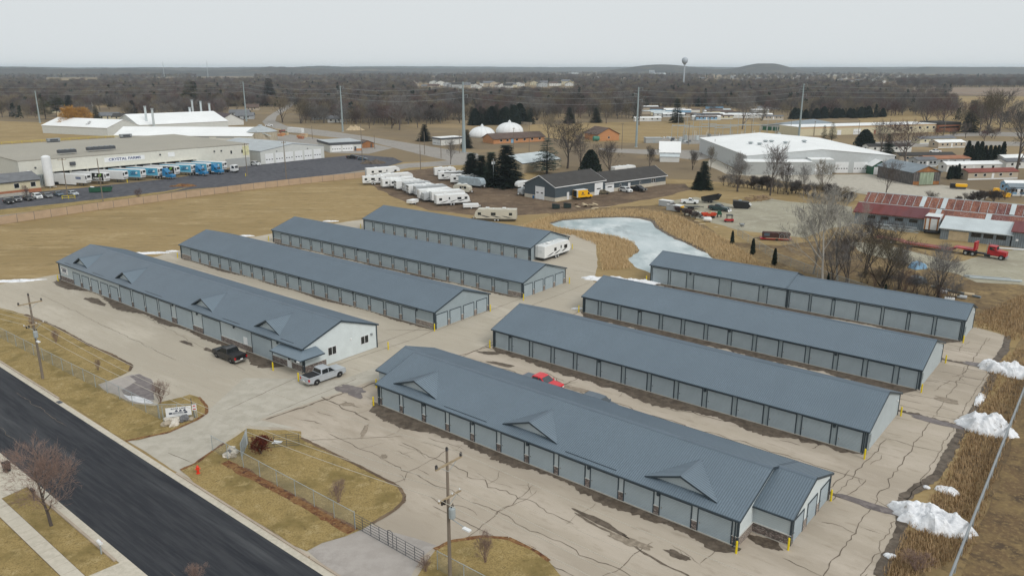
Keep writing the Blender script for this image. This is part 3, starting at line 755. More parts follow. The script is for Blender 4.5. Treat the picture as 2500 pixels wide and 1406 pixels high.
# ------------------------------------------------------------------ bollards, poles, wires, fences
def bollard_mesh():
    b = MB(); b.lathe([(.095,0),(.095,1.12),(.07,1.19),(.0,1.21)], 12)
    return b
bol = [(1797,1350,'in front of the stone corner of the front right shed'),(1924,1342,'at the near corner of the right wing of the front right shed'),(2028,1222,'beside the far wing door of the front right shed'),
 (2110,1120,'at the near gable corner of the second right shed'),(2199,1015,'behind the gable of the second right shed'),(2249,958,'at the near gable corner of the third right shed'),(2308,886,'behind the gable of the third right shed'),(2351,837,'at the near gable corner of the stepped shed'),
 (1196,849,'at the far left corner of the second right shed'),(1413,762,'at the far left corner of the third right shed'),(1578,688,'at the far left corner of the stepped shed'),(912,990,'just left of the first door of the front right shed'),(919,946,'at the left wing of the front right shed'),
 (948,853,'standing free in the drive behind the gable with two windows'),(667,904,'left of the office porch door'),(729,930,'beside the back bumper of the silver pickup'),(1061,808,'at the near corner of the second left shed'),(1197,760,'behind the gable of the second left shed'),
 (1278,733,'at the near corner of the third left shed'),(1390,692,'behind the gable of the third left shed'),(1296,634,'behind the white camper by the farthest left shed'),(1397,608,'in front of the white camper nose'),(142,686,'at the far corner of the office shed, under the wall sign'),(434,630,'at the far corner of the second left shed'),(656,588,'at the far corner of the third left shed'),(881,558,'at the far corner of the farthest left shed')]
b0 = None
for x, y, t in bol:
    p = gp(x, y, .02)
    if b0 is None:
        b0 = bollard_mesh().obj('bollard', 'yellow_paint', None, p, smooth=False); o = b0
    else:
        o = b0.copy(); COL.objects.link(o); o.location = p
    tag(o, 'yellow steel bollard ' + t, 'bollard', 'yellow bollards round the sheds')

def util_pole(name, label, loc, h, ang, arms, street_light=True, transf=True, r=.17):
    t = thing(name, label, 'utility pole', loc, ang)
    b = MB(); b.tube((0,0,-.3),(0,0,h), r, r*.62, 10); b.obj('pole', 'wood_pole', t)
    for z, w, tilt in arms:
        a = MB(); a.cbox((.0,-.18,z),(w,.12,.14)); ao = a.obj('crossarm', 'wood_arm', t)
        for s in (-1, 1):
            br = MB(); br.tube((s*.9,-.18,z-.06),(0,-.12,z-.75),.025,.025,4); br.obj('brace', 'galv', t)
    tops = [(-arms[0][1]/2+.1, arms[0][0]+.07), (0, h), (arms[0][1]/2-.1, arms[0][0]+.07)]
    for x, z in tops:
        i = MB(); i.lathe([(.05,0),(.13,.03),(.09,.08),(.13,.12),(.09,.17),(.13,.21),(.08,.3),(.03,.33)], 8, (x,-.18 if z < h else 0,z)); i.obj('insulator', 'insulator', t)
    if len(arms) > 1:
        for x in (-arms[1][1]/2+.1, 0.3, arms[1][1]/2-.1):
            i = MB(); i.lathe([(.04,0),(.08,.03),(.06,.08),(.08,.12),(.02,.16)], 8, (x,-.18,arms[1][0]+.07)); i.obj('insulator', 'white_paint' if x else 'insulator', t)
    if transf:
        z = arms[1][0]-1.7
        d = MB(); d.lathe([(.26,0),(.27,.05),(.27,.8),(.24,.88),(.05,.92)], 14, (-.1,-.5,z)); d.obj('transformer', 'galv', t, smooth=False)
        d = MB(); d.tube((-.15,-.5,z+.9),(-.15,-.5,z+1.15),.05,.04,6); d.tube((.08,-.45,z+.9),(.1,-.4,z+1.15),.05,.04,6); d.obj('bushing', 'insulator', t)
        f = MB(); f.box(-.75,-.55,-.32,-.2,arms[1][0]-.35,arms[1][0]+.02); f.box(-1.0,-.85,-.32,-.2,arms[1][0]-.3,arms[1][0]+.02); f.obj('fuse_cutout', 'insulator', t)
    if street_light:
        z = arms[1][0]-1.9
        l = MB(); l.path([(0,-.1,z),(-.3,-1.0,z+.2),(-.5,-2.1,z+.25)], .035, 6); l.obj('lamp_arm', 'galv', t)
        l = MB(); l.cbox((-.58,-2.5,z+.22),(.32,.7,.12)); l.obj('lamp_head', 'white_paint', t)
    return t
P1 = gp(105, 925); P2 = Vector((-5.02, 54.14, 0))
for p, lb in ((P1, 'wooden utility pole with streetlight and transformer on the left street lawn'), (P2, 'tall wooden utility pole with transformer in front of the long gabled shed')):
    util_pole('utility_pole', lb, (p.x, p.y, 0), 11.6, A0+PI/2, [(10.6,2.9,0),(7.7,2.5,0)])
P3 = P2 + (P2-P1); P0 = P1 - (P2-P1)
sag = lambda a, c, s, n=14: [a.lerp(c, i/n) - Vector((0,0,s*4*(i/n)*(1-i/n))) for i in range(n+1)]
for off, z, s, w in ((-1.35,10.95,1.2,.012),(0,11.9,1.2,.012),(1.35,10.95,1.2,.012),(-1.15,7.95,1.6,.022),(.3,7.95,1.9,.022),(1.15,7.95,1.5,.022)):
    b = MB(); d = VV*off
    for a, c in ((P0,P1),(P1,P2),(P2,P3)):
        b.path(sag(a+d+Vector((0,0,z)), c+d+Vector((0,0,z)), s), w, 4)
    tag(b.obj('power_line', 'wire', kind=None), {(-1.35,10.95):'upper wire on the street side of the two wooden poles',(0,11.9):'topmost wire over the two wooden street poles',(1.35,10.95):'upper wire on the yard side of the two wooden poles',(-1.15,7.95):'lower wire on the street side of the two wooden poles',(.3,7.95):'lower middle wire sagging across the sign and lawn',(1.15,7.95):'lower wire on the yard side of the two wooden poles'}[(off,z)], 'wire', 'wires along the street poles')

# chain link
def mesh_mat(name, col, a):
    m, n, b = _mat(name)
    b.inputs['Base Color'].default_value = (*col, 1); b.inputs['Roughness'].default_value = .6
    tr = n.nodes.new('ShaderNodeBsdfTransparent'); mx_ = n.nodes.new('ShaderNodeMixShader')
    t = _noise(n, 3.0, 2); f = _ramp(n, t.outputs['Fac'], 0.0, 1.0)
    mm = n.nodes.new('ShaderNodeMath'); mm.operation = 'MULTIPLY_ADD'; n.links.new(f, mm.inputs[0]); mm.inputs[1].default_value = .12; mm.inputs[2].default_value = a-.06
    n.links.new(mm.outputs[0], mx_.inputs[0]); n.links.new(tr.outputs[0], mx_.inputs[1]); n.links.new(b.outputs[0], mx_.inputs[2])
    n.links.new(mx_.outputs[0], n.nodes['Material Output'].inputs['Surface'])
mesh_mat('chainlink', (.34,.37,.36), .24)
mesh_mat('chainlink_far', (.30,.32,.32), .3)
def link_fence(label, pts, h=1.8, step=3.0, panel='chainlink', postm='galv', rail=True, cat='fence', pr=.035, slat=None):
    p0 = Vector((pts[0][0], pts[0][1], 0))
    t = thing('chain_link_fence' if not slat else 'slatted_fence', label, cat, p0)
    for a, c in zip(pts, pts[1:]):
        a, c = Vector((a[0],a[1],0))-p0, Vector((c[0],c[1],0))-p0
        n = max(1, round((c-a).length/step)); d = (c-a)/n; nn = Vector((-d.y, d.x, 0)).normalized()
        for i in range(n):
            q, e = a+d*i, a+d*(i+1)
            po = MB(); po.tube(q+Vector((0,0,-.1)), q+Vector((0,0,h+.06)), pr, pr, 6); po.obj('post', postm, t)
            pa = MB(); pa.add([q+Vector((0,0,.05)),e+Vector((0,0,.05)),e+Vector((0,0,h)),q+Vector((0,0,h))], [(0,1,2,3)])
            if slat:
                pa = MB(); k = q.lerp(e,.015); l = q.lerp(e,.985)
                pa.add([k+nn*.02+Vector((0,0,.06)),l+nn*.02+Vector((0,0,.06)),l+nn*.02+Vector((0,0,h)),k+nn*.02+Vector((0,0,h)),k-nn*.02+Vector((0,0,.06)),l-nn*.02+Vector((0,0,.06)),l-nn*.02+Vector((0,0,h)),k-nn*.02+Vector((0,0,h))],[(0,1,2,3),(7,6,5,4),(3,2,6,7),(0,4,5,1)])
                pa.obj('privacy_panel', slat, t)
            else: pa.obj('mesh_panel', panel, t)
        if rail:
            ra = MB(); ra.tube(a+Vector((0,0,h)), c+Vector((0,0,h)), .028, .028, 5); ra.obj('top_rail', postm, t)
    po = MB(); po.tube(c+Vector((0,0,-.1)), c+Vector((0,0,h+.06)), pr, pr, 6); po.obj('post', postm, t)
    return t
link_fence('grey chain-link fence along the left street lawn up to the sign', px((-200,735),(0,825),(179,918),(391,1024)), 1.8)
link_fence('low chain-link fence across the sign island behind the white rocks', px((388,1021),(482,1020)), 1.8, 2.4)
link_fence('chain-link fence along the middle lawn above the leaf litter', [uv(-4.3,-19.6), uv(19.4,-19.4)], 1.8)
link_fence('short chain-link return with white privacy slats at the entrance gate', px((590,1122),(605,1083)), 1.8, .9, 'chainlink')
bslat = mat('white_slat', (.50,.56,.60), .5, .08, 2.0)
q0, q1 = px((588,1118),(604,1084))
t = thing('slat_screen', 'pale blue-white slatted screen beside the pile of rocks at the entrance', 'screen', (q0.x,q0.y,0))
for i in range(4):
    a, c = (q1-q0)*(i/4+.02), (q1-q0)*((i+1)/4-.02)
    b = MB(); b.add([a+Vector((.06,0,.1)),c+Vector((.06,0,.1)),c+Vector((.06,0,1.75)),a+Vector((.06,0,1.75))],[(0,1,2,3)]); b.obj('slat_panel', 'white_slat', t)
link_fence('chain-link fence at the bottom edge by the tall pole', [uv(29.2,-18.8), uv(44,-18.6)], 1.8)
link_fence('thin chain-link fence behind the back shed below the gravel yard', px((1800,575),(1900,640),(2030,690),(2160,735)), 1.8, 4.0, 'chainlink_far')
link_fence('tan slatted chain-link fence along the far side of the open field', [gp(-60,556), gp(0,549), gp(240,513), gp(420,488), gp(620,463), gp(760,447), gp(892,434)], 2.2, 4.55, postm='dark_steel', slat=mat('tan_slat', (.44,.32,.215), .8, .1, .5))
def pipe_gate(label, a, c, h=1.35, n=6, k=5, m='dark_steel', arch=None):
    a, c = Vector((a[0],a[1],.15)), Vector((c[0],c[1],.15)); d = c-a; L = d.length
    t = thing('pipe_gate', label, 'gate', a, math.atan2(d.y, d.x))
    for i in range(n):
        b = MB(); b.tube((0,0,h*i/(n-1)),(L,0,h*i/(n-1)),.024,.024,5); b.obj('rail', m, t)
    for i in range(k):
        b = MB(); b.tube((L*i/(k-1),0,0),(L*i/(k-1),0,h),.028,.028,5); b.obj('upright', m, t)
    if arch:
        b = MB(); b.path([(L*arch,.04,0),(L*arch,.04,h+.12),(L*arch+.3,.04,h+.22),(L*arch+.6,.04,h+.12),(L*arch+.6,.04,0)],.03,5); b.obj('latch_arch', m, t)
pipe_gate('brown pipe gate standing open beside the entrance drive', gp(608,1098), gp(731,1098) if False else gp(731,1088))
pipe_gate('long grey pipe gate closed across the front driveway', gp(866,1288), gp(1036,1384), n=6, k=9, arch=.5)
# right-hand boundary rail
t = thing('rail_fence', 'long pale metal rail fence down the right edge of the picture', 'fence', uv(61.9,10))
for i in range(26):
    b = MB(); p = uv(62.6-.021*i*2.8, -6+2.8*i)-uv(61.9,10); b.tube(p+Vector((0,0,-.1)), p+Vector((0,0,1.15)), .05,.05,6); b.obj('post', 'galv', t)
b = MB(); p, q = uv(62.6,-8)-uv(61.9,10), uv(61.0,66)-uv(61.9,10); b.tube(p+Vector((0,0,1.1)), q+Vector((0,0,1.1)), .11,.11,8); b.obj('rail', 'steel', t)
b = MB(); b.add([p+Vector((.02,0,.05)),q+Vector((.02,0,.05)),q+Vector((.02,0,1.05)),p+Vector((.02,0,1.05))],[(0,1,2,3)]); b.obj('mesh_panel', 'chainlink_far', t)

# ------------------------------------------------------------------ sign, rocks and small street things
def text(body, size, mat_, parent, loc, rot=(0,0,0), name='lettering', ext=.004, bold=0.0, sx=1.0):
    cu = bpy.data.curves.new(name, 'FONT'); cu.body = body; cu.size = size; cu.align_x = 'CENTER'; cu.align_y = 'CENTER'; cu.extrude = ext; cu.offset = bold; cu.resolution_u = 2
    tmp = bpy.data.objects.new('tmp', cu); COL.objects.link(tmp)
    dg = bpy.context.evaluated_depsgraph_get()
    me = bpy.data.meshes.new_from_object(tmp.evaluated_get(dg))
    bpy.data.objects.remove(tmp); 
    me.name = name; me.materials.clear(); me.materials.append(M[mat_])
    o = mobj(name, me, parent); o.location = loc; o.rotation_euler = rot; o.scale = (sx,1,1)
    return o
sa, sb = gp(405,1010,1.0), gp(466,1003,1.0)
d = sb-sa
t = thing('entrance_sign', 'white entrance sign with dark house shapes and lettering above the rocks', 'sign', (sa.x,sa.y,0), math.atan2(d.y,d.x))
L = d.length*1.02; sgz, sgh = .55, 1.15
b = MB(); b.box(0,L,-.04,0,sgz,sgz+sgh); b.obj('board', 'white_paint', t)
for x in (-.35, L+.35):
    b = MB(); b.tube((x,.08,0),(x,.08,1.95),.04,.04,6); b.obj('post', 'galv', t)
text('ROCK LAKE', .24, 'ink', t, (L/2,-.045,sgz+.97), (PI/2,0,0), bold=.008, sx=1.25)
text('STORAGE', .23, 'white_paint', t, (L*.48,-.056,sgz+.435), (PI/2,0,0), bold=.006, sx=1.35)
b = MB(); b.box(L*.12,L*.84,-.05,-.041,sgz+.32,sgz+.55); b.obj('lettering_band', 'ink', t)
for i in range(3):
    x = L*(.42+.16*i)
    b = MB(); b.exty([(x-.15,sgz+.6),(x+.15,sgz+.6),(x+.15,sgz+.72),(x,sgz+.84),(x-.15,sgz+.72)], -.05, -.041); b.obj('house_emblem', 'ink', t)
b = MB()
for z, a, c in ((.22,.3,.78),(.14,.22,.82),(.07,.34,.7)): b.box(L*a,L*c,-.046,-.041,sgz+z,sgz+z+.025)
b.obj('small_print', 'steel', t)
for z in (1.45, 1.05):
    b = MB(); b.box(L+.12,L+.6,-.03,0,z,z+.34); o = b.obj('notice', 'white_paint', t)
    c = MB(); c.box(L+.2,L+.52,-.035,-.031,z+.1,z+.24); c.obj('notice_print', 'red_soft' if False else 'red_light', o)
b = MB(); b.tube((L+.25,.2,0),(L+.05,.2,2.5),.05,.05,6); b.obj('leaning_post', 'dark_steel', t)
def rock(label, p, r, m, seed, sq=.7, grp='boulders'):
    random.seed(seed)
    b = MB(); n1, n2 = 12, 7; vs = []; fs = []
    for j in range(n2+1):
        ph = PI*j/n2
        for i in range(n1):
            th = 2*PI*i/n1
            v = Vector((math.sin(ph)*math.cos(th), math.sin(ph)*math.sin(th), math.cos(ph)))
            k = 1+.55*noise.noise(v*1.3+Vector((seed*3.1,0,0)))+.18*noise.noise(v*3+Vector((seed,5,0)))
            v = v*k*r; vs.append((v.x*1.15, v.y*.9, v.z*sq))
    for j in range(n2):
        for i in range(n1): fs.append((j*n1+i, j*n1+(i+1)%n1, (j+1)*n1+(i+1)%n1, (j+1)*n1+i))
    b.add(vs, fs)
    o = b.obj('boulder', m, None, (p.x,p.y,r*sq*.6), random.uniform(0,6)); return tag(o, label, 'rock', grp)
for k, (x, y, r, m, lb) in enumerate([(413,1026,.5,'rock_white','pale boulder at the left below the sign board'),(432,1023,.42,'rock_white','pale boulder in the middle right under the sign'),(430,1030,.55,'rock_white','flat pale boulder stacked in front of another under the sign'),(427,1039,.52,'rock_white','white boulder nearest the street below the sign'),(409,1038,.55,'rock_tan','tan-grey boulder at the lower left of the sign rocks'),(451,1026,.6,'rock_grey','large dark grey boulder under the right half of the sign'),(445,1030,.3,'rock_grey','small dark stone between the sign boulders'),(467,1026,.33,'rock_tan','small orange-tan boulder at the right end under the sign')]):
    rock(lb, gp(x, y), r, m, k+1, grp='boulders below the sign')
for k, (x, y, r, m, lb) in enumerate([(565,1099,.42,'rock_white','pale boulder on top of the heap by the slatted screen'),(557,1108,.34,'rock_grey','dark boulder inside the heap by the slatted screen'),(552,1113,.38,'rock_white','pale boulder at the left of the heap by the slatted screen'),(560,1116,.36,'rock_white','pale boulder at the front of the heap by the slatted screen'),(569,1115,.36,'rock_tan','tan boulder at the right of the heap by the slatted screen'),(561,1104,.3,'rock_grey','small grey boulder wedged high in the heap by the screen'),(572,1107,.35,'rock_white','pale boulder touching the slatted screen')]):
    rock(lb, gp(x, y), r, m, k+11, grp='boulders at the gate')
# hydrant
p = gp(484,1156)
t = thing('fire_hydrant', 'orange-red fire hydrant on the lawn below the entrance drive', 'hydrant', (p.x,p.y,.05), .4)
b = MB(); b.lathe([(.2,0),(.2,.06),(.13,.08),(.13,.62),(.17,.64),(.17,.7),(.13,.78),(.07,.86),(.04,.93)], 12); b.obj('barrel', 'hydrant_red', t)
for s in (-1, 1):
    b = MB(); b.tube((0,0,.5),(s*.26,0,.5),.065,.065,8); b.obj('nozzle', 'hydrant_red', t)
b = MB(); b.tube((0,0,.42),(0,-.27,.42),.085,.085,8); b.obj('nozzle', 'hydrant_red', t)
# mailboxes
def mailbox(label, p, rz, m):
    t = thing('mailbox', label, 'mailbox', p, rz)
    b = MB(); b.box(-.05,.05,-.05,.05,0,1.05); b.obj('post', 'dark_steel' if m != 'white_paint' else 'galv', t)
    b = MB(); b.exty([(-.14,1.05),(.14,1.05),(.14,1.2),(.09,1.29),(0,1.32),(-.09,1.29),(-.14,1.2)], -.32, .32); bo = b.obj('box', m, t)
    b = MB(); b.box(.15,.17,-.1,.12,1.15,1.2); b.obj('flag', 'red_light', bo)
mailbox('black mailbox on a post beside the bare street tree', gp(84,1222), A0+PI/2, 'black')
mailbox('white mailbox on a post at the near kerb', gp(248,1352), A0+PI/2, 'white_paint')
p = gp(18,1152)
t = thing('wheelie_bin', 'black wheeled bin standing at the edge of the concrete driveway', 'bin', (p.x,p.y,.06), .9)
b = MB(); b.add([(-.25,-.28,.1),(.25,-.28,.1),(.25,.28,.1),(-.25,.28,.1),(-.32,-.36,.98),(.32,-.36,.98),(.32,.36,.98),(-.32,.36,.98)],[(0,3,2,1),(4,5,6,7),(0,1,5,4),(1,2,6,5),(2,3,7,6),(3,0,4,7)]); b.obj('body', 'black', t)
b = MB(); b.box(-.34,.34,-.4,.38,.985,1.06); b.obj('lid', 'rubber', t)
for s in (-1,1):
    b = MB(); b.lathe([(.12,-.03),(.12,.03)], 10, (s*.24,.3,.12), 'x'); b.obj('wheel', 'rubber', t)
# storm drain and loose paper
b = MB(); p = uv(-30.6,-25.0); b.cbox((p.x,p.y,.06),(1.0,.5,.03),A0); b.obj('storm_drain', 'dark_steel', street)
p = gp(676,1081); b = MB(); b.add([(-.5,-.3,.02),(.55,-.2,.06),(.6,.3,.03),(-.4,.35,.1),(0,0,.16)],[(0,1,4),(1,2,4),(2,3,4),(3,0,4)]); tag(b.obj('fallen_sign', 'white_paint', None, (p.x,p.y,.07)), 'small white board lying flat on the middle lawn near the open gate', 'board')

# ------------------------------------------------------------------ snow
def snow_pile(label, cx, cy, rx, ry, h, rot, seed):
    b = MB(); n, m = 72, 26; vs = []; fs = []
    for j in range(m+1):
        for i in range(n):
            th = 2*PI*i/n; q = j/m
            e = 1+.35*noise.noise((math.cos(th)*1.2+seed, math.sin(th)*1.2, seed))+.22*noise.noise((math.cos(th)*4+seed, math.sin(th)*4, seed))
            x, y = rx*e*q*math.cos(th), ry*e*q*math.sin(th)
            hh = (1-q**3.2)*h*.62
            hh *= 1+.85*noise.noise((x*.55+seed, y*.55, 1))+.5*noise.noise((x*1.3+seed, y*1.3, 2))
            hh += (.30*noise.noise((x*2.4+seed, y*2.4, 3))+.16*noise.noise((x*5+seed, y*5, 3)))*min(1,h)*(1-q*q)+.05
            vs.append((x, y, max(0, hh) if j < m else -.05))
    for j in range(m):
        for i in range(n): fs.append((j*n+i, j*n+(i+1)%n, (j+1)*n+(i+1)%n, (j+1)*n+i))
    b.add(vs, fs)
    return tag(b.obj('snow_pile', 'snow', None, (cx, cy, .03), rot), label, 'snow', 'heaps of old snow round the yard')
for x, y, rx, ry, h, lb, sd_ in [(2268,1272,3.4,2.2,2.0,'big lumpy white snow pile nearest the camera at the right yard edge',2),(2312,1200,1.1,.6,.6,'small snow heap just behind the nearest big pile',3),(2404,1046,3.1,2.0,2.1,'middle snow pile at the right yard edge touching the rail fence',5),(2452,906,3.3,1.9,1.9,'far snow pile at the right yard edge near the back sheds',7)]:
    p = gp(x, y); snow_pile(lb, p.x, p.y, rx, ry, h, A0, sd_)
for x, y, rx, ry, h, lb, rot, sd_ in [(1515,686,7.5,1.5,.8,'long low snow bank between the pond and the third right shed',-.3,9),(2392,975,2.4,.5,.25,'thin strip of snow between the middle and far piles',A0+1.6,11),(2173,1358,.55,.4,.3,'lone snow lump at the bottom of the right yard edge',0,12),(2262,1190,.35,.3,.25,'tiny snow lump left of the nearest pile',0,13),
    (362,619,4.6,.9,.35,'flat patch of snow behind the office shed',.1,14),(30,687,5.5,.9,.3,'flat streak of snow at the far left yard edge',.2,15),(600,577,2.0,.6,.3,'small snow patch behind the second left shed',.1,16),(806,541,2.0,.5,.3,'small snow patch behind the third left shed',.1,17),(1413,754,1.2,.35,.25,'snow scrap beside the bollard of the third right shed',0,18),(420,614,1.4,.5,.25,'snow scrap by the far corner of the second left shed',0,19)]:
    p = gp(x, y); snow_pile(lb, p.x, p.y, rx, ry, h, rot, sd_)
p = [gp(300,964),gp(330,968),gp(352,972),gp(372,979),gp(376,986),gp(350,984),gp(322,977)]
sheet('ice_patch', jag(p, .4, .8), .040, 'snow')

# ------------------------------------------------------------------ vehicles
def arc(cx, r, z0, n=8):
    return [(cx-r*math.cos(PI*i/n), z0+r*math.sin(PI*i/n)*.98) for i in range(n+1)]
mat('paint_black', (.012,.012,.014), .22, .1, 1.0, spec=.6)
mat('paint_silver', (.47,.50,.53), .3, .04, 1.0, spec=.6, metal=.25)
mat('paint_red', (.62,.012,.022), .28, .05, 1.0, spec=.6)
mat('paint_white', (.74,.75,.75), .3, .04, 1.0, spec=.5)
mat('paint_slate', (.075,.105,.135), .28, .05, 1.0, spec=.6)
mat('paint_green', (.02,.05,.055), .28, .05, 1.0, spec=.6)
mat('paint_grey', (.17,.175,.18), .3, .05, 1.0, spec=.6, metal=.2)
mat('paint_yellow', (.85,.45,.008), .35, .05, 1.0, spec=.5)
mat('paint_blue', (.012,.17,.36), .28, .08, 1.0, spec=.6)
mat('paint_maroon', (.40,.012,.018), .4, .2, 1.0, spec=.5)
mat('bed_liner', (.016,.016,.018), .7, .2, 2.0)
V = {'pickup': dict(L=5.9, W=2.02, wx=(-1.75,1.9), wr=.41, belt=1.2, top=[(2.95,.62),(2.95,1.02),(2.78,1.15),(1.35,1.24),(.55,1.86),(-.2,1.93),(-.85,1.88),(-1.02,1.26),(-2.93,1.26),(-2.95,.62)],
        ws=((1.30,1.26),(.6,1.83)), rw=((-.99,1.32),(-.88,1.8)), side=[[(1.1,1.26),(.52,1.78),(.2,1.82),(.2,1.26)],[(.12,1.26),(.12,1.82),(-.78,1.78),(-.86,1.26)]], bed=(-2.82,-1.08,1.265)),
     'single': dict(L=5.3, W=1.95, wx=(-1.5,1.6), wr=.38, belt=1.1, top=[(2.65,.6),(2.65,.98),(2.5,1.08),(1.2,1.14),(.5,1.72),(-.3,1.76),(-.48,1.14),(-2.63,1.14),(-2.65,.6)],
        ws=((1.15,1.16),(.55,1.69)), rw=((-.47,1.2),(-.34,1.68)), side=[[(.95,1.16),(.45,1.64),(-.2,1.67),(-.3,1.16)]], bed=(-2.55,-.6,1.145)),
     'sedan': dict(L=4.8, W=1.82, wx=(-1.4,1.42), wr=.33, belt=.92, top=[(2.38,.45),(2.4,.65),(2.2,.78),(1.05,.93),(.3,1.4),(-.6,1.44),(-1.2,1.36),(-1.85,.98),(-2.36,.94),(-2.4,.5)],
        ws=((1.0,.95),(.35,1.37)), rw=((-1.8,1.0),(-1.25,1.34)), side=[[(.8,.95),(.28,1.33),(-.3,1.37),(-.3,.95)],[(-.38,.95),(-.38,1.37),(-1.1,1.31),(-1.5,.98)]], bed=None),
     'suv': dict(L=4.75, W=1.9, wx=(-1.4,1.4), wr=.37, belt=1.05, top=[(2.36,.5),(2.38,.85),(2.2,.98),(1.2,1.07),(.55,1.66),(-.5,1.73),(-1.9,1.66),(-2.3,1.1),(-2.38,.55)],
        ws=((1.15,1.09),(.6,1.62)), rw=((-2.26,1.15),(-1.95,1.62)), side=[[(1.0,1.08),(.52,1.58),(0,1.63),(0,1.08)],[(-.08,1.08),(-.08,1.63),(-.95,1.62),(-.95,1.08)],[(-1.03,1.08),(-1.03,1.61),(-1.75,1.56),(-2.0,1.1)]], bed=None)}
def vehicle(kind, name, label, cat, p, rz, paint, group=None, cover='bed_liner', gl='glass', det=True):
    q = V[kind]; L, W = q['L'], q['W']; zb = .34 if kind in ('pickup','single') else .24
    t = thing(name, label, cat, p, rz, group)
    prof = [(-L/2+.05,zb+.12)]
    for cx in q['wx']: prof += [(cx-q['wr']-.1,zb)] + arc(cx, q['wr']+.07, q['wr']-.04) + [(cx+q['wr']+.1,zb)]
    prof += [(L/2-.08,zb+.08)] + q['top']
    bl = q['belt']
    wf = lambda x, z: (1-.30*max(0, z-bl)) * (1-.05*max(0, abs(x)/(L/2)-.8)/.2)
    b = MB(); b.exty(prof, -W/2, W/2, wf); body = b.obj('body', paint, t, bevel=.035)
    for s in (-1, 1):
        for pts in q['side']:
            m = MB(); m.poly([(x, s*(W/2*wf(x,z)+.008), z) for x, z in pts]); m.obj('side_window', gl, t)
    for nm, ((xa,za),(xb,zb_)) in (('windshield', q['ws']), ('rear_window', q['rw'])):
        s = 1 if nm == 'windshield' else -1
        w0, w1 = W/2*wf(xa,za)-.1, W/2*wf(xb,zb_)-.1
        m = MB(); e = .02*s
        m.poly([(xa+e,-w0,za+.01),(xa+e,w0,za+.01),(xb+e,w1,zb_+.012),(xb+e,-w1,zb_+.012)]); m.obj(nm, gl, t)
    for cx in q['wx']:
        for s in (-1, 1):
            m = MB(); r = q['wr']; m.lathe([(r*.6,-.12),(r*.93,-.12),(r,-.08),(r,.08),(r*.93,.12),(r*.6,.12)], 18, axis='y'); wo = m.obj('wheel', 'rubber', t, (cx, s*(W/2-.13), r))
            m = MB(); m.lathe([(r*.1,.03*s),(r*.62,.06*s),(r*.64,.115*s),(r*.45,.10*s),(r*.18,.125*s),(r*.02,.13*s)], 10, axis='y'); m.obj('rim', 'chrome', wo)
    if q['bed']:
        m = MB(); m.box(q['bed'][0], q['bed'][1], -W/2+.12, W/2-.12, q['bed'][2], q['bed'][2]+.035); m.obj('bed_cover', cover, t)
        m = MB(); m.box(-L/2-.1,-L/2+.1,-W/2+.05,W/2-.05,zb+.12,zb+.34); m.obj('rear_bumper', 'chrome', t)
    if det:
        zt = .95 if q['bed'] else .78
        for s in (-1, 1):
            m = MB(); m.box(-L/2-.012,-L/2+.14,min(s*(W/2-.02),s*(W/2-.22)),max(s*(W/2-.02),s*(W/2-.22))-.0,zt-.18,zt+.14); m.obj('tail_light', 'red_light', t)
            m = MB(); m.cbox((L/2-.06,s*(W/2-.3),q['top'][1][1]-.16),(.16,.38,.18)); m.obj('headlight', 'light_lens', t)
            m = MB(); m.cbox((q['ws'][0][0]-.2,s*(W/2+.1),bl+.1),(.14,.22,.2)); m.obj('mirror', paint, t)
        m = MB(); m.box(L/2-.05,L/2+.03,-W/2+.5,W/2-.5,zb+.3,q['top'][1][1]-.06); m.obj('grille', 'black', t)
        m = MB(); m.box(L/2-.08,L/2+.06,-W/2+.1,W/2-.1,zb+.08,zb+.28); m.obj('front_bumper', 'chrome' if q['bed'] else paint, t)
        m = MB(); m.box(-L/2-.13,-L/2-.1,-.2,.2,zb+.32,zb+.48); m.obj('licence_plate', 'white_paint', t)
    return t
def at(px0, px1, W):
    """centre and heading of a vehicle whose near side runs from px0 (back) to px1 (front)"""
    a, c = gp(*px0), gp(*px1); d = c-a; n = Vector((-d.y, d.x, 0)).normalized()
    if n.y < 0: n = -n
    m = (a+c)/2 + n*W/2
    return (m.x, m.y, .02), math.atan2(d.y, d.x), d.length
p = (gp(771,940)+gp(829,921))/2 + Vector((-.76,.65,0))*.85
vehicle('pickup', 'pickup_truck', 'silver pickup truck with open black bed parked at the office corner', 'pickup truck', (p.x,p.y,.03), R(49), 'paint_silver')
p = gp(553,879) + Vector((.55,.75,0))*.6
vehicle('pickup', 'pickup_truck', 'black pickup truck with bed cover parked before the wide shed doors', 'pickup truck', (p.x,p.y,.03), R(180-39), 'paint_black')
RTP = gp(1322,916,1.9); DCP = gp(1462,968,1.7)
vehicle('pickup', 'pickup_truck', 'bright red pickup truck half hidden behind the front right roof', 'pickup truck', (RTP.x,RTP.y,.05), A0, 'paint_red', cover='paint_slate', gl='glass_blue')
vehicle('suv', 'car', 'dark slate car in the lane, only its roof above the front right shed', 'car', (DCP.x,DCP.y,.05), A0, 'paint_slate', gl='glass_blue')
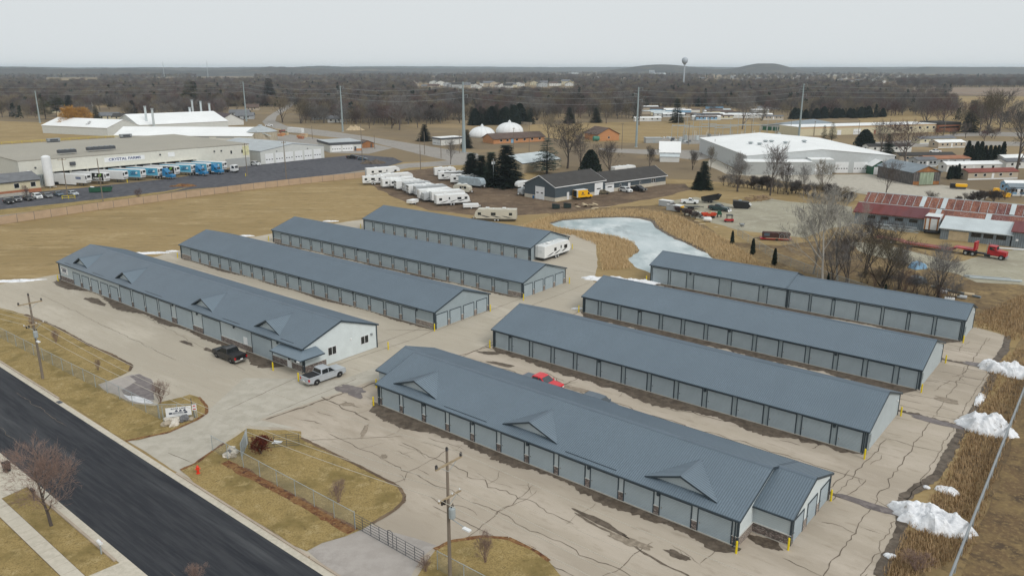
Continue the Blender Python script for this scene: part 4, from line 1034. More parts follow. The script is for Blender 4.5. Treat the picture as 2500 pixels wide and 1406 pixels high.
# ------------------------------------------------------------------ other ground
sheet('pond_ice', jag(px((1342,546),(1372,538),(1440,534),(1520,531),(1560,534),(1590,541),(1600,556),(1630,575),(1680,597),(1725,618),(1750,640),(1690,660),(1600,672),(1545,650),(1535,632),(1560,612),(1545,590),(1500,576),(1440,566),(1385,560),(1350,552)), 1.0, 2), .022, 'ice')
border('pond_bank', px((1342,546),(1372,538),(1440,533),(1520,529),(1566,532),(1594,540),(1604,556),(1634,574),(1684,596),(1729,617)), .9, .03, 'wet')
sheet('dirt_yard', jag(px((905,452),(985,418),(1060,410),(1180,420),(1290,440),(1300,478),(1360,494),(1460,474),(1625,450),(1672,448),(1690,462),(1640,476),(1540,494),(1450,510),(1340,520),(1240,528),(1150,525),(1050,512),(980,490)), 1.5, 4), .016, 'dirt')
sheet('track', jag(px((1340,520),(1450,506),(1560,488),(1660,468),(1690,454),(1640,446),(1622,454),(1560,474),(1460,492),(1380,502)), .8, 3), .020, 'road_grey') if False else None
sheet('gravel_yard', jag(px((1640,490),(1700,482),(1790,500),(1890,486),(1920,492),(2080,505),(2090,545),(2000,565),(1970,580),(1860,570),(1800,562),(1740,545),(1690,530),(1650,512)), 1.2, 3), .018, 'gravel')
sheet('gravel_lane', jag(px((2080,590),(2170,600),(2250,620),(2330,640),(2480,610),(2700,640),(2700,730),(2490,695),(2390,690),(2330,668),(2200,640),(2090,612)), 1.0, 3), .018, 'gravel')
sheet('warehouse_yard', jag(px((1740,386),(1810,424),(1980,426),(2125,426),(2240,455),(2300,452),(2420,470),(2400,490),(2250,482),(2130,478),(1990,455),(1870,435),(1770,424),(1720,400)), 1.0, 4), .022, 'drive')
sheet('warehouse_lane', jag(px((1460,362),(1560,365),(1740,368),(1742,386),(1700,392),(1600,378),(1480,372)), 1.0, 4), .022, 'road_grey')
sheet('truck_yard', jag([gp(x,y) for x, y in ((-120,520),(0,470),(75,470),(190,460),(420,436),(612,404),(790,386),(870,378),(960,385),(985,396),(940,408),(890,416),(760,434),(620,450),(470,462),(330,482),(215,496),(150,500),(0,514),(-100,530))], .5, 4), .02, 'yard_asphalt')
sheet('fence_road', jag([gp(x,y) for x, y in ((-120,545),(0,527),(120,512),(240,497),(330,486),(480,464),(640,446),(800,428),(900,416),(985,400),(1100,392),(1150,392),(1152,402),(1000,410),(905,428),(760,443),(620,459),(420,484),(240,509),(0,544),(-120,562))], .2, 4), .024, 'road_grey')
sheet('verge', jag([gp(x,y) for x, y in ((-120,530),(0,512),(150,497),(300,480),(400,468),(465,456),(430,466),(330,484),(240,494),(120,509),(0,523),(-120,540))], .4, 3), .028, 'lawn')
sheet('town_road', jag([gp(x,y) for x, y in ((640,298),(655,284),(690,262),(720,246),(728,246),(705,266),(676,284),(672,296),(700,308),(800,320),(900,334),(1000,350),(1100,366),(1165,375),(1180,392),(1100,394),(1020,376),(900,346),(780,332),(690,320),(650,308))], .4, 6), .03, 'road_grey')
sheet('shop_yard', jag([gp(x,y) for x, y in ((640,325),(690,326),(790,340),(900,350),(960,362),(900,376),(806,374),(770,362),(690,346),(640,342))], .6, 6), .026, 'road_grey')
sheet('substation_pad', jag([gp(x,y) for x, y in ((1600,338),(1700,330),(1860,326),(1905,340),(1900,352),(1760,352),(1620,352))], .8, 6), .026, 'road_grey')
sheet('dam_slope', jag([gp(x,y) for x, y in ((1290,305),(1450,300),(1700,296),(1820,292),(1870,306),(1900,330),(1760,332),(1560,350),(1400,345),(1290,330))], 1, 8), .014, 'field')
sheet('far_field', jag([gp(x,y) for x, y in ((-300,320),(0,296),(120,300),(210,310),(330,330),(0,350),(-300,380))], 1, 8), .016, 'field')
sheet('far_field', [gp(x,y) for x, y in ((118,201),(222,197),(236,193),(130,195))], .5, 'field')
sheet('far_field', [gp(x,y) for x, y in ((2080,262),(2250,236),(2600,236),(2600,300),(2300,330),(2100,300))], .05, 'field')
ground_mat('plough', [(.24,.18,.135),(.20,.15,.115),(.28,.21,.15)], [.01,.05], bump=0)
sheet('ploughed_field', [gp(x,y) for x, y in ((2170,222),(2250,214),(2700,216),(2700,238),(2300,232))], .3, 'plough')
sheet('far_field', [gp(x,y) for x, y in ((1600,177),(1690,172),(2050,172),(2600,174),(2600,178),(2250,179),(1950,181))], 2.0, 'plough')
sheet('far_field', [gp(x,y) for x, y in ((490,196),(610,186),(620,184),(540,186))], 1.0, 'plough')

# ------------------------------------------------------------------ generic halls and houses
stripes('metal_white', (.60,.61,.58), 'xy', .4, .93, width=.15, bump=.2)
stripes('metal_cream', (.64,.63,.56), 'xy', .6, .95, width=.1, bump=.1)
stripes('metal_grey', (.40,.41,.40), 'xy', .35, .85, width=.2, bump=.3)
stripes('metal_pale', (.50,.52,.52), 'xy', .35, .88, width=.2, bump=.3)
stripes('metal_tan', (.42,.36,.26), 'xy', .4, .9, width=.15, bump=.2)
stripes('slate_wall', (.075,.095,.11), 'xy', .3, .8, width=.15, bump=.3)
stripes('old_tin', (.20,.235,.26), 'xy', .45, .6, width=.25, bump=.5, var=.25)
stripes('old_wood', (.115,.105,.10), 'xy', .9, .45, width=.3, bump=.5, var=.4)
stripes('house_white', (.66,.66,.63), 'z', .25, .93, width=.15, bump=.1)
stripes('house_cream', (.60,.54,.38), 'z', .25, .93, width=.15, bump=.1)
stripes('house_grey', (.40,.42,.43), 'z', .25, .93, width=.15, bump=.1)
stripes('house_tan', (.45,.38,.29), 'z', .25, .93, width=.15, bump=.1)
stripes('house_blue', (.22,.40,.58), 'z', .25, .93, width=.15, bump=.1)
mat('brick', (.36,.15,.08), .9, .2, 3.0); mat('brick_orange', (.50,.24,.11), .9, .15, 3.0)
mat('membrane', (.36,.335,.28), .95, .08, .05, fine=.06)
mat('shingle_dark', (.062,.058,.055), .95, .25, .5, fine=.2); mat('shingle_brown', (.12,.085,.07), .95, .2, .5); mat('shingle_grey', (.16,.165,.175), .95, .15, .5); mat('shingle_red', (.22,.07,.055), .95, .15, .5); mat('shingle_orange', (.36,.17,.10), .95, .15, .5)
mat('tin_roof', (.42,.45,.46), .5, .12, .3, metal=.2); mat('tin_roof_blue', (.22,.26,.29), .55, .15, .3, metal=.2); mat('tin_pale', (.52,.57,.58), .5, .1, .3, metal=.1)
rust_mat('rust_pale', (.38,.31,.28), (.15,.045,.038), (.23,.08,.042), (.55,.66)); rust_mat('rust_red', (.30,.16,.12), (.17,.035,.03), (.13,.045,.05), (.68,.78))
mat('plywood', (.50,.40,.26), .9, .15, 1.0); mat('wood_green', (.29,.35,.25), .9, .25, 1.5, vec=(1,1,.2)); mat('wood_rust', (.30,.13,.045), .9, .3, 1.0)
mat('dark_hole', (.01,.01,.011), .9, .1); mat('green_trim', (.02,.10,.055), .5, .1)
def hall(name, label, cat, loc, rz, L, D, h, hr, wall, roof, axis='x', ov=.3, th=.18, group=None, fascia=None):
    t = thing(name, label, cat, (loc[0], loc[1], .0), rz, group)
    b = MB(); r = MB()
    if axis == 'x':
        b.extx([(0,-.1),(D,-.1),(D,h),(D/2,hr-.02),(0,h)][::-1], 0, L)
        s = (hr-h)/(D/2); e = h-s*ov
        r.extx([(-ov,e+.02),(-ov,e-th),(D/2,hr-th+.02) if False else (D/2,hr+.0),(D+ov,e-th),(D+ov,e+.02),(D/2,hr+th)], -ov, L+ov)
    elif axis == 'y':
        n = [(0,-.1),(L,-.1),(L,h),(L/2,hr-.02),(0,h)]
        b.exty(n, 0, D); s = (hr-h)/(L/2); e = h-s*ov
        r.exty([(-ov,e+.02),(-ov,e-th),(L/2,hr),(L+ov,e-th),(L+ov,e+.02),(L/2,hr+th)], -ov, D+ov)
    elif axis == 'shed':
        b.extx([(0,-.1),(D,-.1),(D,hr),(0,h)][::-1], 0, L)
        r.extx([(-ov,h-(hr-h)/D*ov),(-ov,h-(hr-h)/D*ov+th),(D+ov,hr+(hr-h)/D*ov+th),(D+ov,hr+(hr-h)/D*ov)][::-1], -ov, L+ov)
    else:
        b.box(0,L,0,D,-.1,h); r.box(-ov,L+ov,-ov,D+ov,h+.002,hr)
    b.obj('wall', wall, t); ro = r.obj('roof', roof, t)
    if fascia and axis == 'x':
        for yy in (-ov-.04, D+ov+.002):
            f = MB(); f.box(-ov,L+ov,yy,yy+.038,e-th-.02,e+.05); f.obj('fascia', fascia, ro)
        for xx in (-ov-.05, L+ov+.01):
            f = MB(); f.extx([(-ov,e-th),(D/2,hr-.04),(D+ov,e-th),(D+ov,e+.05),(D/2,hr+th+.03),(-ov,e+.05)], xx, xx+.04); f.obj('rake_trim', fascia, ro)
    return t
def panel(root, name, face, s0, s1, z0, z1, m, L=0, D=0, d=.06, **k):
    b = MB()
    if face == 'f': b.box(s0,s1,-d,-.004,z0,z1)
    elif face == 'r': b.box(L+.004,L+d,s0,s1,z0,z1)
    elif face == 'l': b.box(-d,-.004,s0,s1,z0,z1)
    return b.obj(name, m, root)
def garage(root, face, s0, s1, h, m='white_paint', L=0, lites=3, zl=1.3, d=.06):
    o = panel(root, 'overhead_door', face, s0, s1, .03, h, m, L, d=d)
    n = lites; w = (s1-s0)/max(1, n)
    b = MB()
    for i in range(n):
        a, c = s0+w*i+w*.25, s0+w*(i+1)-w*.25
        if face == 'f': b.box(a,c,-d-.02,-d-.002,zl,zl+.35)
        elif face == 'r': b.box(L+d+.002,L+d+.02,a,c,zl,zl+.35)
        else: b.box(-d-.02,-d-.002,a,c,zl,zl+.35)
    if n: b.obj('door_panes', 'glass', o)
    return o
def wins(root, face, xs, w, h, z, L=0, m='white_paint'):
    for x in xs:
        if face == 'f': window(root, x, -.006, w, h, z, 0, 1, m)
        elif face == 'r': window(root, L+.006, x, w, h, z, PI/2, 1, m)
        else: window(root, -.006, x+w, w, h, z, -PI/2, 1, m)

mat('sign_blue', (.03,.05,.16), .6, .05)
# dairy warehouse with the long dock
ca = R(47.2)
cf = hall('dock_warehouse', 'long cream dairy warehouse with a grey flat roof and truck docks', 'warehouse', (-169.1,267.2), ca, 86, 70, 9.0, 9.25, 'metal_cream', 'membrane', 'flat', ov=.15)
b = MB(); b.box(10,62,-.10,-.004,1.1,4.7); b.obj('dock_opening', 'dark_hole', cf)
for i in range(10):
    b = MB(); x = 10+5.7*i; b.box(x,x+.7,-.25,-.105,0,4.7); b.obj('dock_pier', 'metal_cream', cf)
b = MB(); b.box(9.8,62.7,-1.2,-.005,4.7,4.9); b.obj('dock_canopy', 'metal_cream', cf)
b = MB(); b.box(75,85.9,-.08,-.004,0,3.6); b.obj('dark_bay', 'metal_grey', cf)
b = MB(); b.box(28,42.6,-.08,-.004,6.35,7.95); so = b.obj('sign_board', 'white_paint', cf)
text('CRYSTAL FARMS', 1.3, 'sign_blue', cf, (35.3,-.1,7.15), (PI/2,0,0), bold=.03, sx=1.22)
b = MB(); b.box(51.6,54.2,-.08,-.004,6.5,8.1); b.obj('sign_board', 'white_paint', cf)
b = MB(); b.box(83,85.8,-.09,-.004,4.6,8.4); b.obj('mural_panel', mat('mural', (.62,.60,.36), .7, .3, .6), cf)
for x in (77.5, 82.4): window(cf, x, -.006, .7, 1.3, 5.6, 0, 1, 'dark_steel')
for x, z in ((5.0,6.5),(48.5,7.6),(70.5,7.2),(73.5,7.2)):
    b = MB(); b.cbox((x,-.25,z),(.5,.4,.5)); b.obj('wall_light', 'dark_steel', cf)
b = MB(); b.cbox((17,-.4,6.9),(1.8,.7,1.2)); b.obj('vent_hood', 'dark_steel', cf)
b = MB(); b.box(72,73,-.5,-.1,2.2,3.0); b.obj('wall_unit', 'galv', cf)
b = MB(); b.box(9.6,10.6,-.12,-.105,0,2.6); b.obj('door', 'dark_steel', cf)
for x, y, n in ((16,9,3),(27,12,5)):
    o = thing('rooftop_condenser', 'dark finned condenser unit %s on the dairy warehouse roof' % ('near the left tank' if n == 3 else 'with the longer row of fans'), 'condenser', cf.matrix_world @ Vector((0,0,0)))
    w = Matrix.Rotation(ca, 3, 'Z') @ Vector((x,y,0)); o.location = (-169.1+w.x, 267.2+w.y, 9.25); o.rotation_euler = (0,0,ca)
    b = MB(); b.box(0,n*2.0,0,2.2,.6,1.7); b.obj('casing', 'dark_steel', o)
    for i in range(n):
        b = MB(); b.lathe([(.8,1.7),(.85,1.95),(.75,1.96),(.1,1.8)], 12, (1+2.0*i,1.1,0)); b.obj('fan', 'steel', o)
    for i in range(n+1):
        b = MB(); b.box(i*2.0-.05,i*2.0+.05,.1,.2,0,.6); b.obj('leg', 'galv', o)
def yellow_rail(label, a, c, z=9.25, n=14, m='yellow_paint'):
    t = thing('guard_rail', label, 'railing', a); d = Vector(c)-Vector(a)
    for i in range(n+1):
        b = MB(); p = d*(i/n); b.tube(p, p+Vector((0,0,1.1)), .04,.04,4); b.obj('post', m, t)
    for zz in (.6, 1.1):
        b = MB(); b.tube(Vector((0,0,zz)), d+Vector((0,0,zz)), .05,.05,4); b.obj('rail', m, t)
w = lambda x, y, z: Vector((-169.1,267.2,z)) + Matrix.Rotation(ca, 3, 'Z') @ Vector((x,y,0))
yellow_rail('yellow guard rail along the back edge of the dairy warehouse roof', w(10,69,9.25), w(62,69,9.25))
for x in (30, 60):
    p = w(x, 66, 9.25); t = thing('air_handler', 'boxy air handler %s of the dairy roof rail' % ('at the left part' if x == 30 else 'at the right end'), 'air handler', p, ca)
    b = MB(); b.box(0,5,0,2,.4,1.6); b.obj('casing', 'steel', t); b = MB(); b.box(1,4,-.3,0,.7,1.3); b.obj('intake', 'dark_steel', t)
    b = MB(); b.box(.2,4.8,.2,1.8,0,.4); b.obj('frame', 'dark_steel', t)
# tanks
for x, y, r, h, lb in ((123,458,1.45,10.6,'tall white cylindrical tank in front of the dairy warehouse'),(73,456,1.5,5.6,'short white domed tank beside the beige office')):
    p = gp(x, y); t = thing('storage_tank', lb, 'tank', (p.x,p.y,0))
    b = MB(); b.lathe([(r*.9,.5),(r,.7),(r,h-.3),(r*.95,h),(r*.5,h+.35),(.05,h+.5)], 20); b.obj('shell', 'white_paint', t, smooth=False)
    for i in range(4):
        b = MB(); a = i*PI/2+.5; b.tube((r*.8*math.cos(a),r*.8*math.sin(a),0),(r*.8*math.cos(a),r*.8*math.sin(a),.6),.12,.12,6); b.obj('leg', 'galv', t)
    b = MB(); b.path([(r+.1,-.5,.4),(r+.5,-.6,.5),(r+1.2,-.9,.4)],.1,6); b.obj('pipe', 'white_paint', t)
p = gp(93,458); t = thing('vaporizer', 'grey finned vaporizer rack standing between the two white tanks', 'vaporizer', (p.x,p.y,0), ca)
for i in range(6):
    b = MB(); b.box(i*.5,i*.5+.25,0,1.8,.5,4.2); b.obj('fin', 'galv', t)
b = MB(); b.box(-.1,3.0,.2,1.6,0,.5); b.obj('base', 'concrete_plain' if False else 'foundation', t)
# beige office
of = hall('office_building', 'low beige office with a brick band and grey roof at the left edge', 'office', (gp(-60,485).x,gp(-60,485).y), R(52), 19.5, 14, 4.2, 6.0, 'house_cream', 'shingle_grey', 'x', ov=.5, fascia='dark_steel')
panel(of, 'brick_band', 'f', 0, 19.5, 0, 1.2, 'brick'); wins(of, 'f', (11.5,16.5), 1.6, 1.6, 1.8)
b = MB(); b.box(0,14,-4.5,-4.2,0,1.0); b.obj('ramp_rail', 'foundation', of)
# six-door garage, two-door shop and neighbours
g = hall('service_garage', 'pale service garage with six white overhead doors', 'garage', (-107.4,334.3), R(50), 33, 44, 5.6, 7.6, 'metal_white', 'tin_roof', 'y', ov=.2)
for i in range(6): garage(g, 'f', 2.2+5.0*i, 6.2+5.0*i, 4.3, 'white_paint', lites=3, zl=1.6)
for x in (8.0, 24): 
    b = MB(); b.cbox((x,-.2,5.0),(.4,.3,.3)); b.obj('wall_light', 'dark_steel', g)
s2 = hall('workshop', 'small workshop with a dark fascia and two wide white doors', 'workshop', (-89.2,384.3), R(30), 16.5, 20, 3.6, 4.6, 'metal_white', 'tin_roof', 'flat', ov=.3)
b = MB(); b.box(-.35,16.85,-.36,-.31,3.4,4.55); b.obj('fascia', 'dark_steel', s2); b = MB(); b.box(-.38,-.31,-.3,20.3,3.4,4.55); b.obj('fascia', 'dark_steel', s2)
garage(s2, 'f', .8, 5.6, 3.2, lites=4, zl=1.2); garage(s2, 'f', 6.4, 11.6, 3.2, lites=4, zl=1.2); panel(s2, 'brick_band', 'f', 12.2, 16.4, 0, 1.1, 'brick_orange'); panel(s2, 'door', 'f', 12.4, 13.4, 0.02, 2.1, 'dark_steel', d=.08)
p = gp(884,362); sh = hall('cabin', 'small orange-brown wooden cabin beside the two-door workshop', 'cabin', (p.x,p.y), R(32), 6.5, 7, 2.4, 3.6, mat('cabin_wood', (.32,.14,.055), .8, .15, 1.0), 'shingle_brown', 'y', ov=.4); panel(sh, 'door', 'f', 4.6, 5.6, 0, 2, 'shingle_brown')
wb = hall('pump_house', 'white flat-roofed service building with a dark fascia beside the tall pole', 'service building', (-37.7,417.5), R(39.9), 14.3, 8.0, 3.2, 4.0, 'house_white', 'white_roof', 'flat', ov=.3)
b = MB(); b.box(-.33,14.63,-.36,-.31,3.1,3.96); b.obj('fascia', 'dark_steel', wb); b = MB(); b.box(-.38,-.31,-.3,8.3,3.1,3.96); b.obj('fascia', 'dark_steel', wb)
garage(wb, 'l', .6, 3.6, 2.7, 'white_soft', lites=3, zl=.9); garage(wb, 'l', 4.2, 7.4, 2.7, 'white_soft', lites=3, zl=.9)
# digester domes
for (x, y, r, h, lb) in ((1176,337,7.8,6.0,'left white ribbed dome with a pointed cap'),(1244,328,8.7,6.6,'right white ribbed dome behind the brown roofs')):
    p = gp(x, y); p.y += r; t = thing('dome', lb, 'dome', (p.x,p.y,0), .2, 'white domes')
    b = MB(); n = 9; b.lathe([(r,-.1),(r,1.2)]+[(r*math.cos(PI/2*i/n), 1.2+(h-1.2)*math.sin(PI/2*i/n)) for i in range(1,n)]+[(.3,h)], 28); b.obj('shell', 'white_paint', t, smooth=True)
    for i in range(14):
        a = 2*PI*i/14; b = MB(); pts = [Vector((r*1.01*math.cos(PI/2*j/n)*math.cos(a), r*1.01*math.cos(PI/2*j/n)*math.sin(a), 1.2+(h-1.15)*math.sin(PI/2*j/n))) for j in range(0,n)]; b.path(pts, .1, 4); b.obj('rib', 'white_soft', t)
    b = MB(); b.lathe([(1.1,h-.1),(1.0,h+.5),(.1,h+1.6)], 12); b.obj('cap', 'white_soft', t)
p = gp(1205,352); sc = hall('long_house', 'long brown-roofed brick building in front of the right dome', 'building', (p.x,p.y), R(31), 33, 12, 2.8, 5.0, 'brick_orange', 'shingle_brown', 'x', ov=.6)
wins(sc, 'f', (4,8,14,19,24,29), 1.6, 1.2, 1.0); panel(sc, 'blue_door', 'f', 11, 12.6, 0, 2.3, 'house_blue')
p = gp(1459,345); bk = hall('brick_house', 'orange brick gabled building with a dark roof on the dry slope', 'building', (p.x,p.y), R(22), 13.7, 16, 3.8, 7.0, 'brick_orange', 'shingle_brown', 'y', ov=.6); wins(bk, 'f', (6.5,), 1.2, 1.2, 1.2)
p = gp(1462,344); t = thing('oil_tank', 'green horizontal tank beside the orange brick building', 'tank', (p.x-2,p.y-4,0), .3)
b = MB(); b.lathe([(.2,-1.9),(1.3,-1.7),(1.4,0),(1.3,1.7),(.2,1.9)], 14, (0,0,1.6), 'x'); b.obj('shell', mat('tank_green', (.05,.19,.13), .5, .1, 1.0), t)
for x in (-1, 1): b = MB(); b.box(x-.15,x+.15,-.8,.8,0,.6); b.obj('saddle', 'foundation', t)
tn = hall('tan_shed', 'tan metal shed with a pale roof behind the spruce trees', 'shed', (4.1,304.9), R(46.5), 23, 15.8, 3.9, 6.4, 'metal_tan', 'tin_pale', 'x', ov=.15, fascia='dark_steel')
# the RV shop
rs = hall('repair_shop', 'dark slate repair shop with a white-trimmed shingle roof', 'workshop', (13.3,238.4), R(43), 23.5, 13.5, 4.6, 7.4, 'slate_wall', 'shingle_dark', 'x', ov=.35, fascia='white_paint')
b = MB(); b.box(-.06,23.5,-.06,-.004,0,1.15); b.obj('block_base', 'concrete', rs); b = MB(); b.box(-.07,-.004,-.05,13.5,0,1.15); b.obj('block_base', 'concrete', rs)
garage(rs, 'l', 4.6, 8.6, 4.0, lites=2, zl=1.9, d=.1); panel(rs, 'door', 'f', 5.3, 6.3, .05, 2.4, 'white_paint', d=.1); garage(rs, 'f', 18.4, 22.4, 3.9, lites=1, zl=1.8, d=.1)
w2 = lambda x, y: Vector((13.3,238.4,0)) + Matrix.Rotation(R(43), 3, 'Z') @ Vector((x,y,0))
q = w2(23.5, 1.2)
rb = hall('long_workshop', 'lower slate wing with a long shingle roof joined to the repair shop', 'workshop', (q.x,q.y), R(39), 32, 11.5, 3.4, 6.0, 'slate_wall', 'shingle_dark', 'x', ov=.5, fascia='white_paint')
b = MB(); b.box(0,32,-.06,-.004,0,1.2); b.obj('block_base', 'concrete', rb)
garage(rb, 'f', 1.5, 5.6, 2.9, lites=1, zl=1.6, d=.1); panel(rb, 'door', 'f', 12.5, 13.6, .05, 2.3, 'white_paint', d=.1); wins(rb, 'f', (8.5,18.2), .7, 1.0, 1.3); wins(rb, 'f', (24.3,25.5), .9, 1.5, 1.2)
# white-roofed warehouse
wh = hall('white_warehouse', 'large grey metal warehouse with a wide bright white roof', 'warehouse', (92.0,306.5), R(0), 58, 79, 6.9, 9.2, 'metal_pale', 'white_roof', 'y', ov=.25)
garage(wh, 'f', 35.0, 40.2, 4.3, lites=5, zl=1.6); garage(wh, 'f', 42.3, 47.6, 4.3, lites=5, zl=1.6)
for x, y in ((14,30),(19,38),(21,36),(24,27),(12,36),(33,30)):
    p = Vector((92+x,306.5+y,7+2.3*(x/29) if x < 29 else 9.2)); t = thing('roof_vent', 'low round grey roof ventilator on the white warehouse roof', 'vent', p, 0, 'vents on the white roof')
    b = MB(); b.lathe([(.6,-.1),(.6,.4),(1.1,.45),(1.2,.7),(.6,.95)], 14); b.obj('cowl', 'galv', t); b = MB(); b.box(-.7,.7,-.7,.7,-.15,.08); b.obj('curb', 'galv', t)
an = hall('warehouse_annex', 'lower grey annex with a white roof before the big white warehouse', 'annex', (90.4,301.0), R(-1), 25, 5.3, 4.9, 5.3, 'metal_grey', 'white_roof', 'shed', ov=.15); garage(an, 'f', 14.5, 18, 3.6, lites=0)
en = hall('warehouse_entry', 'small grey entry block between annex and warehouse doors', 'annex', (115.6,301.6), 0, 8.6, 4.7, 5.7, 6.0, 'metal_pale', 'white_roof', 'shed', ov=.1); garage(en, 'f', 1.6, 5.2, 3.9, lites=0)
p = gp(2128,427); gl_ = hall('green_lean_to', 'dark green lean-to with a white door beside the warehouse', 'shed', (p.x,p.y), R(0), 6, 12, 3.6, 5.4, 'green_trim', 'white_roof', 'y', ov=.4); panel(gl_, 'door', 'f', .6, 3.0, .05, 3.0, 'white_paint', d=.08)
# weathered barn
bn = hall('weathered_barn', 'weathered grey wooden barn with pale green double doors', 'barn', (141.4,274.0), R(8), 10.6, 21.0, 4.6, 6.6, 'old_wood', 'tin_roof_blue', 'y', ov=.5)
panel(bn, 'gable_panel', 'f', .3, 10.3, .05, 1.2, 'wood_rust', d=.03)
b = MB(); b.add([(0,-.04,4.5),(10.6,-.04,4.5),(5.3,-.04,6.5)],[(0,1,2)]); b.obj('gable_boards', 'wood_rust', bn)
for x in (2.6, 5.3): panel(bn, 'barn_door', 'f', x+.03, x+2.64, .05, 4.3, 'wood_green', d=.1)
# rusty barns
ra = R(-36)
ru = hall('rusty_barn', 'long tin barn with a rust-red corrugated roof beside the gravel yard', 'barn', (91.0,203.5), ra, 46, 9.0, 3.4, 5.0, 'old_tin', 'rust_pale', 'x', ov=.4)
b = MB(); b.box(-.38,16,-.42,-.405,2.9,3.0) ; rr = MB(); rr.extx([(-.45,3.24),(4.4,5.10),(4.4,5.19),(-.45,3.33)][::-1], -.42, 17.0); rr.obj('roof_panel', 'rust_red', ru)
ru2 = hall('rusty_barn', 'taller rust-roofed barn directly behind the long rusty one', 'barn', (96.6,211.0), ra, 45, 8.5, 4.6, 6.6, 'old_tin', 'rust_pale', 'x', ov=.3)
for k in range(24):
    rr = MB(); x = .5+1.9*k; rr.extx([(-.32,4.55),(4.25,6.62),(4.25,6.86),(-.32,4.78)][::-1], x, x+.09); rr.obj('roof_batten', 'tin_roof', ru2)
for x in (13.2, 18.2, 33.5):
    rr = MB(); rr.extx([(-.35,4.76),(4.25,6.83),(4.25,6.87),(-.35,4.80)][::-1], x+.3, x+1.4); rr.obj('roof_sheet', 'tin_pale', ru2)
for x in (18.5, 29.5): 
    rr = MB(); rr.extx([(-.42,3.50),(4.4,5.22),(4.4,5.26),(-.42,3.54)][::-1], x, x+1.2); rr.obj('roof_sheet', 'tin_pale', ru)
rr = MB(); rr.box(-.3,46.3,4.4,4.62,5.12,5.3); rr.obj('ridge_cap', 'tin_pale', ru); rr = MB(); rr.box(-.3,45.3,4.15,4.4,6.72,6.9); rr.obj('ridge_cap', 'tin_pale', ru2)
for x in (3.2,6.4,9.8,13.2): panel(ru, 'window', 'f', x, x+1.9, 1.9, 2.7, 'glass', d=.05)
wr = lambda x, y: Vector((91.0,203.5,0)) + Matrix.Rotation(ra, 3, 'Z') @ Vector((x,y,0))
q = wr(21.5,-8.0)
ext = hall('tin_extension', 'grey tin lean-to with three dark windows in front of the rusty barn', 'shed', (q.x,q.y), ra, 14.5, 8.0, 2.7, 4.2, 'old_tin', 'tin_pale', 'shed', ov=.4)
panel(ext, 'plank_door', 'f', 1.8, 6.0, .05, 2.3, 'plywood'); 
for x in (6.5,9.0,11.6): panel(ext, 'window', 'f', x, x+2.0, 1.4, 2.4, 'glass', d=.05)
q = wr(36.2,-8.2)
ex2 = hall('tin_extension', 'grey tin wing with a rust-red roof at the right end of the barns', 'shed', (q.x,q.y), ra, 18, 8.2, 3.6, 4.6, 'old_tin', 'rust_red', 'shed', ov=.4)
panel(ex2, 'window', 'f', 2.6, 4.8, 2.2, 2.9, 'glass'); panel(ex2, 'notice', 'f', .8, 1.3, 1.5, 2.0, 'white_paint')
q = wr(17.0,-3.0)
t = thing('old_box_truck', 'old white box truck body stained with rust beside the barn wall', 'truck', (q.x,q.y,.0), ra)
b = MB(); b.box(0,3.4,0,6,1.1,4.4); b.obj('box', 'white_soft', t); b = MB(); b.box(-.02,3.42,-.03,-.005,3.9,4.42); b.obj('roof_edge', 'rust_red', t)
for x in (.1,1.1,2.9): b = MB(); b.box(x,x+.35,-.035,-.006,1.1,3.9); b.obj('rust_stripe', 'wood_rust', t)
b = MB(); b.box(.2,3.2,.3,5.6,.4,1.1); b.obj('frame', 'dark_steel', t)
for y in (1.0,5.0): b = MB(); b.lathe([(.45,-.15),(.45,.15)],12,(.3,y,.45),'x'); b.obj('wheel', 'rubber', t)
t = thing('pipe_stack', 'stack of long grey pipes and rails along the barn wall', 'pipes', wr(5,-2.4), ra)
random.seed(5)
for k in range(14):
    b = MB(); b.tube((random.uniform(0,1),-random.uniform(0,1.6),.15+.09*k),(10+random.uniform(0,1.5),-random.uniform(0,1.6),.15+.09*k),.07,.07,5); b.obj('pipe', 'steel' if k % 2 else 'tin_pale', t)
b = MB(); b.tube((4,-1.8,1.3),(6.6,-3.6,.1),.08,.08,5); b.obj('pipe', 'tin_pale', t)
# cream commercial strip
cs = hall('commercial_building', 'long cream commercial block with an orange stripe and white roof', 'commercial building', (172.8,476.2), R(17.2), 104, 19, 5.3, 5.5, 'house_cream', 'white_roof', 'flat', ov=.2)
b = MB(); b.box(-.1,104,-.1,-.005,4.5,4.8); b.obj('stripe', 'brick_orange', cs); garage(cs, 'f', 40, 45.5, 3.4, 'white_paint', lites=4); panel(cs, 'door', 'f', 55.5, 57, 0.05, 2.6, 'brick'); garage(cs, 'f', 28, 31, 3.0, lites=0); wins(cs, 'f', (83,90,96,101), 1.8, 1.4, 2.4)
q = Vector((172.8,476.2,0)) + Matrix.Rotation(R(17.2), 3, 'Z') @ Vector((104.1,-2,0))
br = hall('brick_block', 'red brick block with a dark band at the end of the cream building', 'building', (q.x,q.y), R(17.2), 17, 16, 4.6, 6.2, 'brick', 'shingle_dark', 'flat', ov=.2)
panel(br, 'window_band', 'f', 0, 16, 2.6, 3.6, 'glass')
p = gp(1858,318); gs = hall('storage_row', 'grey row of lock-ups with dark green doors beside the cream block', 'storage shed', (p.x,p.y), R(-40), 26, 60, 3.0, 4.6, 'metal_grey', 'tin_roof_blue', 'y', ov=.3)
for i in range(7): panel(gs, 'overhead_door', 'f', 1+3.5*i, 3.6+3.5*i, .05, 2.5, 'green_trim')
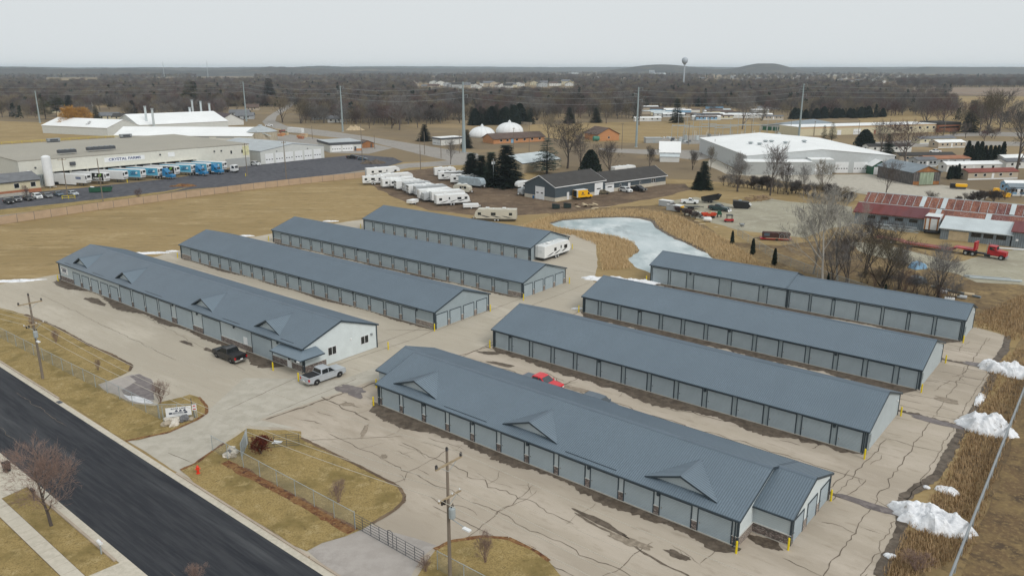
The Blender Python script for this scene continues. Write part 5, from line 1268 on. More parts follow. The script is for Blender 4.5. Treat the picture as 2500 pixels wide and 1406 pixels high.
# tall white house in the trees
p = gp(1610,394); th_ = hall('white_barn', 'tall white gabled barn with a bright metal roof among bare trees', 'barn', (p.x,p.y), R(-10), 8.6, 8.5, 4.4, 8.2, 'house_white', 'white_roof', 'x', ov=.5)
b = MB(); b.box(.2,8.4,-2.6,-2.4,0,2.2); b.obj('porch_wall', 'house_white', th_); b = MB(); b.extx([(-2.8,2.2),(-2.8,2.4),(0,3.6),(0,3.4)][::-1],0,8.6); b.obj('porch_roof', 'tin_pale', th_); wins(th_, 'f', (1.5,5.5), 1.0, 1.0, 3.2)
# white farm sheds at the left
w1 = hall('white_shed', 'white metal barn left of the stacks, its gable turned to the right', 'barn', (-244,476), R(66), 24, 58, 5.0, 9.0, 'metal_white', 'white_roof', 'y', ov=.3)
w2_ = hall('white_shed', 'wide white plant building with tall silver stacks on its roof', 'plant', (-236,500), R(43), 58, 46, 5.0, 10.5, 'metal_white', 'white_roof', 'x', ov=.3)
for k, (x, y, h) in enumerate(((361,322,15.5),(378,325,14.5),(468,312,13),(474,300,16),(495,305,16),(516,308,15))):
    p = gp(x, y); t = thing('exhaust_stack', ['leftmost silver stack on the white plant roof','second silver stack from the left on the white plant roof','short capped stack at the middle of the white plant','tallest silver stack right of the capped one','silver stack second from the right on the white plant','rightmost capped silver stack on the white plant'][k], 'stack', (p.x,p.y,0), 0, 'stacks on the white plant')
    b = MB(); b.tube((0,0,0),(0,0,h),.75,.7,10); b.obj('flue', 'tin_pale', t); b = MB(); b.tube((0,0,h),(0,0,h+.7),.95,.95,10); b.obj('collar', 'galv', t)
w3 = hall('white_shed', 'very long low white-roofed shed behind the dairy warehouse', 'barn', (-222,440), R(-3), 78, 22, 3.6, 7.4, 'metal_cream', 'white_roof', 'x', ov=.4); 
for x in (44,58): panel(w3, 'window_band', 'f', x, x+10, 2.3, 3.0, 'metal_grey')
p = gp(535,308); dk = hall('dark_roof_shed', 'shed with a dark maroon roof and white gable behind the long white roof', 'barn', (p.x,p.y), R(40), 18, 26, 3.6, 8.0, 'house_white', mat('maroon_roof', (.07,.045,.05), .7, .1, .3), 'y', ov=.5)
p = gp(626,347); t = thing('grain_bin', 'wide round grain bin with a galvanised cone roof', 'grain bin', (p.x,p.y+9,0))
b = MB(); b.lathe([(9,-.1),(9,5.2)], 28); b.obj('wall', mat('bin_wall', (.42,.37,.28), .8, .2, 1.0, vec=(2,2,.2)), t); b = MB(); b.lathe([(9.3,5.2),(5,6.9),(1.2,8.2),(1.2,8.7),(.1,8.9)], 28); b.obj('cone_roof', 'tin_roof', t)
b = MB(); b.cbox((4,-8,4.6),(9,.5,.4),0,.35); b.obj('auger', 'tin_pale', t)
# ------------------------------------------------------------------ campers
mat('rv_white', (.76,.77,.76), .35, .05, .6, spec=.5); mat('rv_beige', (.56,.53,.44), .35, .05, .6, spec=.5); mat('rv_grey', (.42,.44,.45), .4, .05, .6); mat('rv_cover', (.36,.43,.47), .45, .2, .8, bump=.5, spec=.6); mat('rv_roof', (.78,.79,.78), .6, .05, .6)
mat('rv_under', (.03,.03,.032), .8, .2); mat('rv_stripe', (.06,.062,.068), .5, .1)
def camper(label, p, rz, L, kind='tt', body='rv_white', W=2.5, h=3.3, stripe=True, door=.1, wn=(-.3,.3), slide=None, back='plain', group='campers stored in the yard', ac=2, awn=False, name='travel_trailer', cat='camper'):
    t = thing(name, label, cat, p, rz, group)
    x0, x1 = -L/2, L/2
    if kind == 'fifth': pr = [(x0,.75),(x1-2.7,.75),(x1-2.5,1.75),(x1-.15,1.75),(x1,2.3),(x1-.35,3.1),(x1-1.3,h+.25),(x0,h+.1)]
    elif kind == 'pop': pr = [(x0,.5),(x1-.2,.5),(x1,.8),(x1,1.25),(x0+.0,1.3)]; h = 1.3
    elif kind == 'tear': pr = [(x0,.6),(x1-.3,.6),(x1,1.2),(x1-.15,2.2),(x1-1.1,h-.25),(x1-2.2,h),(x0+.8,h),(x0+.1,2.3),(x0,1.2)]
    elif kind == 'classc': pr = [(x0,.6),(x1-.1,.6),(x1,.95),(x1-.1,1.2),(x1-1.0,1.3),(x1-1.6,2.05),(x1-.35,2.1),(x1-.3,2.8),(x1-.9,h),(x0,h)]
    elif kind == 'bus': pr = [(x0,.5),(x1-.1,.5),(x1,1.1),(x1-.25,h-.4),(x1-.7,h),(x0+.1,h),(x0,h-.2)]
    else: pr = [(x0,.72),(x1-.5,.72),(x1-.1,1.1),(x1,1.5),(x1-.25,2.5),(x1-.9,h-.08),(x1-1.4,h),(x0,h)]
    b = MB(); b.exty(pr, -W/2, W/2); b.obj('body', body, t, bevel=.05)
    side = -1 if True else 1
    if kind != 'pop':
        for s in (-1, 1):
            y = s*(W/2+.012)
            for k, f in enumerate(wn):
                xx = f*L; ww = 1.3 if k % 2 else .9
                b = MB(); b.box(xx-ww/2,xx+ww/2,min(y,y-s*.02),max(y,y-s*.02),1.65,2.4); b.obj('window', 'glass', t)
        if door is not None:
            y = -(W/2+.015); xx = door*L
            b = MB(); b.box(xx-.36,xx+.36,y,y+.02,.85,2.75); do = b.obj('door', body if body != 'rv_white' else 'white_soft', t); b = MB(); b.box(xx-.2,xx+.2,y-.01,y-.001,1.9,2.5); b.obj('pane', 'glass', do)
        if stripe:
            for s in (-1, 1):
                y = s*(W/2+.008)
                for k in range(3):
                    xa = x0+L*(.08+.26*k); b = MB(); b.add([(xa,y,1.0+.05*k),(xa+L*.12,y,1.0+.05*k),(xa+L*.28,y,1.5+.1*k),(xa+L*.22,y,1.5+.1*k)],[(0,1,2,3)]); b.obj('stripe', 'rv_stripe', t)
        for k in range(ac):
            xx = x0+L*(.3+.4*k); b = MB(); b.cbox((xx,0,h+.2),(1.0,.75,.28)); b.obj('roof_unit', 'rv_roof', t, bevel=.06)
        for xx in (x0+L*.2, x0+L*.55): b = MB(); b.cbox((xx,.5,h+.1),(.4,.4,.16)); b.obj('roof_vent', 'rv_stripe' if ac == 0 else 'rv_roof', t)
        if slide:
            for xa, xb in slide:
                b = MB(); b.box(xa*L,xb*L,-W/2-.75,-W/2,1.0,h-.35); so = b.obj('slide_out', body, t); b = MB(); b.box(xa*L+.4,xb*L-.4,-W/2-.77,-W/2-.752,1.7,2.4); b.obj('window', 'glass', so)
        if awn: b = MB(); b.tube((x0+L*.2,-W/2-.12,h-.25),(x0+L*.8,-W/2-.12,h-.25),.1,.1,8); b.obj('awning', 'rv_stripe', t)
        # the back wall
        if back == 'quad':
            for yy in (-W/2+.12, .25):
                for zz in (1.1, 2.0): b = MB(); b.box(x0-.02,x0-.005,yy,yy+.85,zz,zz+.7); b.obj('back_panel', 'rv_white', t)
            b = MB(); b.box(x0-.004,x0-.001,-W/2+.05,W/2-.05,.8,h-.15); b.obj('back_band', 'rv_stripe', t)
        else: b = MB(); b.box(x0-.02,x0-.004,-.6,.6,1.8,2.4); b.obj('window', 'glass' if back == 'win' else 'white_soft', t)
        for s in (0,1):
            b = MB(); b.tube((x0-.1,.6+.35*s,.9),(x0-.1,.6+.35*s,h+.1),.025,.025,4); b.obj('ladder', 'galv', t)
        b = MB(); b.box(x0+.1,(x1-2.8 if kind == 'fifth' else x1-.6),-W/2+.12,W/2-.12,.48,.74); b.obj('underframe', 'rv_under', t)
    else:
        b = MB(); b.box(x0-.03,x1-.05,-W/2-.03,W/2+.03,1.3,1.42); b.obj('lid', 'rv_roof', t, bevel=.04)
    r = .36; cxs = (-.75,.15) if kind not in ('pop','tear') else (0,)
    if kind in ('classc','bus'): cxs = (x0+1.8, x1-1.2)
    for cx in cxs:
        for s in (-1,1):
            b = MB(); b.lathe([(r*.6,-.11),(r,-.09),(r,.09),(r*.6,.11)], 14, axis='y'); wo = b.obj('wheel', 'rubber', t, (cx if kind != 'fifth' else cx-.8, s*(W/2-.12), r)); b = MB(); b.lathe([(r*.55,.1*s),(r*.5,.125*s),(r*.1,.13*s)],10,axis='y'); b.obj('rim', 'white_soft', wo)
    if kind in ('tt','pop','tear'):
        b = MB(); b.path([(x1-.5,-.6,.5),(x1+1.0,0,.5),(x1-.5,.6,.5)], .06, 5); b.obj('hitch', 'rv_under', t)
        b = MB(); b.box(x1+.2,x1+.5,-.2,.2,.55,.95); b.obj('gas_bottles', 'white_soft', t); b = MB(); b.tube((x1+.8,0,0),(x1+.8,0,.8),.05,.05,5); b.obj('jack', 'rv_under', t)
    elif kind == 'fifth':
        for s in (-1,1): b = MB(); b.tube((x1-2.3,s*.9,0.02),(x1-2.3,s*.9,1.8),.07,.07,5); b.obj('landing_leg', 'rv_under', t)
    return t
zc = lambda x, y: (880+x/7.8125, 390+y/7.8125)
def camp(label, tail, L, rz, W=2.5, side=1, **k):
    a = gp(*zc(*tail)); d = Vector((math.cos(rz), math.sin(rz), 0)); n = Vector((-d.y, d.x, 0))
    p = a + d*L/2 + n*(W/2*side)
    return camper(label, (p.x,p.y,.02), rz, L, W=W, **k)
h1 = R(25)
camp('longest white fifth-wheel camper at the back left of the RV yard', (125,345), 13.0, h1, kind='fifth', wn=(-.32,-.1,.36))
camp('small all-white camper with two wheels showing, left end of the RV yard', (48,490), 8.0, R(15), stripe=True, h=3.0, wn=(-.36,-.05,.25), door=None)
camp('white fifth-wheel camper with a dark open hatch, front of the left row', (425,560), 12.0, h1, kind='fifth', wn=(-.38,-.1), slide=[(-.28,.05)])
camp('white fifth-wheel just behind the one with the dark hatch', (395,470), 12.0, h1, kind='fifth', wn=(-.38,.1))
camp('camper with a white door and paired dark bands on its back wall', (690,600), 10.0, R(28), back='quad', wn=(0,.2))
camp('dark-sided camper wedged third from the back-banded one', (850,640), 10.0, R(30), body='rv_grey', back='plain', wn=(0,.2))
camp('camper with four white squares on a dark back wall', (925,690), 10.0, R(30), back='quad', wn=(0,.2))
camp('tall grey-backed fifth-wheel in the middle of the RV yard', (1060,720), 11.0, h1, kind='fifth', body='rv_grey', wn=(-.3,.2))
camp('white fifth-wheel with a framed slide-out in the middle of the RV yard', (1130,790), 11.5, h1, kind='fifth', wn=(-.4,.37), slide=[(-.3,.22)])
camp('low grey-fronted camper beside the white toy hauler', (1215,820), 6.0, h1, h=2.8, body='rv_grey', back='plain', wn=(0,.3))
camp('white fifth-wheel peeking over the nearest toy hauler', (1370,830), 11.0, h1, kind='fifth', wn=(-.3,.2))
camp('nearest white toy hauler with a tall dark door in the RV yard', (1455,895), 10.6, R(23), wn=(-.38,.18,.38), door=-.12, ac=1)
camp('folded white pop-up camper standing alone left of the toy hauler', (985,872), 3.4, R(60), kind='pop', W=2.1, name='pop_up_camper')
camp('folded white pop-up camper with a black stripe right of the toy hauler', (1965,948), 4.6, R(8), kind='pop', W=2.1, name='pop_up_camper')
camp('cream rounded camper beside the framed fifth-wheel', (1760,640), 6.0, R(-20), kind='tear', body='rv_beige', h=2.9, wn=(0,.2), stripe=False)
camp('white motorhome at the back of the right-hand RV row', (1420,330), 8.5, R(15), kind='classc', wn=(-.3,0,.2), name='motorhome', cat='motorhome')
camp('white camper with a dark awning strip second in the right-hand row', (1490,412), 11.0, R(10), wn=(-.35,-.05,.2), awn=True)
camp('white camper third in the right-hand row, in front of the spruces', (1715,470), 11.0, R(-8), wn=(-.35,.1), awn=True)
camp('camper wrapped in a shiny grey-blue cover at the right of the RV yard', (1870,500), 10.5, R(-38), body='rv_cover', stripe=False, wn=(), door=None, ac=0)
a, rz, L = at((1157,540),(1262,542),2.5)
camper('large beige camper with bold dark swooshes beyond the farthest left shed', a, rz+PI, 11.4, body='rv_beige', wn=(-.36,.05,.38), door=-.15)
a, rz, L = at((1330,641),(1393,617),2.5)
camper('white camper with a ladder parked at the gable of the farthest shed', a, R(53), 10.2, wn=(-.1,.3), door=.12, ac=1, back='plain')
p = gp(1275,470)
camper('white fifth-wheel with a square front window left of the repair shop', (p.x+2,p.y+3,.02), R(205), 9.0, kind='fifth', wn=(-.2,.2))
p = gp(1283,478)
camper('small grey teardrop camper at the corner of the repair shop', (p.x,p.y+1,.02), R(215), 5.0, kind='tear', h=2.5, body='rv_grey', W=2.1, wn=(0,), stripe=False)
p = gp(1527,432)
camper('white motorhome showing only its roof behind the slate wing', (p.x,p.y+6,.02), R(35), 11.0, kind='bus', h=3.4, wn=(-.3,0,.3), name='motorhome', cat='motorhome')

# ------------------------------------------------------------------ trucks at the dairy docks
mat('trailer_white', (.70,.71,.71), .4, .06, .4); mat('trailer_blue', (.11,.42,.60), .4, .05, .4); mat('emblem', (.012,.05,.17), .4, .1); mat('trailer_black', (.015,.017,.016), .4, .1); mat('leaf_green', (.18,.40,.06), .5, .1)
def semi_trailer(label, p, rz, L=14.6, side='trailer_white', emblem=None, skirt=False):
    t = thing('semi_trailer', label, 'semi trailer', p, rz, 'semi trailers backed to the dairy docks'); W = 2.6
    b = MB(); b.box(-L,0,-W/2,W/2,1.15,4.05); b.obj('box', 'trailer_white', t)
    if side != 'trailer_white':
        for s in (-1,1): b = MB(); y = s*(W/2+.012); b.box(-L+.1,-.1,min(y,y-s*.01),max(y,y-s*.01),1.3,3.95); b.obj('side_panel', side, t)
    b = MB(); b.box(0,.55,-1.0,1.0,1.9,3.95); r = b.obj('reefer_unit', 'white_paint', t, bevel=.08); b = MB(); b.box(.56,.58,-.7,.7,2.9,3.7); b.obj('grille', 'black', r); b = MB(); b.box(.05,.5,-1.03,-1.005,2.5,3.5); b.obj('side_grille', 'black', r)
    b = MB(); b.box(-L+.3,-.3,-.5,.5,.85,1.14); b.obj('frame', 'dark_steel', t)
    for cx in (-L+1.6,-L+2.9):
        for s in (-1,1): b = MB(); b.lathe([(.3,-.25),(.5,-.22),(.5,.22),(.3,.25)],14,(cx,s*(W/2-.28),.5),'y'); b.obj('wheel', 'rubber', t)
    for s in (-1,1): b = MB(); b.box(-3.1,-2.9,s*.8-.1,s*.8+.1,.02,1.14); b.obj('landing_leg', 'dark_steel', t)
    if skirt:
        b = MB(); b.box(-L+4,-4,-W/2,-W/2+.04,.45,1.15); b.obj('side_skirt', 'trailer_white', t)
    y = -(W/2+.02)
    if emblem == 'oval':
        b = MB(); n = 24; c = (-2.9,2.75)
        o1 = [(c[0]+1.5*math.cos(2*PI*i/n), c[1]+.62*math.sin(2*PI*i/n)) for i in range(n)]; o2 = [(c[0]+1.2*math.cos(2*PI*i/n), c[1]+.42*math.sin(2*PI*i/n)) for i in range(n)]
        for i in range(n): j = (i+1)%n; b.add([(o1[i][0],y,o1[i][1]),(o1[j][0],y,o1[j][1]),(o2[j][0],y,o2[j][1]),(o2[i][0],y,o2[i][1])],[(0,1,2,3)])
        for dx, dz, w_, h_ in ((-.5,.12,.5,.25),(.25,.16,.6,.22),(-.1,-.18,1.3,.2)): b.add([(c[0]+dx-w_/2,y-.002,c[1]+dz-h_/2),(c[0]+dx+w_/2,y-.002,c[1]+dz-h_/2),(c[0]+dx+w_/2,y-.002,c[1]+dz+h_/2),(c[0]+dx-w_/2,y-.002,c[1]+dz+h_/2)],[(0,1,2,3)])
        b.add([(c[0]-2.1,y,c[1]-.75),(c[0]+2.0,y,c[1]-.55),(c[0]+1.4,y,c[1]-.35),(c[0]-1.4,y,c[1]-.5)],[(0,1,2,3)]); b.obj('emblem', 'emblem', t)
        b = MB(); b.add([(c[0]+.5,y-.004,c[1]-.1),(c[0]+1.3,y-.004,c[1]-.35),(c[0]+1.7,y-.004,c[1]+.35),(c[0]+1.1,y-.004,c[1]+.55)],[(0,1,2,3)]); b.obj('emblem_swoosh', 'trailer_white', t)
    elif emblem == 'family':
        b = MB(); b.box(-5.2,-.3,y,y+.008,1.35,3.95); b.obj('black_panel', 'trailer_black', t)
        text('FAMILY', 1.15, 'white_paint', t, (-2.8,y-.01,1.95), (PI/2,0,0), bold=.03)
        b = MB(); b.add([(-2.6,y-.01,2.7),(-1.4,y-.01,2.9),(-.9,y-.01,3.8),(-2.0,y-.01,3.6)],[(0,1,2,3)]); b.obj('leaf_emblem', 'leaf_green', t); b = MB(); b.add([(-3.9,y-.01,2.9),(-3.3,y-.01,2.8),(-2.9,y-.01,3.6),(-3.7,y-.01,3.7)],[(0,1,2,3)]); b.obj('white_emblem', 'white_paint', t)
    elif emblem == 'letters':
        b = MB()
        for k in range(6): b.box(-3.9+.38*k,-3.62+.38*k,y,y+.008,2.55,3.25)
        b.box(-3.9,-1.72,y,y+.008,2.4,2.5); b.obj('lettering', 'emblem', t)
    return t
def tractor(label, p, rz, paint='paint_blue', cabover=False):
    t = thing('truck_tractor', label, 'truck', p, rz, 'tractors at the dairy docks'); W = 2.4
    if not cabover:
        b = MB(); b.exty([(-1.2,.9),(2.9,.6),(3.0,1.1),(2.9,1.6),(1.55,1.9),(1.2,2.75),(.6,2.85),(-.3,3.9),(-1.2,3.95)], -W/2, W/2, lambda x, z: 1-.12*max(0, x-1.2)/1.8-.1*max(0, z-2)/2); b.obj('cab', paint, t, bevel=.08)
        b = MB(); b.add([(1.62,-.95,1.95),(1.62,.95,1.95),(1.28,.95,2.7),(1.28,-.95,2.7)],[(0,1,2,3)]); b.obj('windshield', 'glass', t)
        for s in (-1,1):
            b = MB(); b.add([(1.3,s*1.17,1.95),(1.1,s*1.13,2.6),(.3,s*1.13,2.6),(.3,s*1.18,1.95)],[(0,1,2,3)]); b.obj('side_window', 'glass', t)
            b = MB(); b.tube((.2,s*1.1,.85),(-1.1,s*1.1,.85),.32,.32,12); b.obj('fuel_tank', 'chrome', t)
        b = MB(); b.box(2.95,3.15,-1.15,1.15,.35,.85); b.obj('bumper', 'chrome', t); fx = 2.1
    else:
        b = MB(); b.exty([(.4,.8),(2.6,.7),(2.65,1.7),(2.35,2.9),(2.0,3.05),(.4,3.0)], -W/2, W/2); b.obj('cab', paint, t, bevel=.08)
        b = MB(); b.add([(2.66,-1.0,1.8),(2.66,1.0,1.8),(2.40,1.0,2.75),(2.40,-1.0,2.75)],[(0,1,2,3)]); b.obj('windshield', 'glass', t)
        for s in (-1,1): b = MB(); b.add([(2.3,s*1.21,1.75),(2.1,s*1.21,2.7),(1.1,s*1.21,2.7),(1.1,s*1.21,1.75)],[(0,1,2,3)]); b.obj('side_window', 'glass', t)
        b = MB(); b.box(2.6,2.75,-1.1,1.1,.4,.8); b.obj('bumper', 'black', t); fx = 1.7
    b = MB(); b.box(-4.0,2.6,-.45,.45,.6,.9); b.obj('chassis', 'black', t)
    for cx in (fx,-2.3,-3.6):
        for s in (-1,1):
            b = MB(); wd_ = .15 if cx == fx else .28; b.lathe([(.3,-wd_),(.5,-wd_+.03),(.5,wd_-.03),(.3,wd_)],14,(cx,s*(W/2-wd_),.5),'y'); wo = b.obj('wheel', 'rubber', t); b = MB(); b.lathe([(.3,s*wd_),(.25,s*(wd_+.02)),(.05,s*(wd_+.03))],10,(cx,s*(W/2-wd_),.5),'y'); b.obj('rim', 'chrome', wo)
    return t
tz = R(-16); td = Vector((math.cos(tz), math.sin(tz), 0))
T0, TS = Vector((-148.4,271.6,.02)), Vector((math.cos(ca), math.sin(ca), 0))*6.35
specs = [('trailer_white','letters',None,'long white trailer with blue lettering at the left end of the docks'),('trailer_white','family',None,'white trailer with a black panel reading FAMILY, second from the left'),('trailer_white',None,None,'plain white trailer third from the left at the docks'),('trailer_blue','oval',None,'light blue trailer with an oval emblem and no tractor, fourth from left'),
    ('trailer_blue','oval','paint_blue','light blue emblem trailer hitched to the nearest blue tractor'),('trailer_white','family',None,'trailer with a black FAMILY panel partly hidden by the nearest blue tractor'),('trailer_blue','oval','paint_blue','light blue emblem trailer behind the middle blue tractor'),('trailer_blue','oval','paint_blue','light blue emblem trailer behind the right blue tractor'),('trailer_blue','oval','white','light blue emblem trailer hitched to the white cab at the right end')]
tl = iter(['nearest blue semi tractor with a tall roof fairing','middle blue semi tractor of the three','right-hand blue semi tractor of the three','white flat-faced truck cab at the right end of the docks'])
for k, (sd_, em, tr, lb) in enumerate(specs):
    p = T0 + TS*k
    semi_trailer(lb, p, tz, 15.6, sd_, em, skirt=(k == 0))
    if tr: tractor(next(tl), p + td*2.9, tz, tr if tr != 'white' else 'paint_white', tr == 'white')
# parked cars at the left
for k, (x, y, kd, pt, lb) in enumerate([(14,499,'suv','paint_black','black SUV at the left edge of the car row by the beige office'),(33,494,'single','paint_grey','grey pickup second in the car row by the beige office'),(62,491,'sedan','paint_black','black sedan between the grey pickup and the white SUV'),(85,487,'suv','paint_white','white SUV with dark windows in the middle of the car row'),(110,484,'sedan','paint_grey','grey sedan right of the white SUV'),(137,480,'sedan','paint_slate','dark blue sedan at the right end of the car row')]):
    p = gp(x, y); vehicle(kd, 'car' if kd != 'single' else 'pickup_truck', lb, 'car' if kd != 'single' else 'pickup truck', (p.x,p.y+1.5,.03), R(-42), pt, 'cars parked by the beige office')
p = gp(174,478); vehicle('sedan', 'car', 'silver sedan parked behind the yellow barrier', 'car', (p.x,p.y+1,.03), R(-35), 'paint_silver')
p = gp(624,404); vehicle('suv', 'car', 'white SUV beside the wall of the six-door garage', 'car', (p.x,p.y,.03), R(-30), 'paint_white')
p = gp(596,406); vehicle('suv', 'car', 'dark SUV parked behind the white truck cab', 'car', (p.x,p.y+3,.03), R(-30), 'paint_black')
p = gp(862,388); vehicle('pickup', 'pickup_truck', 'black pickup at the far end of the truck yard', 'pickup truck', (p.x,p.y,.03), R(-10), 'paint_black')
p = gp(885,391); vehicle('sedan', 'car', 'dark sedan just right of the black pickup in the truck yard', 'car', (p.x,p.y,.03), R(-10), 'paint_slate')
p = gp(657,309); vehicle('single', 'pickup_truck', 'distant white pickup near the curve of the town road', 'pickup truck', (p.x,p.y,.03), R(10), 'paint_white')
def skip(label, p, rz, L, W, h, m, load=None, name='dumpster', cat='dumpster', lid=None):
    t = thing(name, label, cat, p, rz)
    b = MB(); b.exty([(-L/2,.2),(L/2-.5,.2),(L/2,h),(-L/2,h)] if not lid else [(-L/2,.15),(L/2,.15),(L/2,h*.8),(-L/2,h)], -W/2, W/2); b.obj('bin', m, t)
    for k in range(max(2,int(L/1.1))):
        for s in (-1,1): b = MB(); x = -L/2+.3+k*1.0; y = s*(W/2+.04); b.box(x,x+.1,min(y,y-s*.04),max(y,y-s*.04),.25,h-.1); b.obj('rib', m, t)
    if lid: b = MB(); b.add([(-L/2-.05,-W/2-.05,h+.05),(L/2+.05,-W/2-.05,h*.8+.05),(L/2+.05,W/2+.05,h*.8+.05),(-L/2-.05,W/2+.05,h+.05)],[(0,1,2,3)]); b.obj('lid', lid, t)
    else:
        b = MB(); b.box(-L/2+.12,L/2-.3,-W/2+.12,W/2-.12,h-.35,h+.003); b.obj('load', load or 'dark_hole', t)
    return t
mat('dump_green', (.015,.085,.045), .5, .15, 1.0)
p = gp(244,470); skip('long dark green dumpster with a white lid end in the truck yard', (p.x,p.y+1,.02), R(20), 7.0, 2.4, 1.7, 'dump_green', 'dark_hole'); p2 = p+Vector((-2.4,.6,1.75)); b = MB(); b.cbox((0,0,0),(1.6,1.7,.06),R(20),.15); tag(b.obj('white_sheet', 'white_paint', None, p2), 'white sheet lying on the left end of the green dumpster', 'sheet')
mat('bin_dark', (.016,.03,.028), .6, .15, 1.0)
p = gp(1357,510); skip('left of two dark dumpsters in front of the repair shop', (p.x,p.y,.02), R(5), 2.1, 1.6, 1.5, 'bin_dark', lid='rubber'); p = gp(1385,508); skip('right of two dark dumpsters in front of the repair shop', (p.x,p.y,.02), R(5), 2.1, 1.6, 1.5, 'bin_dark', lid='rubber')
# repair-shop yard
a, rz, L = at((1408,489),(1447,485),2.1)
t = thing('box_van', 'bright yellow box van with its back open beside the repair shop', 'van', a, rz+.05)
b = MB(); b.box(-3.2,1.1,-1.1,1.1,.75,3.0); b.obj('cargo_box', 'paint_yellow', t); b = MB(); b.box(-3.22,1.12,-1.12,1.12,3.0,3.06); b.obj('roof', 'rv_white', t)
b = MB(); b.exty([(1.1,.6),(3.1,.55),(3.2,1.0),(2.9,1.25),(2.2,1.4),(1.6,2.3),(1.1,2.35)], -1.0, 1.0); b.obj('cab', 'paint_yellow', t, bevel=.06); b = MB(); b.add([(2.24,-.85,1.45),(2.24,.85,1.45),(1.68,.85,2.25),(1.68,-.85,2.25)],[(0,1,2,3)]); b.obj('windshield', 'glass', t)
for s in (-1,1): b = MB(); b.add([(2.0,s*1.01,1.42),(1.58,s*1.01,2.15),(1.2,s*1.01,2.15),(1.2,s*1.01,1.42)],[(0,1,2,3)]); b.obj('side_window', 'glass', t)
b = MB(); b.box(-3.215,-3.2,-.95,.95,.9,2.9); b.obj('open_back', 'dark_hole', t); b = MB(); b.box(-3.4,-3.22,-1.6,-1.1,.9,2.9); b.obj('back_door', 'white_soft', t)
b = MB(); b.add([(-1.4,-1.11,1.8),(-.4,-1.11,1.8),(-.9,-1.11,2.5)],[(0,1,2)]); b.box(-1.5,-.0,-1.115,-1.105,1.45,1.6); b.obj('emblem', 'ink', t)
for cx in (-2.0,2.3):
    for s in (-1,1): b = MB(); b.lathe([(.2,-.12),(.38,-.1),(.38,.1),(.2,.12)],14,(cx,s*.92,.38),'y'); b.obj('wheel', 'rubber', t)
b = MB(); b.box(-3.1,2.9,-.8,.8,.4,.75); b.obj('chassis', 'black', t)
a = gp(1529,470); vehicle('suv', 'minivan', 'white minivan parked facing out in front of the slate wing', 'minivan', (a.x,a.y+1,.03), R(-55), 'paint_white'); a = gp(1560,468); vehicle('pickup', 'pickup_truck', 'black pickup right of the white minivan at the slate wing', 'pickup truck', (a.x,a.y+1,.03), R(-50), 'paint_black')
a = gp(1472,476); t = thing('covered_car', 'camouflage-covered car between the yellow van and the white door', 'car', (a.x,a.y+1.5,.02), R(10))
b = MB(); b.exty([(-2.2,.1),(2.2,.1),(2.25,.8),(1.3,1.0),(.6,1.5),(-1.0,1.5),(-1.9,1.0),(-2.25,.8)], -.9, .9, lambda x, z: 1-.25*max(0,z-.8)); b.obj('cover', ground_mat('camo', [(.10,.085,.06),(.05,.045,.035),(.17,.145,.10)], [.9,1.6], bump=.3), t, bevel=.15)
for cx in (-1.4,1.4):
    for s in (-1,1): b = MB(); b.lathe([(.3,-.08),(.3,.08)],12,(cx,s*.86,.3),'y'); b.obj('wheel', 'rubber', t)
for x, y, lb in ((1302,484,'blue drum at the left of the white shop door'),(1350,491,'blue drum at the near corner of the repair shop')):
    a = gp(x, y); b = MB(); b.lathe([(.28,0),(.3,.05),(.29,.3),(.31,.33),(.29,.36),(.29,.6),(.31,.63),(.29,.66),(.3,.9),(.28,.92)],14); tag(b.obj('drum', mat('drum_blue', (.01,.10,.24), .45, .1), None, (a.x,a.y-.5,.02)), lb, 'drum')
random.seed(9)
for k in range(9):
    a = gp(1418+random.uniform(-12,40), 507+random.uniform(-7,5)); b = MB(); b.cbox((0,0,.15+.12*random.random()*k/3),(random.uniform(1.5,3.2),random.uniform(.8,1.5),.05),random.uniform(0,3),random.uniform(-.4,.4)); tag(b.obj('plywood_sheet', 'plywood', None, (a.x,a.y,.1)), 'loose tan plywood sheet in the heap right of the dumpsters', 'plywood', 'plywood heap')
for x, y, l in ((1468,508,5.5),(1440,513,3)):
    a = gp(x, y); b = MB(); b.cbox((0,0,.1),(l,.25,.12),.2); tag(b.obj('timber', 'plywood', None, (a.x,a.y,.1)), 'long timber lying %s the plywood heap' % ('right of' if l > 4 else 'in front of'), 'timber')

# ------------------------------------------------------------------ gravel yard
def yp(x, y): return gp(1620+x/7.8125, 460+y/7.8125)
a, rz, L = at((1661,498),(1705,500),1.95)
vehicle('single', 'pickup_truck', 'old white single-cab pickup at the back of the gravel yard', 'pickup truck', a, rz, 'paint_white', cover='white_soft')
p = yp(1070,440); t0_ = vehicle('pickup', 'pickup_truck', 'dark green pickup carrying a white snow plough in the gravel yard', 'pickup truck', (p.x,p.y+1.2,.03), R(-38), 'paint_green')
b = MB(); b.add([(3.5,-1.2,.1),(3.5,1.2,.1),(3.3,1.2,.5),(3.45,1.2,.85),(3.45,-1.2,.85),(3.3,-1.2,.5)],[(0,1,2,5),(5,2,3,4)]); b.obj('plough_blade', 'white_paint', t0_); b = MB(); b.box(2.9,3.4,-.3,.3,.25,.6); b.obj('plough_frame', 'dark_steel', t0_)
p = yp(900,270); t = thing('dump_trailer', 'black tipped dump trailer body behind the dark green pickup', 'trailer', (p.x,p.y,.0), R(12))
b = MB(); b.add([(-2.6,-1.1,.5),(2.0,-1.1,.9),(2.0,1.1,.9),(-2.6,1.1,.5),(-2.8,-1.2,1.7),(3.0,-1.2,2.5),(3.0,1.2,2.5),(-2.8,1.2,1.7)],[(0,3,2,1),(0,1,5,4),(1,2,6,5),(2,3,7,6),(3,0,4,7)]); b.obj('tub', 'black', t)
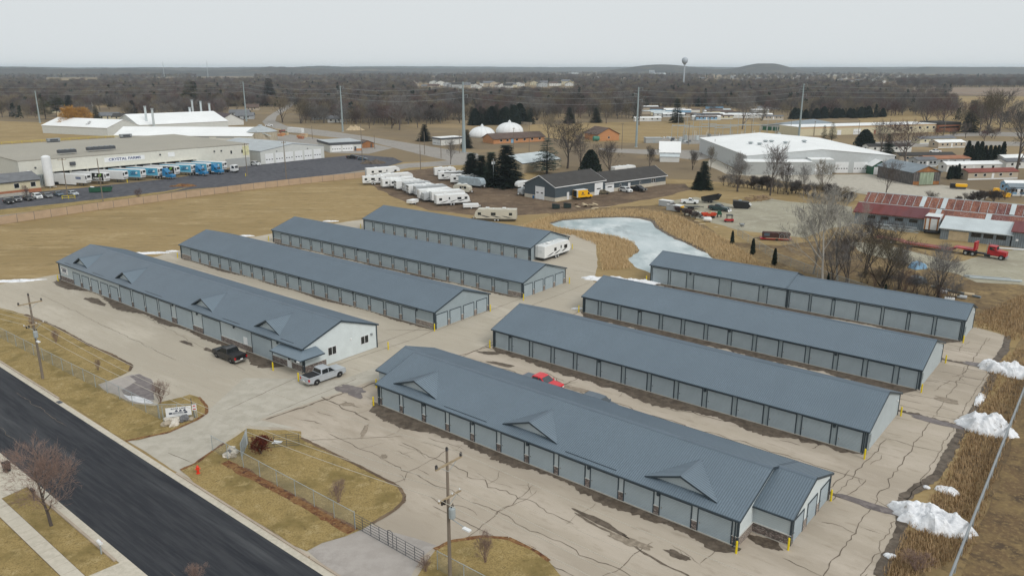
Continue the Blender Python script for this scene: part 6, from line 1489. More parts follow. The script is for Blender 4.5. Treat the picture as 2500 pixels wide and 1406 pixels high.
for s in (-1,1): b = MB(); b.lathe([(.4,-.12),(.4,.12)],12,(-.3,s*1.0,.4),'y'); b.obj('wheel', 'rubber', t)
p = yp(1490,380); t = thing('hopper', 'black angular steel hopper with a white label right of the green pickup', 'hopper', (p.x,p.y,.02), R(-12))
b = MB(); b.exty([(-2.6,.9),(-2.2,.2),(1.6,.0),(2.6,.9),(1.9,2.0),(-2.6,2.3)], -1.2, 1.2); b.obj('body', 'black', t, bevel=.04); b = MB(); b.cbox((2.25,-.9,1.45),(.5,.7,.9),0,-.7); b.obj('label_panel', 'white_paint', t); b = MB(); b.cbox((-.6,0,2.35),(.9,.5,.3)); b.obj('hatch', 'galv', t)
p = yp(560,390); t = thing('flat_trailer', 'black twin-axle flat trailer behind the junk heap', 'trailer', (p.x,p.y,.02), R(2))
b = MB(); b.box(-2.4,1.8,-1.0,1.0,.6,.72); b.obj('deck', 'black', t); b = MB(); b.path([(1.8,-.8,.6),(3.2,0,.55),(1.8,.8,.6)],.06,5); b.obj('drawbar', 'black', t)
for cx in (-1.1,-.2):
    for s in (-1,1): b = MB(); b.lathe([(.33,-.1),(.33,.1)],12,(cx,s*1.05,.33),'y'); b.obj('wheel', 'rubber', t)
b = MB(); b.box(-1.6,.3,-1.18,-.92,.7,.78); b.obj('mudguard', 'black', t); b = MB(); b.tube((3.0,0,0),(3.0,0,.8),.05,.05,5); b.obj('jack', 'black', t)
for x, y, l, lb, c in ((230,440,4.6,'long white-topped crate with an orange end beside the reeds','orange'),(60,350,4.0,'white-topped crate behind the orange-ended one','grey')):
    p = yp(x, y); t = thing('storage_crate', lb, 'crate', (p.x,p.y+1,.02), R(-42))
    b = MB(); b.box(-l/2,l/2,-1,1,.1,1.7); b.obj('case', 'rv_grey', t); b = MB(); b.box(-l/2-.04,l/2+.04,-1.04,1.04,1.7,1.78); b.obj('lid', 'rv_white', t)
    if c == 'orange': 
        for s in (-1,0): b = MB(); b.box(l/2+.002,l/2+.05,s*.98+.02 ,s*.98+.94,.15,1.65); b.obj('end_door', 'paint_yellow', t)
    b = MB(); b.box(-l/2,l/2,-.8,.8,0,.1); b.obj('skid', 'wood_arm', t)
p = yp(870,570); t = thing('farm_wagon', 'orange-red farm wagon in the middle of the junk', 'wagon', (p.x,p.y+.6,.02), R(3))
b = MB(); b.add([(-1.7,-.8,.6),(1.7,-.8,.6),(1.7,.8,.6),(-1.7,.8,.6),(-2.0,-1.0,1.35),(2.0,-1.0,1.35),(2.0,1.0,1.35),(-2.0,1.0,1.35)],[(0,3,2,1),(0,1,5,4),(1,2,6,5),(2,3,7,6),(3,0,4,7)]); b.obj('box', mat('wagon_red', (.55,.06,.02), .6, .15), t)
for cx in (-1.1,1.1):
    for s in (-1,1): b = MB(); b.lathe([(.36,-.08),(.36,.08)],12,(cx,s*.9,.36),'y'); b.obj('wheel', 'rubber', t)
b = MB(); b.cbox((.3,.2,1.5),(.2,.9,.9),.4,.5); b.obj('plank', 'plywood', t)
p = yp(835,640); t = thing('gas_tank', 'white horizontal gas tank lying in front of the red wagon', 'tank', (p.x,p.y,.02), R(-12))
b = MB(); b.lathe([(.1,-1.15),(.5,-1.0),(.62,-.7),(.62,.7),(.5,1.0),(.1,1.15)],16,(0,0,.72),'x'); b.obj('shell', 'white_paint', t, smooth=True)
for x in (-.6,.6): b = MB(); b.box(x-.08,x+.08,-.4,.4,0,.25); b.obj('foot', 'dark_steel', t)
p = yp(1060,550); t = thing('green_machine', 'small dark green machine on a bench right of the red wagon', 'machine', (p.x,p.y,.02), R(5))
b = MB(); b.box(-.6,.6,-.4,.4,.7,1.2); b.obj('body', 'dump_green', t); b = MB(); b.lathe([(.4,-.2),(.4,.2)],12,(-.1,0,1.45),'y'); b.obj('flywheel', 'dump_green', t); b = MB(); b.box(-.3,.4,-.3,.3,1.2,1.6); b.obj('housing', 'dump_green', t)
for x in (-.5,.5): b = MB(); b.box(x-.06,x+.06,-.35,.35,0,.7); b.obj('leg', 'dark_steel', t)
p = yp(1240,640); t = thing('canopy_cart', 'dark red frame cart with a small black canopy', 'cart', (p.x,p.y,.02), R(-5))
b = MB(); b.box(-1.2,1.2,-.7,.7,.35,.5); b.obj('deck', 'paint_maroon', t); b = MB(); b.box(-1.2,1.2,-.75,-.7,.35,.95); b.obj('side_board', 'paint_maroon', t); b = MB(); b.box(-.65,.95,-.75,.75,1.75,1.95); b.obj('canopy', 'black', t)
for x in (-.55,.85):
    for y in (-.65,.65): b = MB(); b.box(x-.05,x+.05,y-.05,y+.05,.5,1.75); b.obj('post', 'black', t)
for cx in (-.9,.9):
    for s in (-1,1): b = MB(); b.lathe([(.25,-.06),(.25,.06)],10,(cx,s*.72,.25),'y'); b.obj('wheel', 'rubber', t)
p = yp(1495,730); t = thing('cauldron', 'round steel kettle on legs at the edge of the gravel', 'kettle', (p.x,p.y,.02))
b = MB(); b.lathe([(.15,.15),(.45,.3),(.6,.6),(.62,.75),(.5,.76)],16); b.obj('bowl', 'steel', t)
for s in (-1,1): b = MB(); b.tube((s*.62,0,.5),(s*.7,0,1.0),.05,.05,5); b.obj('lug', 'dark_steel', t)
for k in range(3): b = MB(); b.tube((.4*math.cos(k*2.1),.4*math.sin(k*2.1),.35),(.5*math.cos(k*2.1),.5*math.sin(k*2.1),0),.05,.05,5); b.obj('leg', 'dark_steel', t)
random.seed(31)
for k in range(14):
    p = yp(600+random.uniform(-60,170), 520+random.uniform(-40,60)); b = MB(); b.cbox((0,0,.2+random.random()*.5),(random.uniform(.8,2.4),random.uniform(.3,.9),.08),random.uniform(0,3),random.uniform(-.5,.5)); b.tube((-.5,0,0),(.4,.2,.6),.05,.05,5); tag(b.obj('scrap_panel', random.choice(['galv','tin_pale','dark_steel','white_soft']), None, (p.x,p.y,.02)), 'bent grey scrap metal in the heap left of the red wagon', 'scrap', 'scrap heap beside the wagon')
for x, y, l in ((660,625,2.2),(735,685,1.8),(1000,742,1.0)):
    p = yp(x, y); b = MB(); b.cbox((0,0,.06),(l,.7,.05),.15); tag(b.obj('board', 'plywood', None, (p.x,p.y,.02)), {2.2:'pale board lying left of the white gas tank',1.8:'pale board lying in front of the white gas tank',1.0:'short board lying alone near the canopy cart'}[l], 'board')
for k in range(150):      # log pile
    p = yp(1560+500*random.random()**.9, 255-70*random.random()); b = MB(); a_ = random.uniform(-.5,.5)+(PI/2 if random.random() < .35 else 0); l = random.uniform(.7,1.9)
    if k < 60: b.tube((-l/2,0,0),(l/2,0,random.uniform(-.2,.2)),.13,.11,7); tag(b.obj('log', 'log_bark', None, (p.x,p.y,.15+random.random()*.75), a_), 'split log in the firewood heap behind the black hopper', 'log', 'firewood heap') if 'log_bark' in M else tag(b.obj('log', mat('log_bark', (.30,.21,.13), .9, .4, 1.0), None, (p.x,p.y,.15+random.random()*.75), a_), 'split log in the firewood heap behind the black hopper', 'log', 'firewood heap')
p = yp(2130,985); t = thing('snow_plough_trailer', 'rusty brown truck body and wheel loaded on a low flat sled', 'trailer', (p.x,p.y,.02), R(-10))
b = MB(); b.box(-3.6,3.6,-1.1,1.1,.35,.55); b.obj('deck', 'paint_maroon', t); b = MB(); b.box(-2.4,3.6,-1.12,-.9,.56,.64); b.obj('deck_plank', 'plywood', t)
b = MB(); b.exty([(-3.0,.6),(3.0,.6),(3.3,1.7),(3.2,1.85),(-2.9,1.9),(-3.1,1.5)], -.9, .9); b.obj('body', mat('rust_dark', (.06,.025,.02), .8, .4, 1.0), t); b = MB(); b.box(-2.8,-1.5,-.92,-.905,1.1,1.8); b.obj('panel', 'paint_slate', t)
b = MB(); n = 16; b.path([Vector((1.3+.62*math.cos(2*PI*i/n),-1.0,1.1+.62*math.sin(2*PI*i/n))) for i in range(n+1)], .06, 5); b.obj('steel_wheel', 'steel', t); b = MB(); b.path([(-3.6,-.5,.45),(-5.0,0,.4),(-3.6,.5,.45)],.07,5); b.obj('drawbar', 'dark_steel', t)
for s in (-1,1): b = MB(); b.lathe([(.33,-.1),(.33,.1)],12,(.2,s*1.0,.33),'y'); b.obj('wheel', 'rubber', t)
# red lowboy rig
a, c = gp(2240,606), gp(2455,638); d = (c-a); rz = math.atan2(d.y,d.x); p = c + Vector((-d.y,d.x,0)).normalized()*1.2 - d.normalized()*3.2
rt = thing('truck_tractor', 'red long-nosed truck tractor in front of the rusty barns', 'truck', (p.x,p.y,.02), rz)
b = MB(); b.exty([(-.6,.8),(3.0,.7),(3.05,1.75),(1.2,1.95),(1.0,2.75),(-.5,2.8),(-.6,1.0)], -1.1, 1.1, lambda x, z: 1-.25*max(0,min(1,(x-1.2)/1.8))); b.obj('cab', 'paint_maroon', rt, bevel=.08)
b = MB(); b.add([(1.22,-.85,1.98),(1.22,.85,1.98),(1.06,.85,2.65),(1.06,-.85,2.65)],[(0,1,2,3)]); b.obj('windshield', 'glass', rt)
for s in (-1,1):
    b = MB(); b.add([(.9,s*1.105,1.95),(.85,s*1.105,2.6),(-.2,s*1.105,2.6),(-.2,s*1.105,1.95)],[(0,1,2,3)]); b.obj('side_window', 'glass', rt); b = MB(); b.tube((-.75,s*.9,.8),(-.75,s*.9,3.1),.09,.09,8); b.obj('exhaust', 'chrome', rt)
    b = MB(); b.tube((.1,s*1.05,.7),(-1.0,s*1.05,.7),.3,.3,10); b.obj('fuel_tank', 'black', rt)
b = MB(); b.box(-5.4,2.9,-.45,.45,.6,.9); b.obj('chassis', 'black', rt); b = MB(); b.box(3.0,3.2,-1.1,1.1,.4,.75); b.obj('bumper', 'steel', rt)
for cx in (2.2,-3.3,-4.7):
    for s in (-1,1): b = MB(); b.lathe([(.2,-.25),(.52,-.22),(.52,.22),(.2,.25)],14,(cx,s*.95,.52),'y'); wo = b.obj('wheel', 'rubber', rt); b = MB(); b.lathe([(.28,s*.25),(.1,s*.27)],10,(cx,s*.95,.52),'y'); b.obj('rim', 'galv', wo)
lt = thing('lowboy_trailer', 'long faded red low-bed trailer coupled to the red tractor', 'trailer', (p.x,p.y,.02), rz)
mat('faded_red', (.24,.085,.07), .8, .3, .6)
b = MB(); b.box(-7.2,-2.9,-1.2,1.2,1.25,1.5); b.obj('gooseneck', 'paint_maroon', lt); b = MB(); b.box(-3.3,-2.9,-1.1,1.1,1.5,3.2); b.obj('headboard', 'paint_maroon', lt)
b = MB(); b.exty([(-7.2,.7),(-7.2,1.35),(-8.2,.85),(-17.5,.85),(-19.5,1.2),(-24.5,1.2),(-24.5,1.0),(-19.4,1.0),(-17.4,.6),(-7.4,.6)], -1.3, 1.3); b.obj('deck', 'faded_red', lt)
for k in range(22): b = MB(); b.box(-8.6-.42*k,-8.45-.42*k,-1.36,-1.31,.55,.85); b.obj('stake_pocket', 'paint_maroon', lt)
for cx in (-20.5,-22.2):
    for s in (-1,1): b = MB(); b.lathe([(.2,-.25),(.48,-.22),(.48,.22),(.2,.25)],14,(cx,s*1.0,.48),'y'); wo = b.obj('wheel', 'rubber', lt); b = MB(); b.lathe([(.28,s*.25),(.1,s*.27)],10,(cx,s*1.0,.48),'y'); b.obj('rim', 'white_soft', wo)
# beam heaps by the back shed
for x, y, l, m, lb in ((2320,712,7,'tin_roof','long grey steel beam leaning behind the back shed'),(2345,718,7,'tin_roof_blue','second steel beam beside the first behind the back shed'),(2430,684,9,'tin_pale','pale beam lying along the gravel lane'),(2410,680,8,'galv','grey beam lying along the gravel lane'),(2488,611,9,'white_paint','white pipe lying right of the red tractor')):
    p = gp(x, y); b = MB(); b.cbox((0,0,.2),(l,.35,.3),R(-20) if x > 2400 else R(-55)); tag(b.obj('steel_beam', m, None, (p.x,p.y,.05)), lb, 'beam')
for k, (x, y) in enumerate(((2300,715),(2330,725),(2318,733),(2348,728),(2366,722))):
    p = gp(x, y); b = MB(); b.cbox((0,0,.25),(1.6,1.2,.3),R(-30)); tag(b.obj('pallet_load', ['white_soft','plywood','white_soft','rv_grey','plywood'][k], None, (p.x,p.y,.05)), 'pale pallet load lying under the bare trees behind the back shed', 'pallet', 'pallets behind the back shed')
for x, y, m, lb in ((2240,655,'house_blue','blue tarp-covered heap under the bare trees'),(2238,690,'tin_roof_blue','grey-blue tarp heap just behind the back shed')):
    p = gp(x, y); b = MB(); b.exty([(-1.6,0),(1.6,0),(1.3,.9),(.3,1.4),(-1.0,1.2)], -1.1, 1.1, lambda x, z: 1-.3*z/1.4); tag(b.obj('tarp_heap', m, None, (p.x,p.y,.0), .3, bevel=.1), lb, 'tarp')
p = gp(2345,462); t = thing('salt_spreader', 'yellow hopper spreader with a black end by the weathered barn', 'spreader', (p.x,p.y,.02), R(-20))
b = MB(); b.exty([(-1.6,.8),(1.6,.8),(1.9,1.4),(1.7,1.8),(-1.7,1.8),(-1.9,1.4)], -.8, .8); b.obj('hopper', 'paint_yellow', t, bevel=.08); b = MB(); b.box(-3.3,-1.7,-.7,.7,.3,1.8); b.obj('engine', 'black', t); b = MB(); b.box(-1.5,1.5,-.6,.6,.1,.8); b.obj('frame', 'dark_steel', t)
p = gp(2445,485); t = thing('yellow_loader', 'yellow machine with a bucket and arms behind the rusty roof', 'loader', (p.x,p.y+2,.02), R(-5))
b = MB(); b.box(-2.4,-.2,-.8,.8,.8,1.9); b.obj('body', 'paint_yellow', t); b = MB(); b.box(-1.4,-.1,-.7,.7,1.9,3.0); b.obj('cab', 'paint_yellow', t); b = MB(); b.exty([(1.6,.3),(3.2,.3),(3.4,1.5),(1.8,1.5)], -1.1, 1.1); b.obj('bucket', 'paint_yellow', t)
for s in (-1,1): b = MB(); b.path([(-.6,s*.7,2.0),(.9,s*.7,2.3),(2.0,s*.7,1.0)],.14,5); b.obj('arm', 'paint_yellow', t)
for cx in (-1.8,.4):
    for s in (-1,1): b = MB(); b.lathe([(.6,-.2),(.6,.2)],12,(cx,s*.9,.6),'y'); b.obj('wheel', 'rubber', t)
# ------------------------------------------------------------------ trees
def leaf_mat(name, col, var=.35, rough=.9):
    m, n, b = _mat(name)
    oi = n.nodes.new('ShaderNodeObjectInfo')
    c = _mix(n, oi.outputs['Random'], tuple(x*(1-var) for x in col), tuple(min(1, x*(1+var)) for x in col))
    n.links.new(c, b.inputs['Base Color']); b.inputs['Roughness'].default_value = rough; b.inputs['Specular IOR Level'].default_value = .1
    return m
leaf_mat('bark', (.12,.10,.088)); leaf_mat('bark_pale', (.33,.31,.28), .15); leaf_mat('twig_near', (.25,.175,.145), .15); leaf_mat('twig', (.11,.094,.087), .35); leaf_mat('twig_red', (.115,.075,.07), .3); leaf_mat('twig_olive', (.175,.145,.10), .3); leaf_mat('twig_grey', (.155,.145,.138), .3); leaf_mat('twig_pale', (.33,.31,.275), .12); leaf_mat('twig_gold', (.40,.22,.06), .15)
leaf_mat('needle', (.030,.048,.032), .3); leaf_mat('needle_blue', (.045,.062,.05), .25); leaf_mat('needle_dark', (.020,.030,.022), .25); leaf_mat('needle_olive', (.075,.082,.035), .2); leaf_mat('red_leaf', (.16,.045,.03), .2); leaf_mat('straw', (.62,.46,.26), .2); leaf_mat('straw_brown', (.36,.25,.14), .2)
def rdir(d, ang, rnd):
    d = d.normalized(); a = d.orthogonal().normalized(); a.rotate(Matrix.Rotation(rnd.uniform(0, 2*PI), 3, d))
    return (d*math.cos(ang) + a*math.sin(ang)).normalized()
def bare_tree(seed, h=10.0, kids=(8,6,6,7), ang=.75, up=.25, stems=1, tw=.035, tl=.9, clear=.22, r0=.24, lens=(.62,.36,.2)):
    rnd = random.Random(seed); T, Cn = MB(), MB()
    def limb(p, d, L, r, lv):
        n = 4 if lv == 0 else 3
        pts = [p]; dd = d
        for i in range(n):
            dd = (dd + Vector((rnd.gauss(0,.12),rnd.gauss(0,.12),rnd.gauss(0,.06)+up*.35)) * (.6 if lv == 0 else 1.0)).normalized()
            pts.append(pts[-1] + dd*(L/n))
        mb = T if lv < 2 else Cn
        for i in range(n):
            mb.tube(pts[i], pts[i+1], r*(1-.75*i/n), r*(1-.75*(i+1)/n), (7,5,3,3)[lv], False)
        if lv == 3:
            for k in range(kids[3]):
                f = rnd.uniform(.15, 1.0)*n; i = min(n-1, int(f)); q = pts[i].lerp(pts[i+1], f-i)
                e = rdir((pts[-1]-pts[0]), rnd.uniform(.2,.9), rnd)*tl*rnd.uniform(.6,1.2); e.z += .15
                s = e.orthogonal().normalized()*tw; s.rotate(Matrix.Rotation(rnd.uniform(0,6.3), 3, e.normalized()))
                Cn.add([q-s, q+s, q+e], [(0,1,2)])
            return
        for k in range(kids[lv]):
            lo = clear if lv == 0 else .25
            f = (lo+(1-lo)*((k+rnd.random())/kids[lv]))*n; i = min(n-1, int(f)); q = pts[i].lerp(pts[i+1], f-i)
            e = rdir(pts[i+1]-pts[i], ang*rnd.uniform(.6,1.25), rnd)
            if lv == 0 and stems == 1: e = (e + Vector((0,0,.25))).normalized()
            rel = (1-.55*(f/n)) if lv == 0 else (1-.4*f/n)
            limb(q, e, h*lens[lv]*rel*rnd.uniform(.75,1.1), r*(.5 if lv == 0 else .45)*(1-.5*f/n), lv+1)
    if stems == 1: limb(Vector((0,0,-.2)), Vector((0,0,1)), h*.72, r0, 0)
    else:
        for k in range(stems):
            d = rdir(Vector((0,0,1)), rnd.uniform(.1,.5), rnd); limb(Vector((rnd.gauss(0,.2),rnd.gauss(0,.2),-.1)), d, h*.75, r0*.5, 0)
    return T, Cn
def mesh_of(b, name, m):
    me = bpy.data.meshes.new(name); me.from_pydata(b.v, [], b.f); me.materials.append(M[m]); me.update(); return me
def conifer(seed, h=10.0, w=2.6, whorls=20, per=9, droop=.35, gap=.06, leaf=.5):
    rnd = random.Random(seed); T, Cn = MB(), MB()
    T.tube((0,0,-.2),(0,0,h*.96), .022*h, .01, 6)
    for k in range(whorls):
        f = k/whorls; z = h*(gap+(1-gap)*f); R_ = w*(1-f)**.85*rnd.uniform(.8,1.1)+.12
        for j in range(per):
            a = rnd.uniform(0,2*PI); d = Vector((math.cos(a),math.sin(a),0)); L = R_*rnd.uniform(.7,1.1)
            n = max(2, int(L/.35))
            for i in range(n):
                t0 = (i+.2)/n; q = Vector((0,0,z)) + d*(L*t0) + Vector((0,0,-droop*L*t0*t0+.15*L*t0))
                for s in (-1,1):
                    e = Vector((-d.y,d.x,0))*s*leaf*rnd.uniform(.5,1.0)*(1.1-t0*.6) + d*leaf*.6 + Vector((0,0,-rnd.uniform(0,.25)))
                    u_ = d*leaf*.45
                    Cn.add([q-u_*.5, q+u_*.7, q+e], [(0,1,2)])
    return T, Cn
def column_tree(seed, h=3.0, r=.45, n=700, leaf=.22, round_=False):
    rnd = random.Random(seed); T, Cn = MB(), MB()
    T.tube((0,0,-.1),(0,0,h*.5), .05*h/3, .02, 5)
    for k in range(n):
        f = rnd.random()**.9; z = h*(.03+.97*f)
        rr = r*((1-f)**.55*min(1,f*6+.55) if not round_ else math.sqrt(max(0,1-(2*f-.8)**2/1.5)))*rnd.uniform(.7,1.05)
        a = rnd.uniform(0,2*PI); q = Vector((rr*math.cos(a), rr*math.sin(a), z))
        e = Vector((rnd.gauss(0,1),rnd.gauss(0,1),rnd.gauss(.6,1))).normalized()*leaf; g = Vector((rnd.gauss(0,1),rnd.gauss(0,1),rnd.gauss(0,1))).normalized()*leaf
        Cn.add([q, q+e, q+g], [(0,1,2)])
    C2 = MB(); C2.lathe([(r*.4,.02*h),(r*.62,.2*h),(r*.5,.5*h),(r*.25,.8*h),(.02,.94*h)], 9); Cn.add(C2.v, C2.f)
    return T, Cn
KIND = {}
def kind(key, tc, bm, cm, h):
    KIND[key] = (mesh_of(tc[0], 'trunk', bm), mesh_of(tc[1], 'crown', cm), h)
for i in range(4): kind('shade%d'%i, bare_tree(100+i, 10, (10,6,6,7), .8, .3, r0=.2, clear=.15, tw=.022, tl=.8), 'bark', ('twig','twig_olive','twig_grey','twig_red')[i], 10)
for i in range(3): kind('clump%d'%i, bare_tree(200+i, 10, (5,5,5,6), .6, .35, stems=5, tw=.018, tl=.85, lens=(.5,.32,.18)), 'bark', ('twig','twig_grey','twig_olive')[i], 10)
for i in range(2): kind('poplar%d'%i, bare_tree(300+i, 10, (9,6,5,5), .5, .5, r0=.085, tw=.013, tl=.7, lens=(.5,.28,.16)), 'bark_pale', 'twig_pale', 10)
for i in range(3): kind('shrub%d'%i, bare_tree(400+i, 10, (4,5,5,8), .55, .3, stems=9, tw=.045, tl=1.0, r0=.3, clear=.15, lens=(.45,.3,.2)), 'bark', ('twig','twig_red','twig_olive')[i], 10)
for i in range(2): kind('nshrub%d'%i, bare_tree(450+i, 10, (4,4,4,5), .5, .35, stems=10, tw=.022, tl=1.0, r0=.22, clear=.15, lens=(.45,.3,.2)), 'twig_near', 'twig_near', 10)
kind('gold', bare_tree(500, 10, (6,6,6,10), .7, .2, stems=6, tw=.05, tl=1.0), 'bark', 'twig_gold', 10)
for i in range(3): kind('spruce%d'%i, conifer(600+i, 10, 2.6, 30, 15, .4, .04, .95), 'bark', ('needle','needle_dark','needle_blue')[i], 10)
kind('pine0', conifer(650, 10, 2.8, 18, 10, .1, .18, 1.0), 'bark', 'needle', 10); kind('pine1', conifer(651, 10, 3.1, 15, 11, .0, .22, 1.2), 'bark', 'needle_olive', 10); kind('openspruce', conifer(652, 10, 3.3, 18, 10, .15, .14, .8), 'bark', 'needle_blue', 10)
kind('cedar', column_tree(700, 10, 3.6, 2600, .75, False), 'bark', 'needle_dark', 10)
for i in range(2): kind('arbor%d'%i, column_tree(710+i, 10, 1.5, 1500, .5), 'bark', 'needle_dark', 10)
def plant(key, name, label, cat, p, h, rz=None, group=None, sx=1.0):
    tm, cm, hh = KIND[key]; s = h/hh
    t = thing(name, label, cat, (p[0],p[1],0), random.uniform(0,6.28) if rz is None else rz, group); t.scale = (s*sx, s*sx, s)
    mobj('trunk', tm, t); mobj('crown', cm, t)
    return t
def hz(x, y, ytop):
    b = gp(x, y); c, s = math.cos(PITCH), math.sin(PITCH); lo, hi = 0.0, 80.0
    for _ in range(40):
        m = (lo+hi)/2; Z = m-CAMH; yy = CY - FPX*(b.y*s+Z*c)/(b.y*c-Z*s)
        if yy > ytop: lo = m
        else: hi = m
    return lo
random.seed(77)
# near
T, Cn = bare_tree(11, 10, (10,8,7,9), .85, .28, r0=.2, tw=.012, tl=.75, clear=.3, lens=(.55,.34,.2))
KIND['street'] = (mesh_of(T,'trunk','bark'), mesh_of(Cn,'crown','twig_near'), 10)
p = gp(126,1283); plant('street', 'street_tree', 'bare reddish street tree with a wide crown beside the black mailbox', 'tree', p, 7.6, .3, sx=1.05)
for key, x, y, h, sx, lb in [('nshrub1',392,985,2.6,1.1,'bare rounded shrub between the wet drive and the entrance sign'),('nshrub0',827,1226,2.0,1.1,'small bare shrub alone on the middle lawn'),('nshrub1',1185,1372,2.6,.8,'bare reddish shrub on the corner lawn right of the tall pole'),('nshrub1',137,838,1.9,.9,'small red-twigged shrub on the left lawn near the pole'),('nshrub0',240,905,1.5,.7,'thin sapling at the tip of the left lawn'),('nshrub1',82,806,2.0,1.0,'red-twigged shrub just behind the left utility pole'),('nshrub1',476,1424,1.6,1.2,'tip of a red shrub at the bottom edge in front of the street'),('nshrub0',2235,1395,1.8,1.6,'brown shrub at the bottom right bank below the snow pile'),('nshrub1',1040,1395,1.3,1.2,'low brown shrub at the gate post near the bottom')]:
    plant(key, 'bare_shrub', lb, 'shrub', gp(x, y), h, sx=sx)
rl = bare_tree(720, 10, (4,4,4,7), .75, .2, stems=8, tw=.16, tl=.75, r0=.22, clear=.15, lens=(.5,.36,.24)); KIND['redbush'] = (mesh_of(rl[0],'trunk','bark'), mesh_of(rl[1],'crown','red_leaf'), 10)
p = gp(637,1108); plant('redbush', 'leafy_shrub', 'dark red leafy shrub behind the slatted screen and open gate', 'shrub', p, 1.9, sx=1.25)
# evergreens in the middle distance, each where it stands
for key, x, y, yt, sx, lb in [('spruce1',1152,447,372,1.3,'dark spruce at the left end of the group by the RV yard'),('spruce1',1176,450,378,1.15,'dark spruce second from the left by the RV yard'),('spruce0',1200,453,370,1.1,'dark spruce left of the tall pole in the RV yard'),('spruce1',1237,456,352,1.25,'largest dark spruce beside the white fifth-wheel'),('openspruce',1335,426,334,1.0,'open-branched blue spruce in front of the tan shed'),('cedar',1441,424,368,.95,'rounded dark evergreen behind the repair shop roof'),('spruce0',1717,463,392,1.0,'dark spruce by the warehouse lane'),('spruce1',1704,462,418,1.1,'smaller spruce left of the spruce by the warehouse lane'),
    ('spruce1',1037,345,303,1.3,'dark pine left of the white pump house'),('spruce1',1140,362,316,1.0,'dark spruce at the foot of the tallest transmission pole'),('spruce0',2165,390,325,.9,'dark spruce behind the white warehouse roof'),('cedar',2110,358,318,1.2,'round dark evergreen behind the white warehouse'),('pine0',2030,348,298,1.0,'layered pine in front of the cream commercial block'),('pine0',2010,348,305,.9,'smaller pine left of the layered one by the cream block'),('spruce1',2368,323,244,.85,'tall narrow spruce on the lawn right of the brick block'),('arbor0',1787,597,564,1.1,'narrow dark arborvitae leftmost of three below the gravel yard'),('arbor1',1837,621,583,1.1,'narrow dark arborvitae in the middle below the gravel yard'),('arbor0',1890,647,607,1.1,'narrow dark arborvitae nearest the back shed roof'),('arbor1',2021,690,667,1.1,'dark arborvitae tip just above the back shed roof'),('arbor0',2160,722,694,1.1,'dark arborvitae tip farther right above the back shed roof'),
    ('spruce0',1455,300,262,1.2,'dark spruce on the crest behind the brick building'),('spruce2',1390,302,262,1.2,'grey-green spruce left of the crest spruce'),('spruce1',660,258,190,1.0,'tall spruce in the woods behind the white plant'),('pine1',466,262,195,1.3,'olive pine standing above the left woods'),('spruce0',476,250,198,1.0,'dark pine beside the olive one in the left woods'),('pine1',140,285,222,1.3,'olive-green pine behind the yellow house'),('pine1',112,292,235,1.2,'olive pine left of the yellow house'),('spruce0',172,278,232,1.1,'dark spruce right of the yellow house'),('spruce0',236,294,258,1.0,'small spruce right of the cream house'),('spruce1',325,285,245,1.1,'dark spruce in front of the left woods'),('spruce0',1652,300,240,.9,'dark spruce among the white mobile homes'),('spruce1',1705,260,235,1.1,'dark evergreen behind the mobile homes'),('spruce1',2178,258,230,1.1,'dark evergreen clump right of the water tower woods')]:
    plant(key, 'evergreen_tree', lb, 'tree', gp(x, y), hz(x, y, yt), sx=sx*(1.5 if 'spruce' in key or key == 'cedar' else 1.0), group='single evergreens')
def row(key, n, xa, ya, xb, yb, h, lb, grp, name='evergreen_tree', sx=1.0, jit=.25):
    for k in range(n):
        f = (k+.5)/n; x, y = xa+(xb-xa)*f, ya+(yb-ya)*f
        j_ = 4 if name == 'hedge_brush' else 1; p = gp(x+random.uniform(-j_,j_), y+random.uniform(-j_,j_)); plant(random.choice(key), name, lb, 'tree', p, h*random.uniform(1-jit,1+jit), sx=sx, group=grp)
row(['spruce1','cedar'], 26, 1925, 291, 2158, 287, 8.0, 'dark cedar in the hedge-like row behind the cream commercial block', 'cedar row behind the cream block', sx=1.3, jit=.15)
row(['spruce1','cedar','spruce0'], 22, 1150, 306, 1300, 303, 12.0, 'dark evergreen in the dense stand behind the right dome', 'evergreen stand behind the domes', sx=1.2)
row(['spruce0','pine1','spruce1','spruce2'], 9, 60, 262, 600, 258, 12, 'dark evergreen standing among the bare trees of the left woods', 'evergreens in the left woods', sx=1.5)
row(['spruce0','pine1','spruce1'], 7, 760, 250, 1120, 256, 12, 'dark evergreen standing among the bare trees by the curved road', 'evergreens by the curved road', sx=1.4)
row(['spruce0','spruce1','pine0'], 8, 1330, 262, 1900, 262, 11, 'dark evergreen among the bare trees behind the mobile homes', 'evergreens behind the mobile homes', sx=1.4)
row(['arbor0','arbor1'], 9, 2352, 402, 2450, 398, 8.5, 'tall dark columnar cedar in the screen between the mobile homes', 'columnar cedars by the mobile homes', sx=1.2, jit=.15)
row(['arbor0','arbor1'], 6, 2312, 438, 2346, 436, 4.5, 'small dark cedar in the clump beside the weathered barn', 'cedar clump by the barn', sx=1.2)
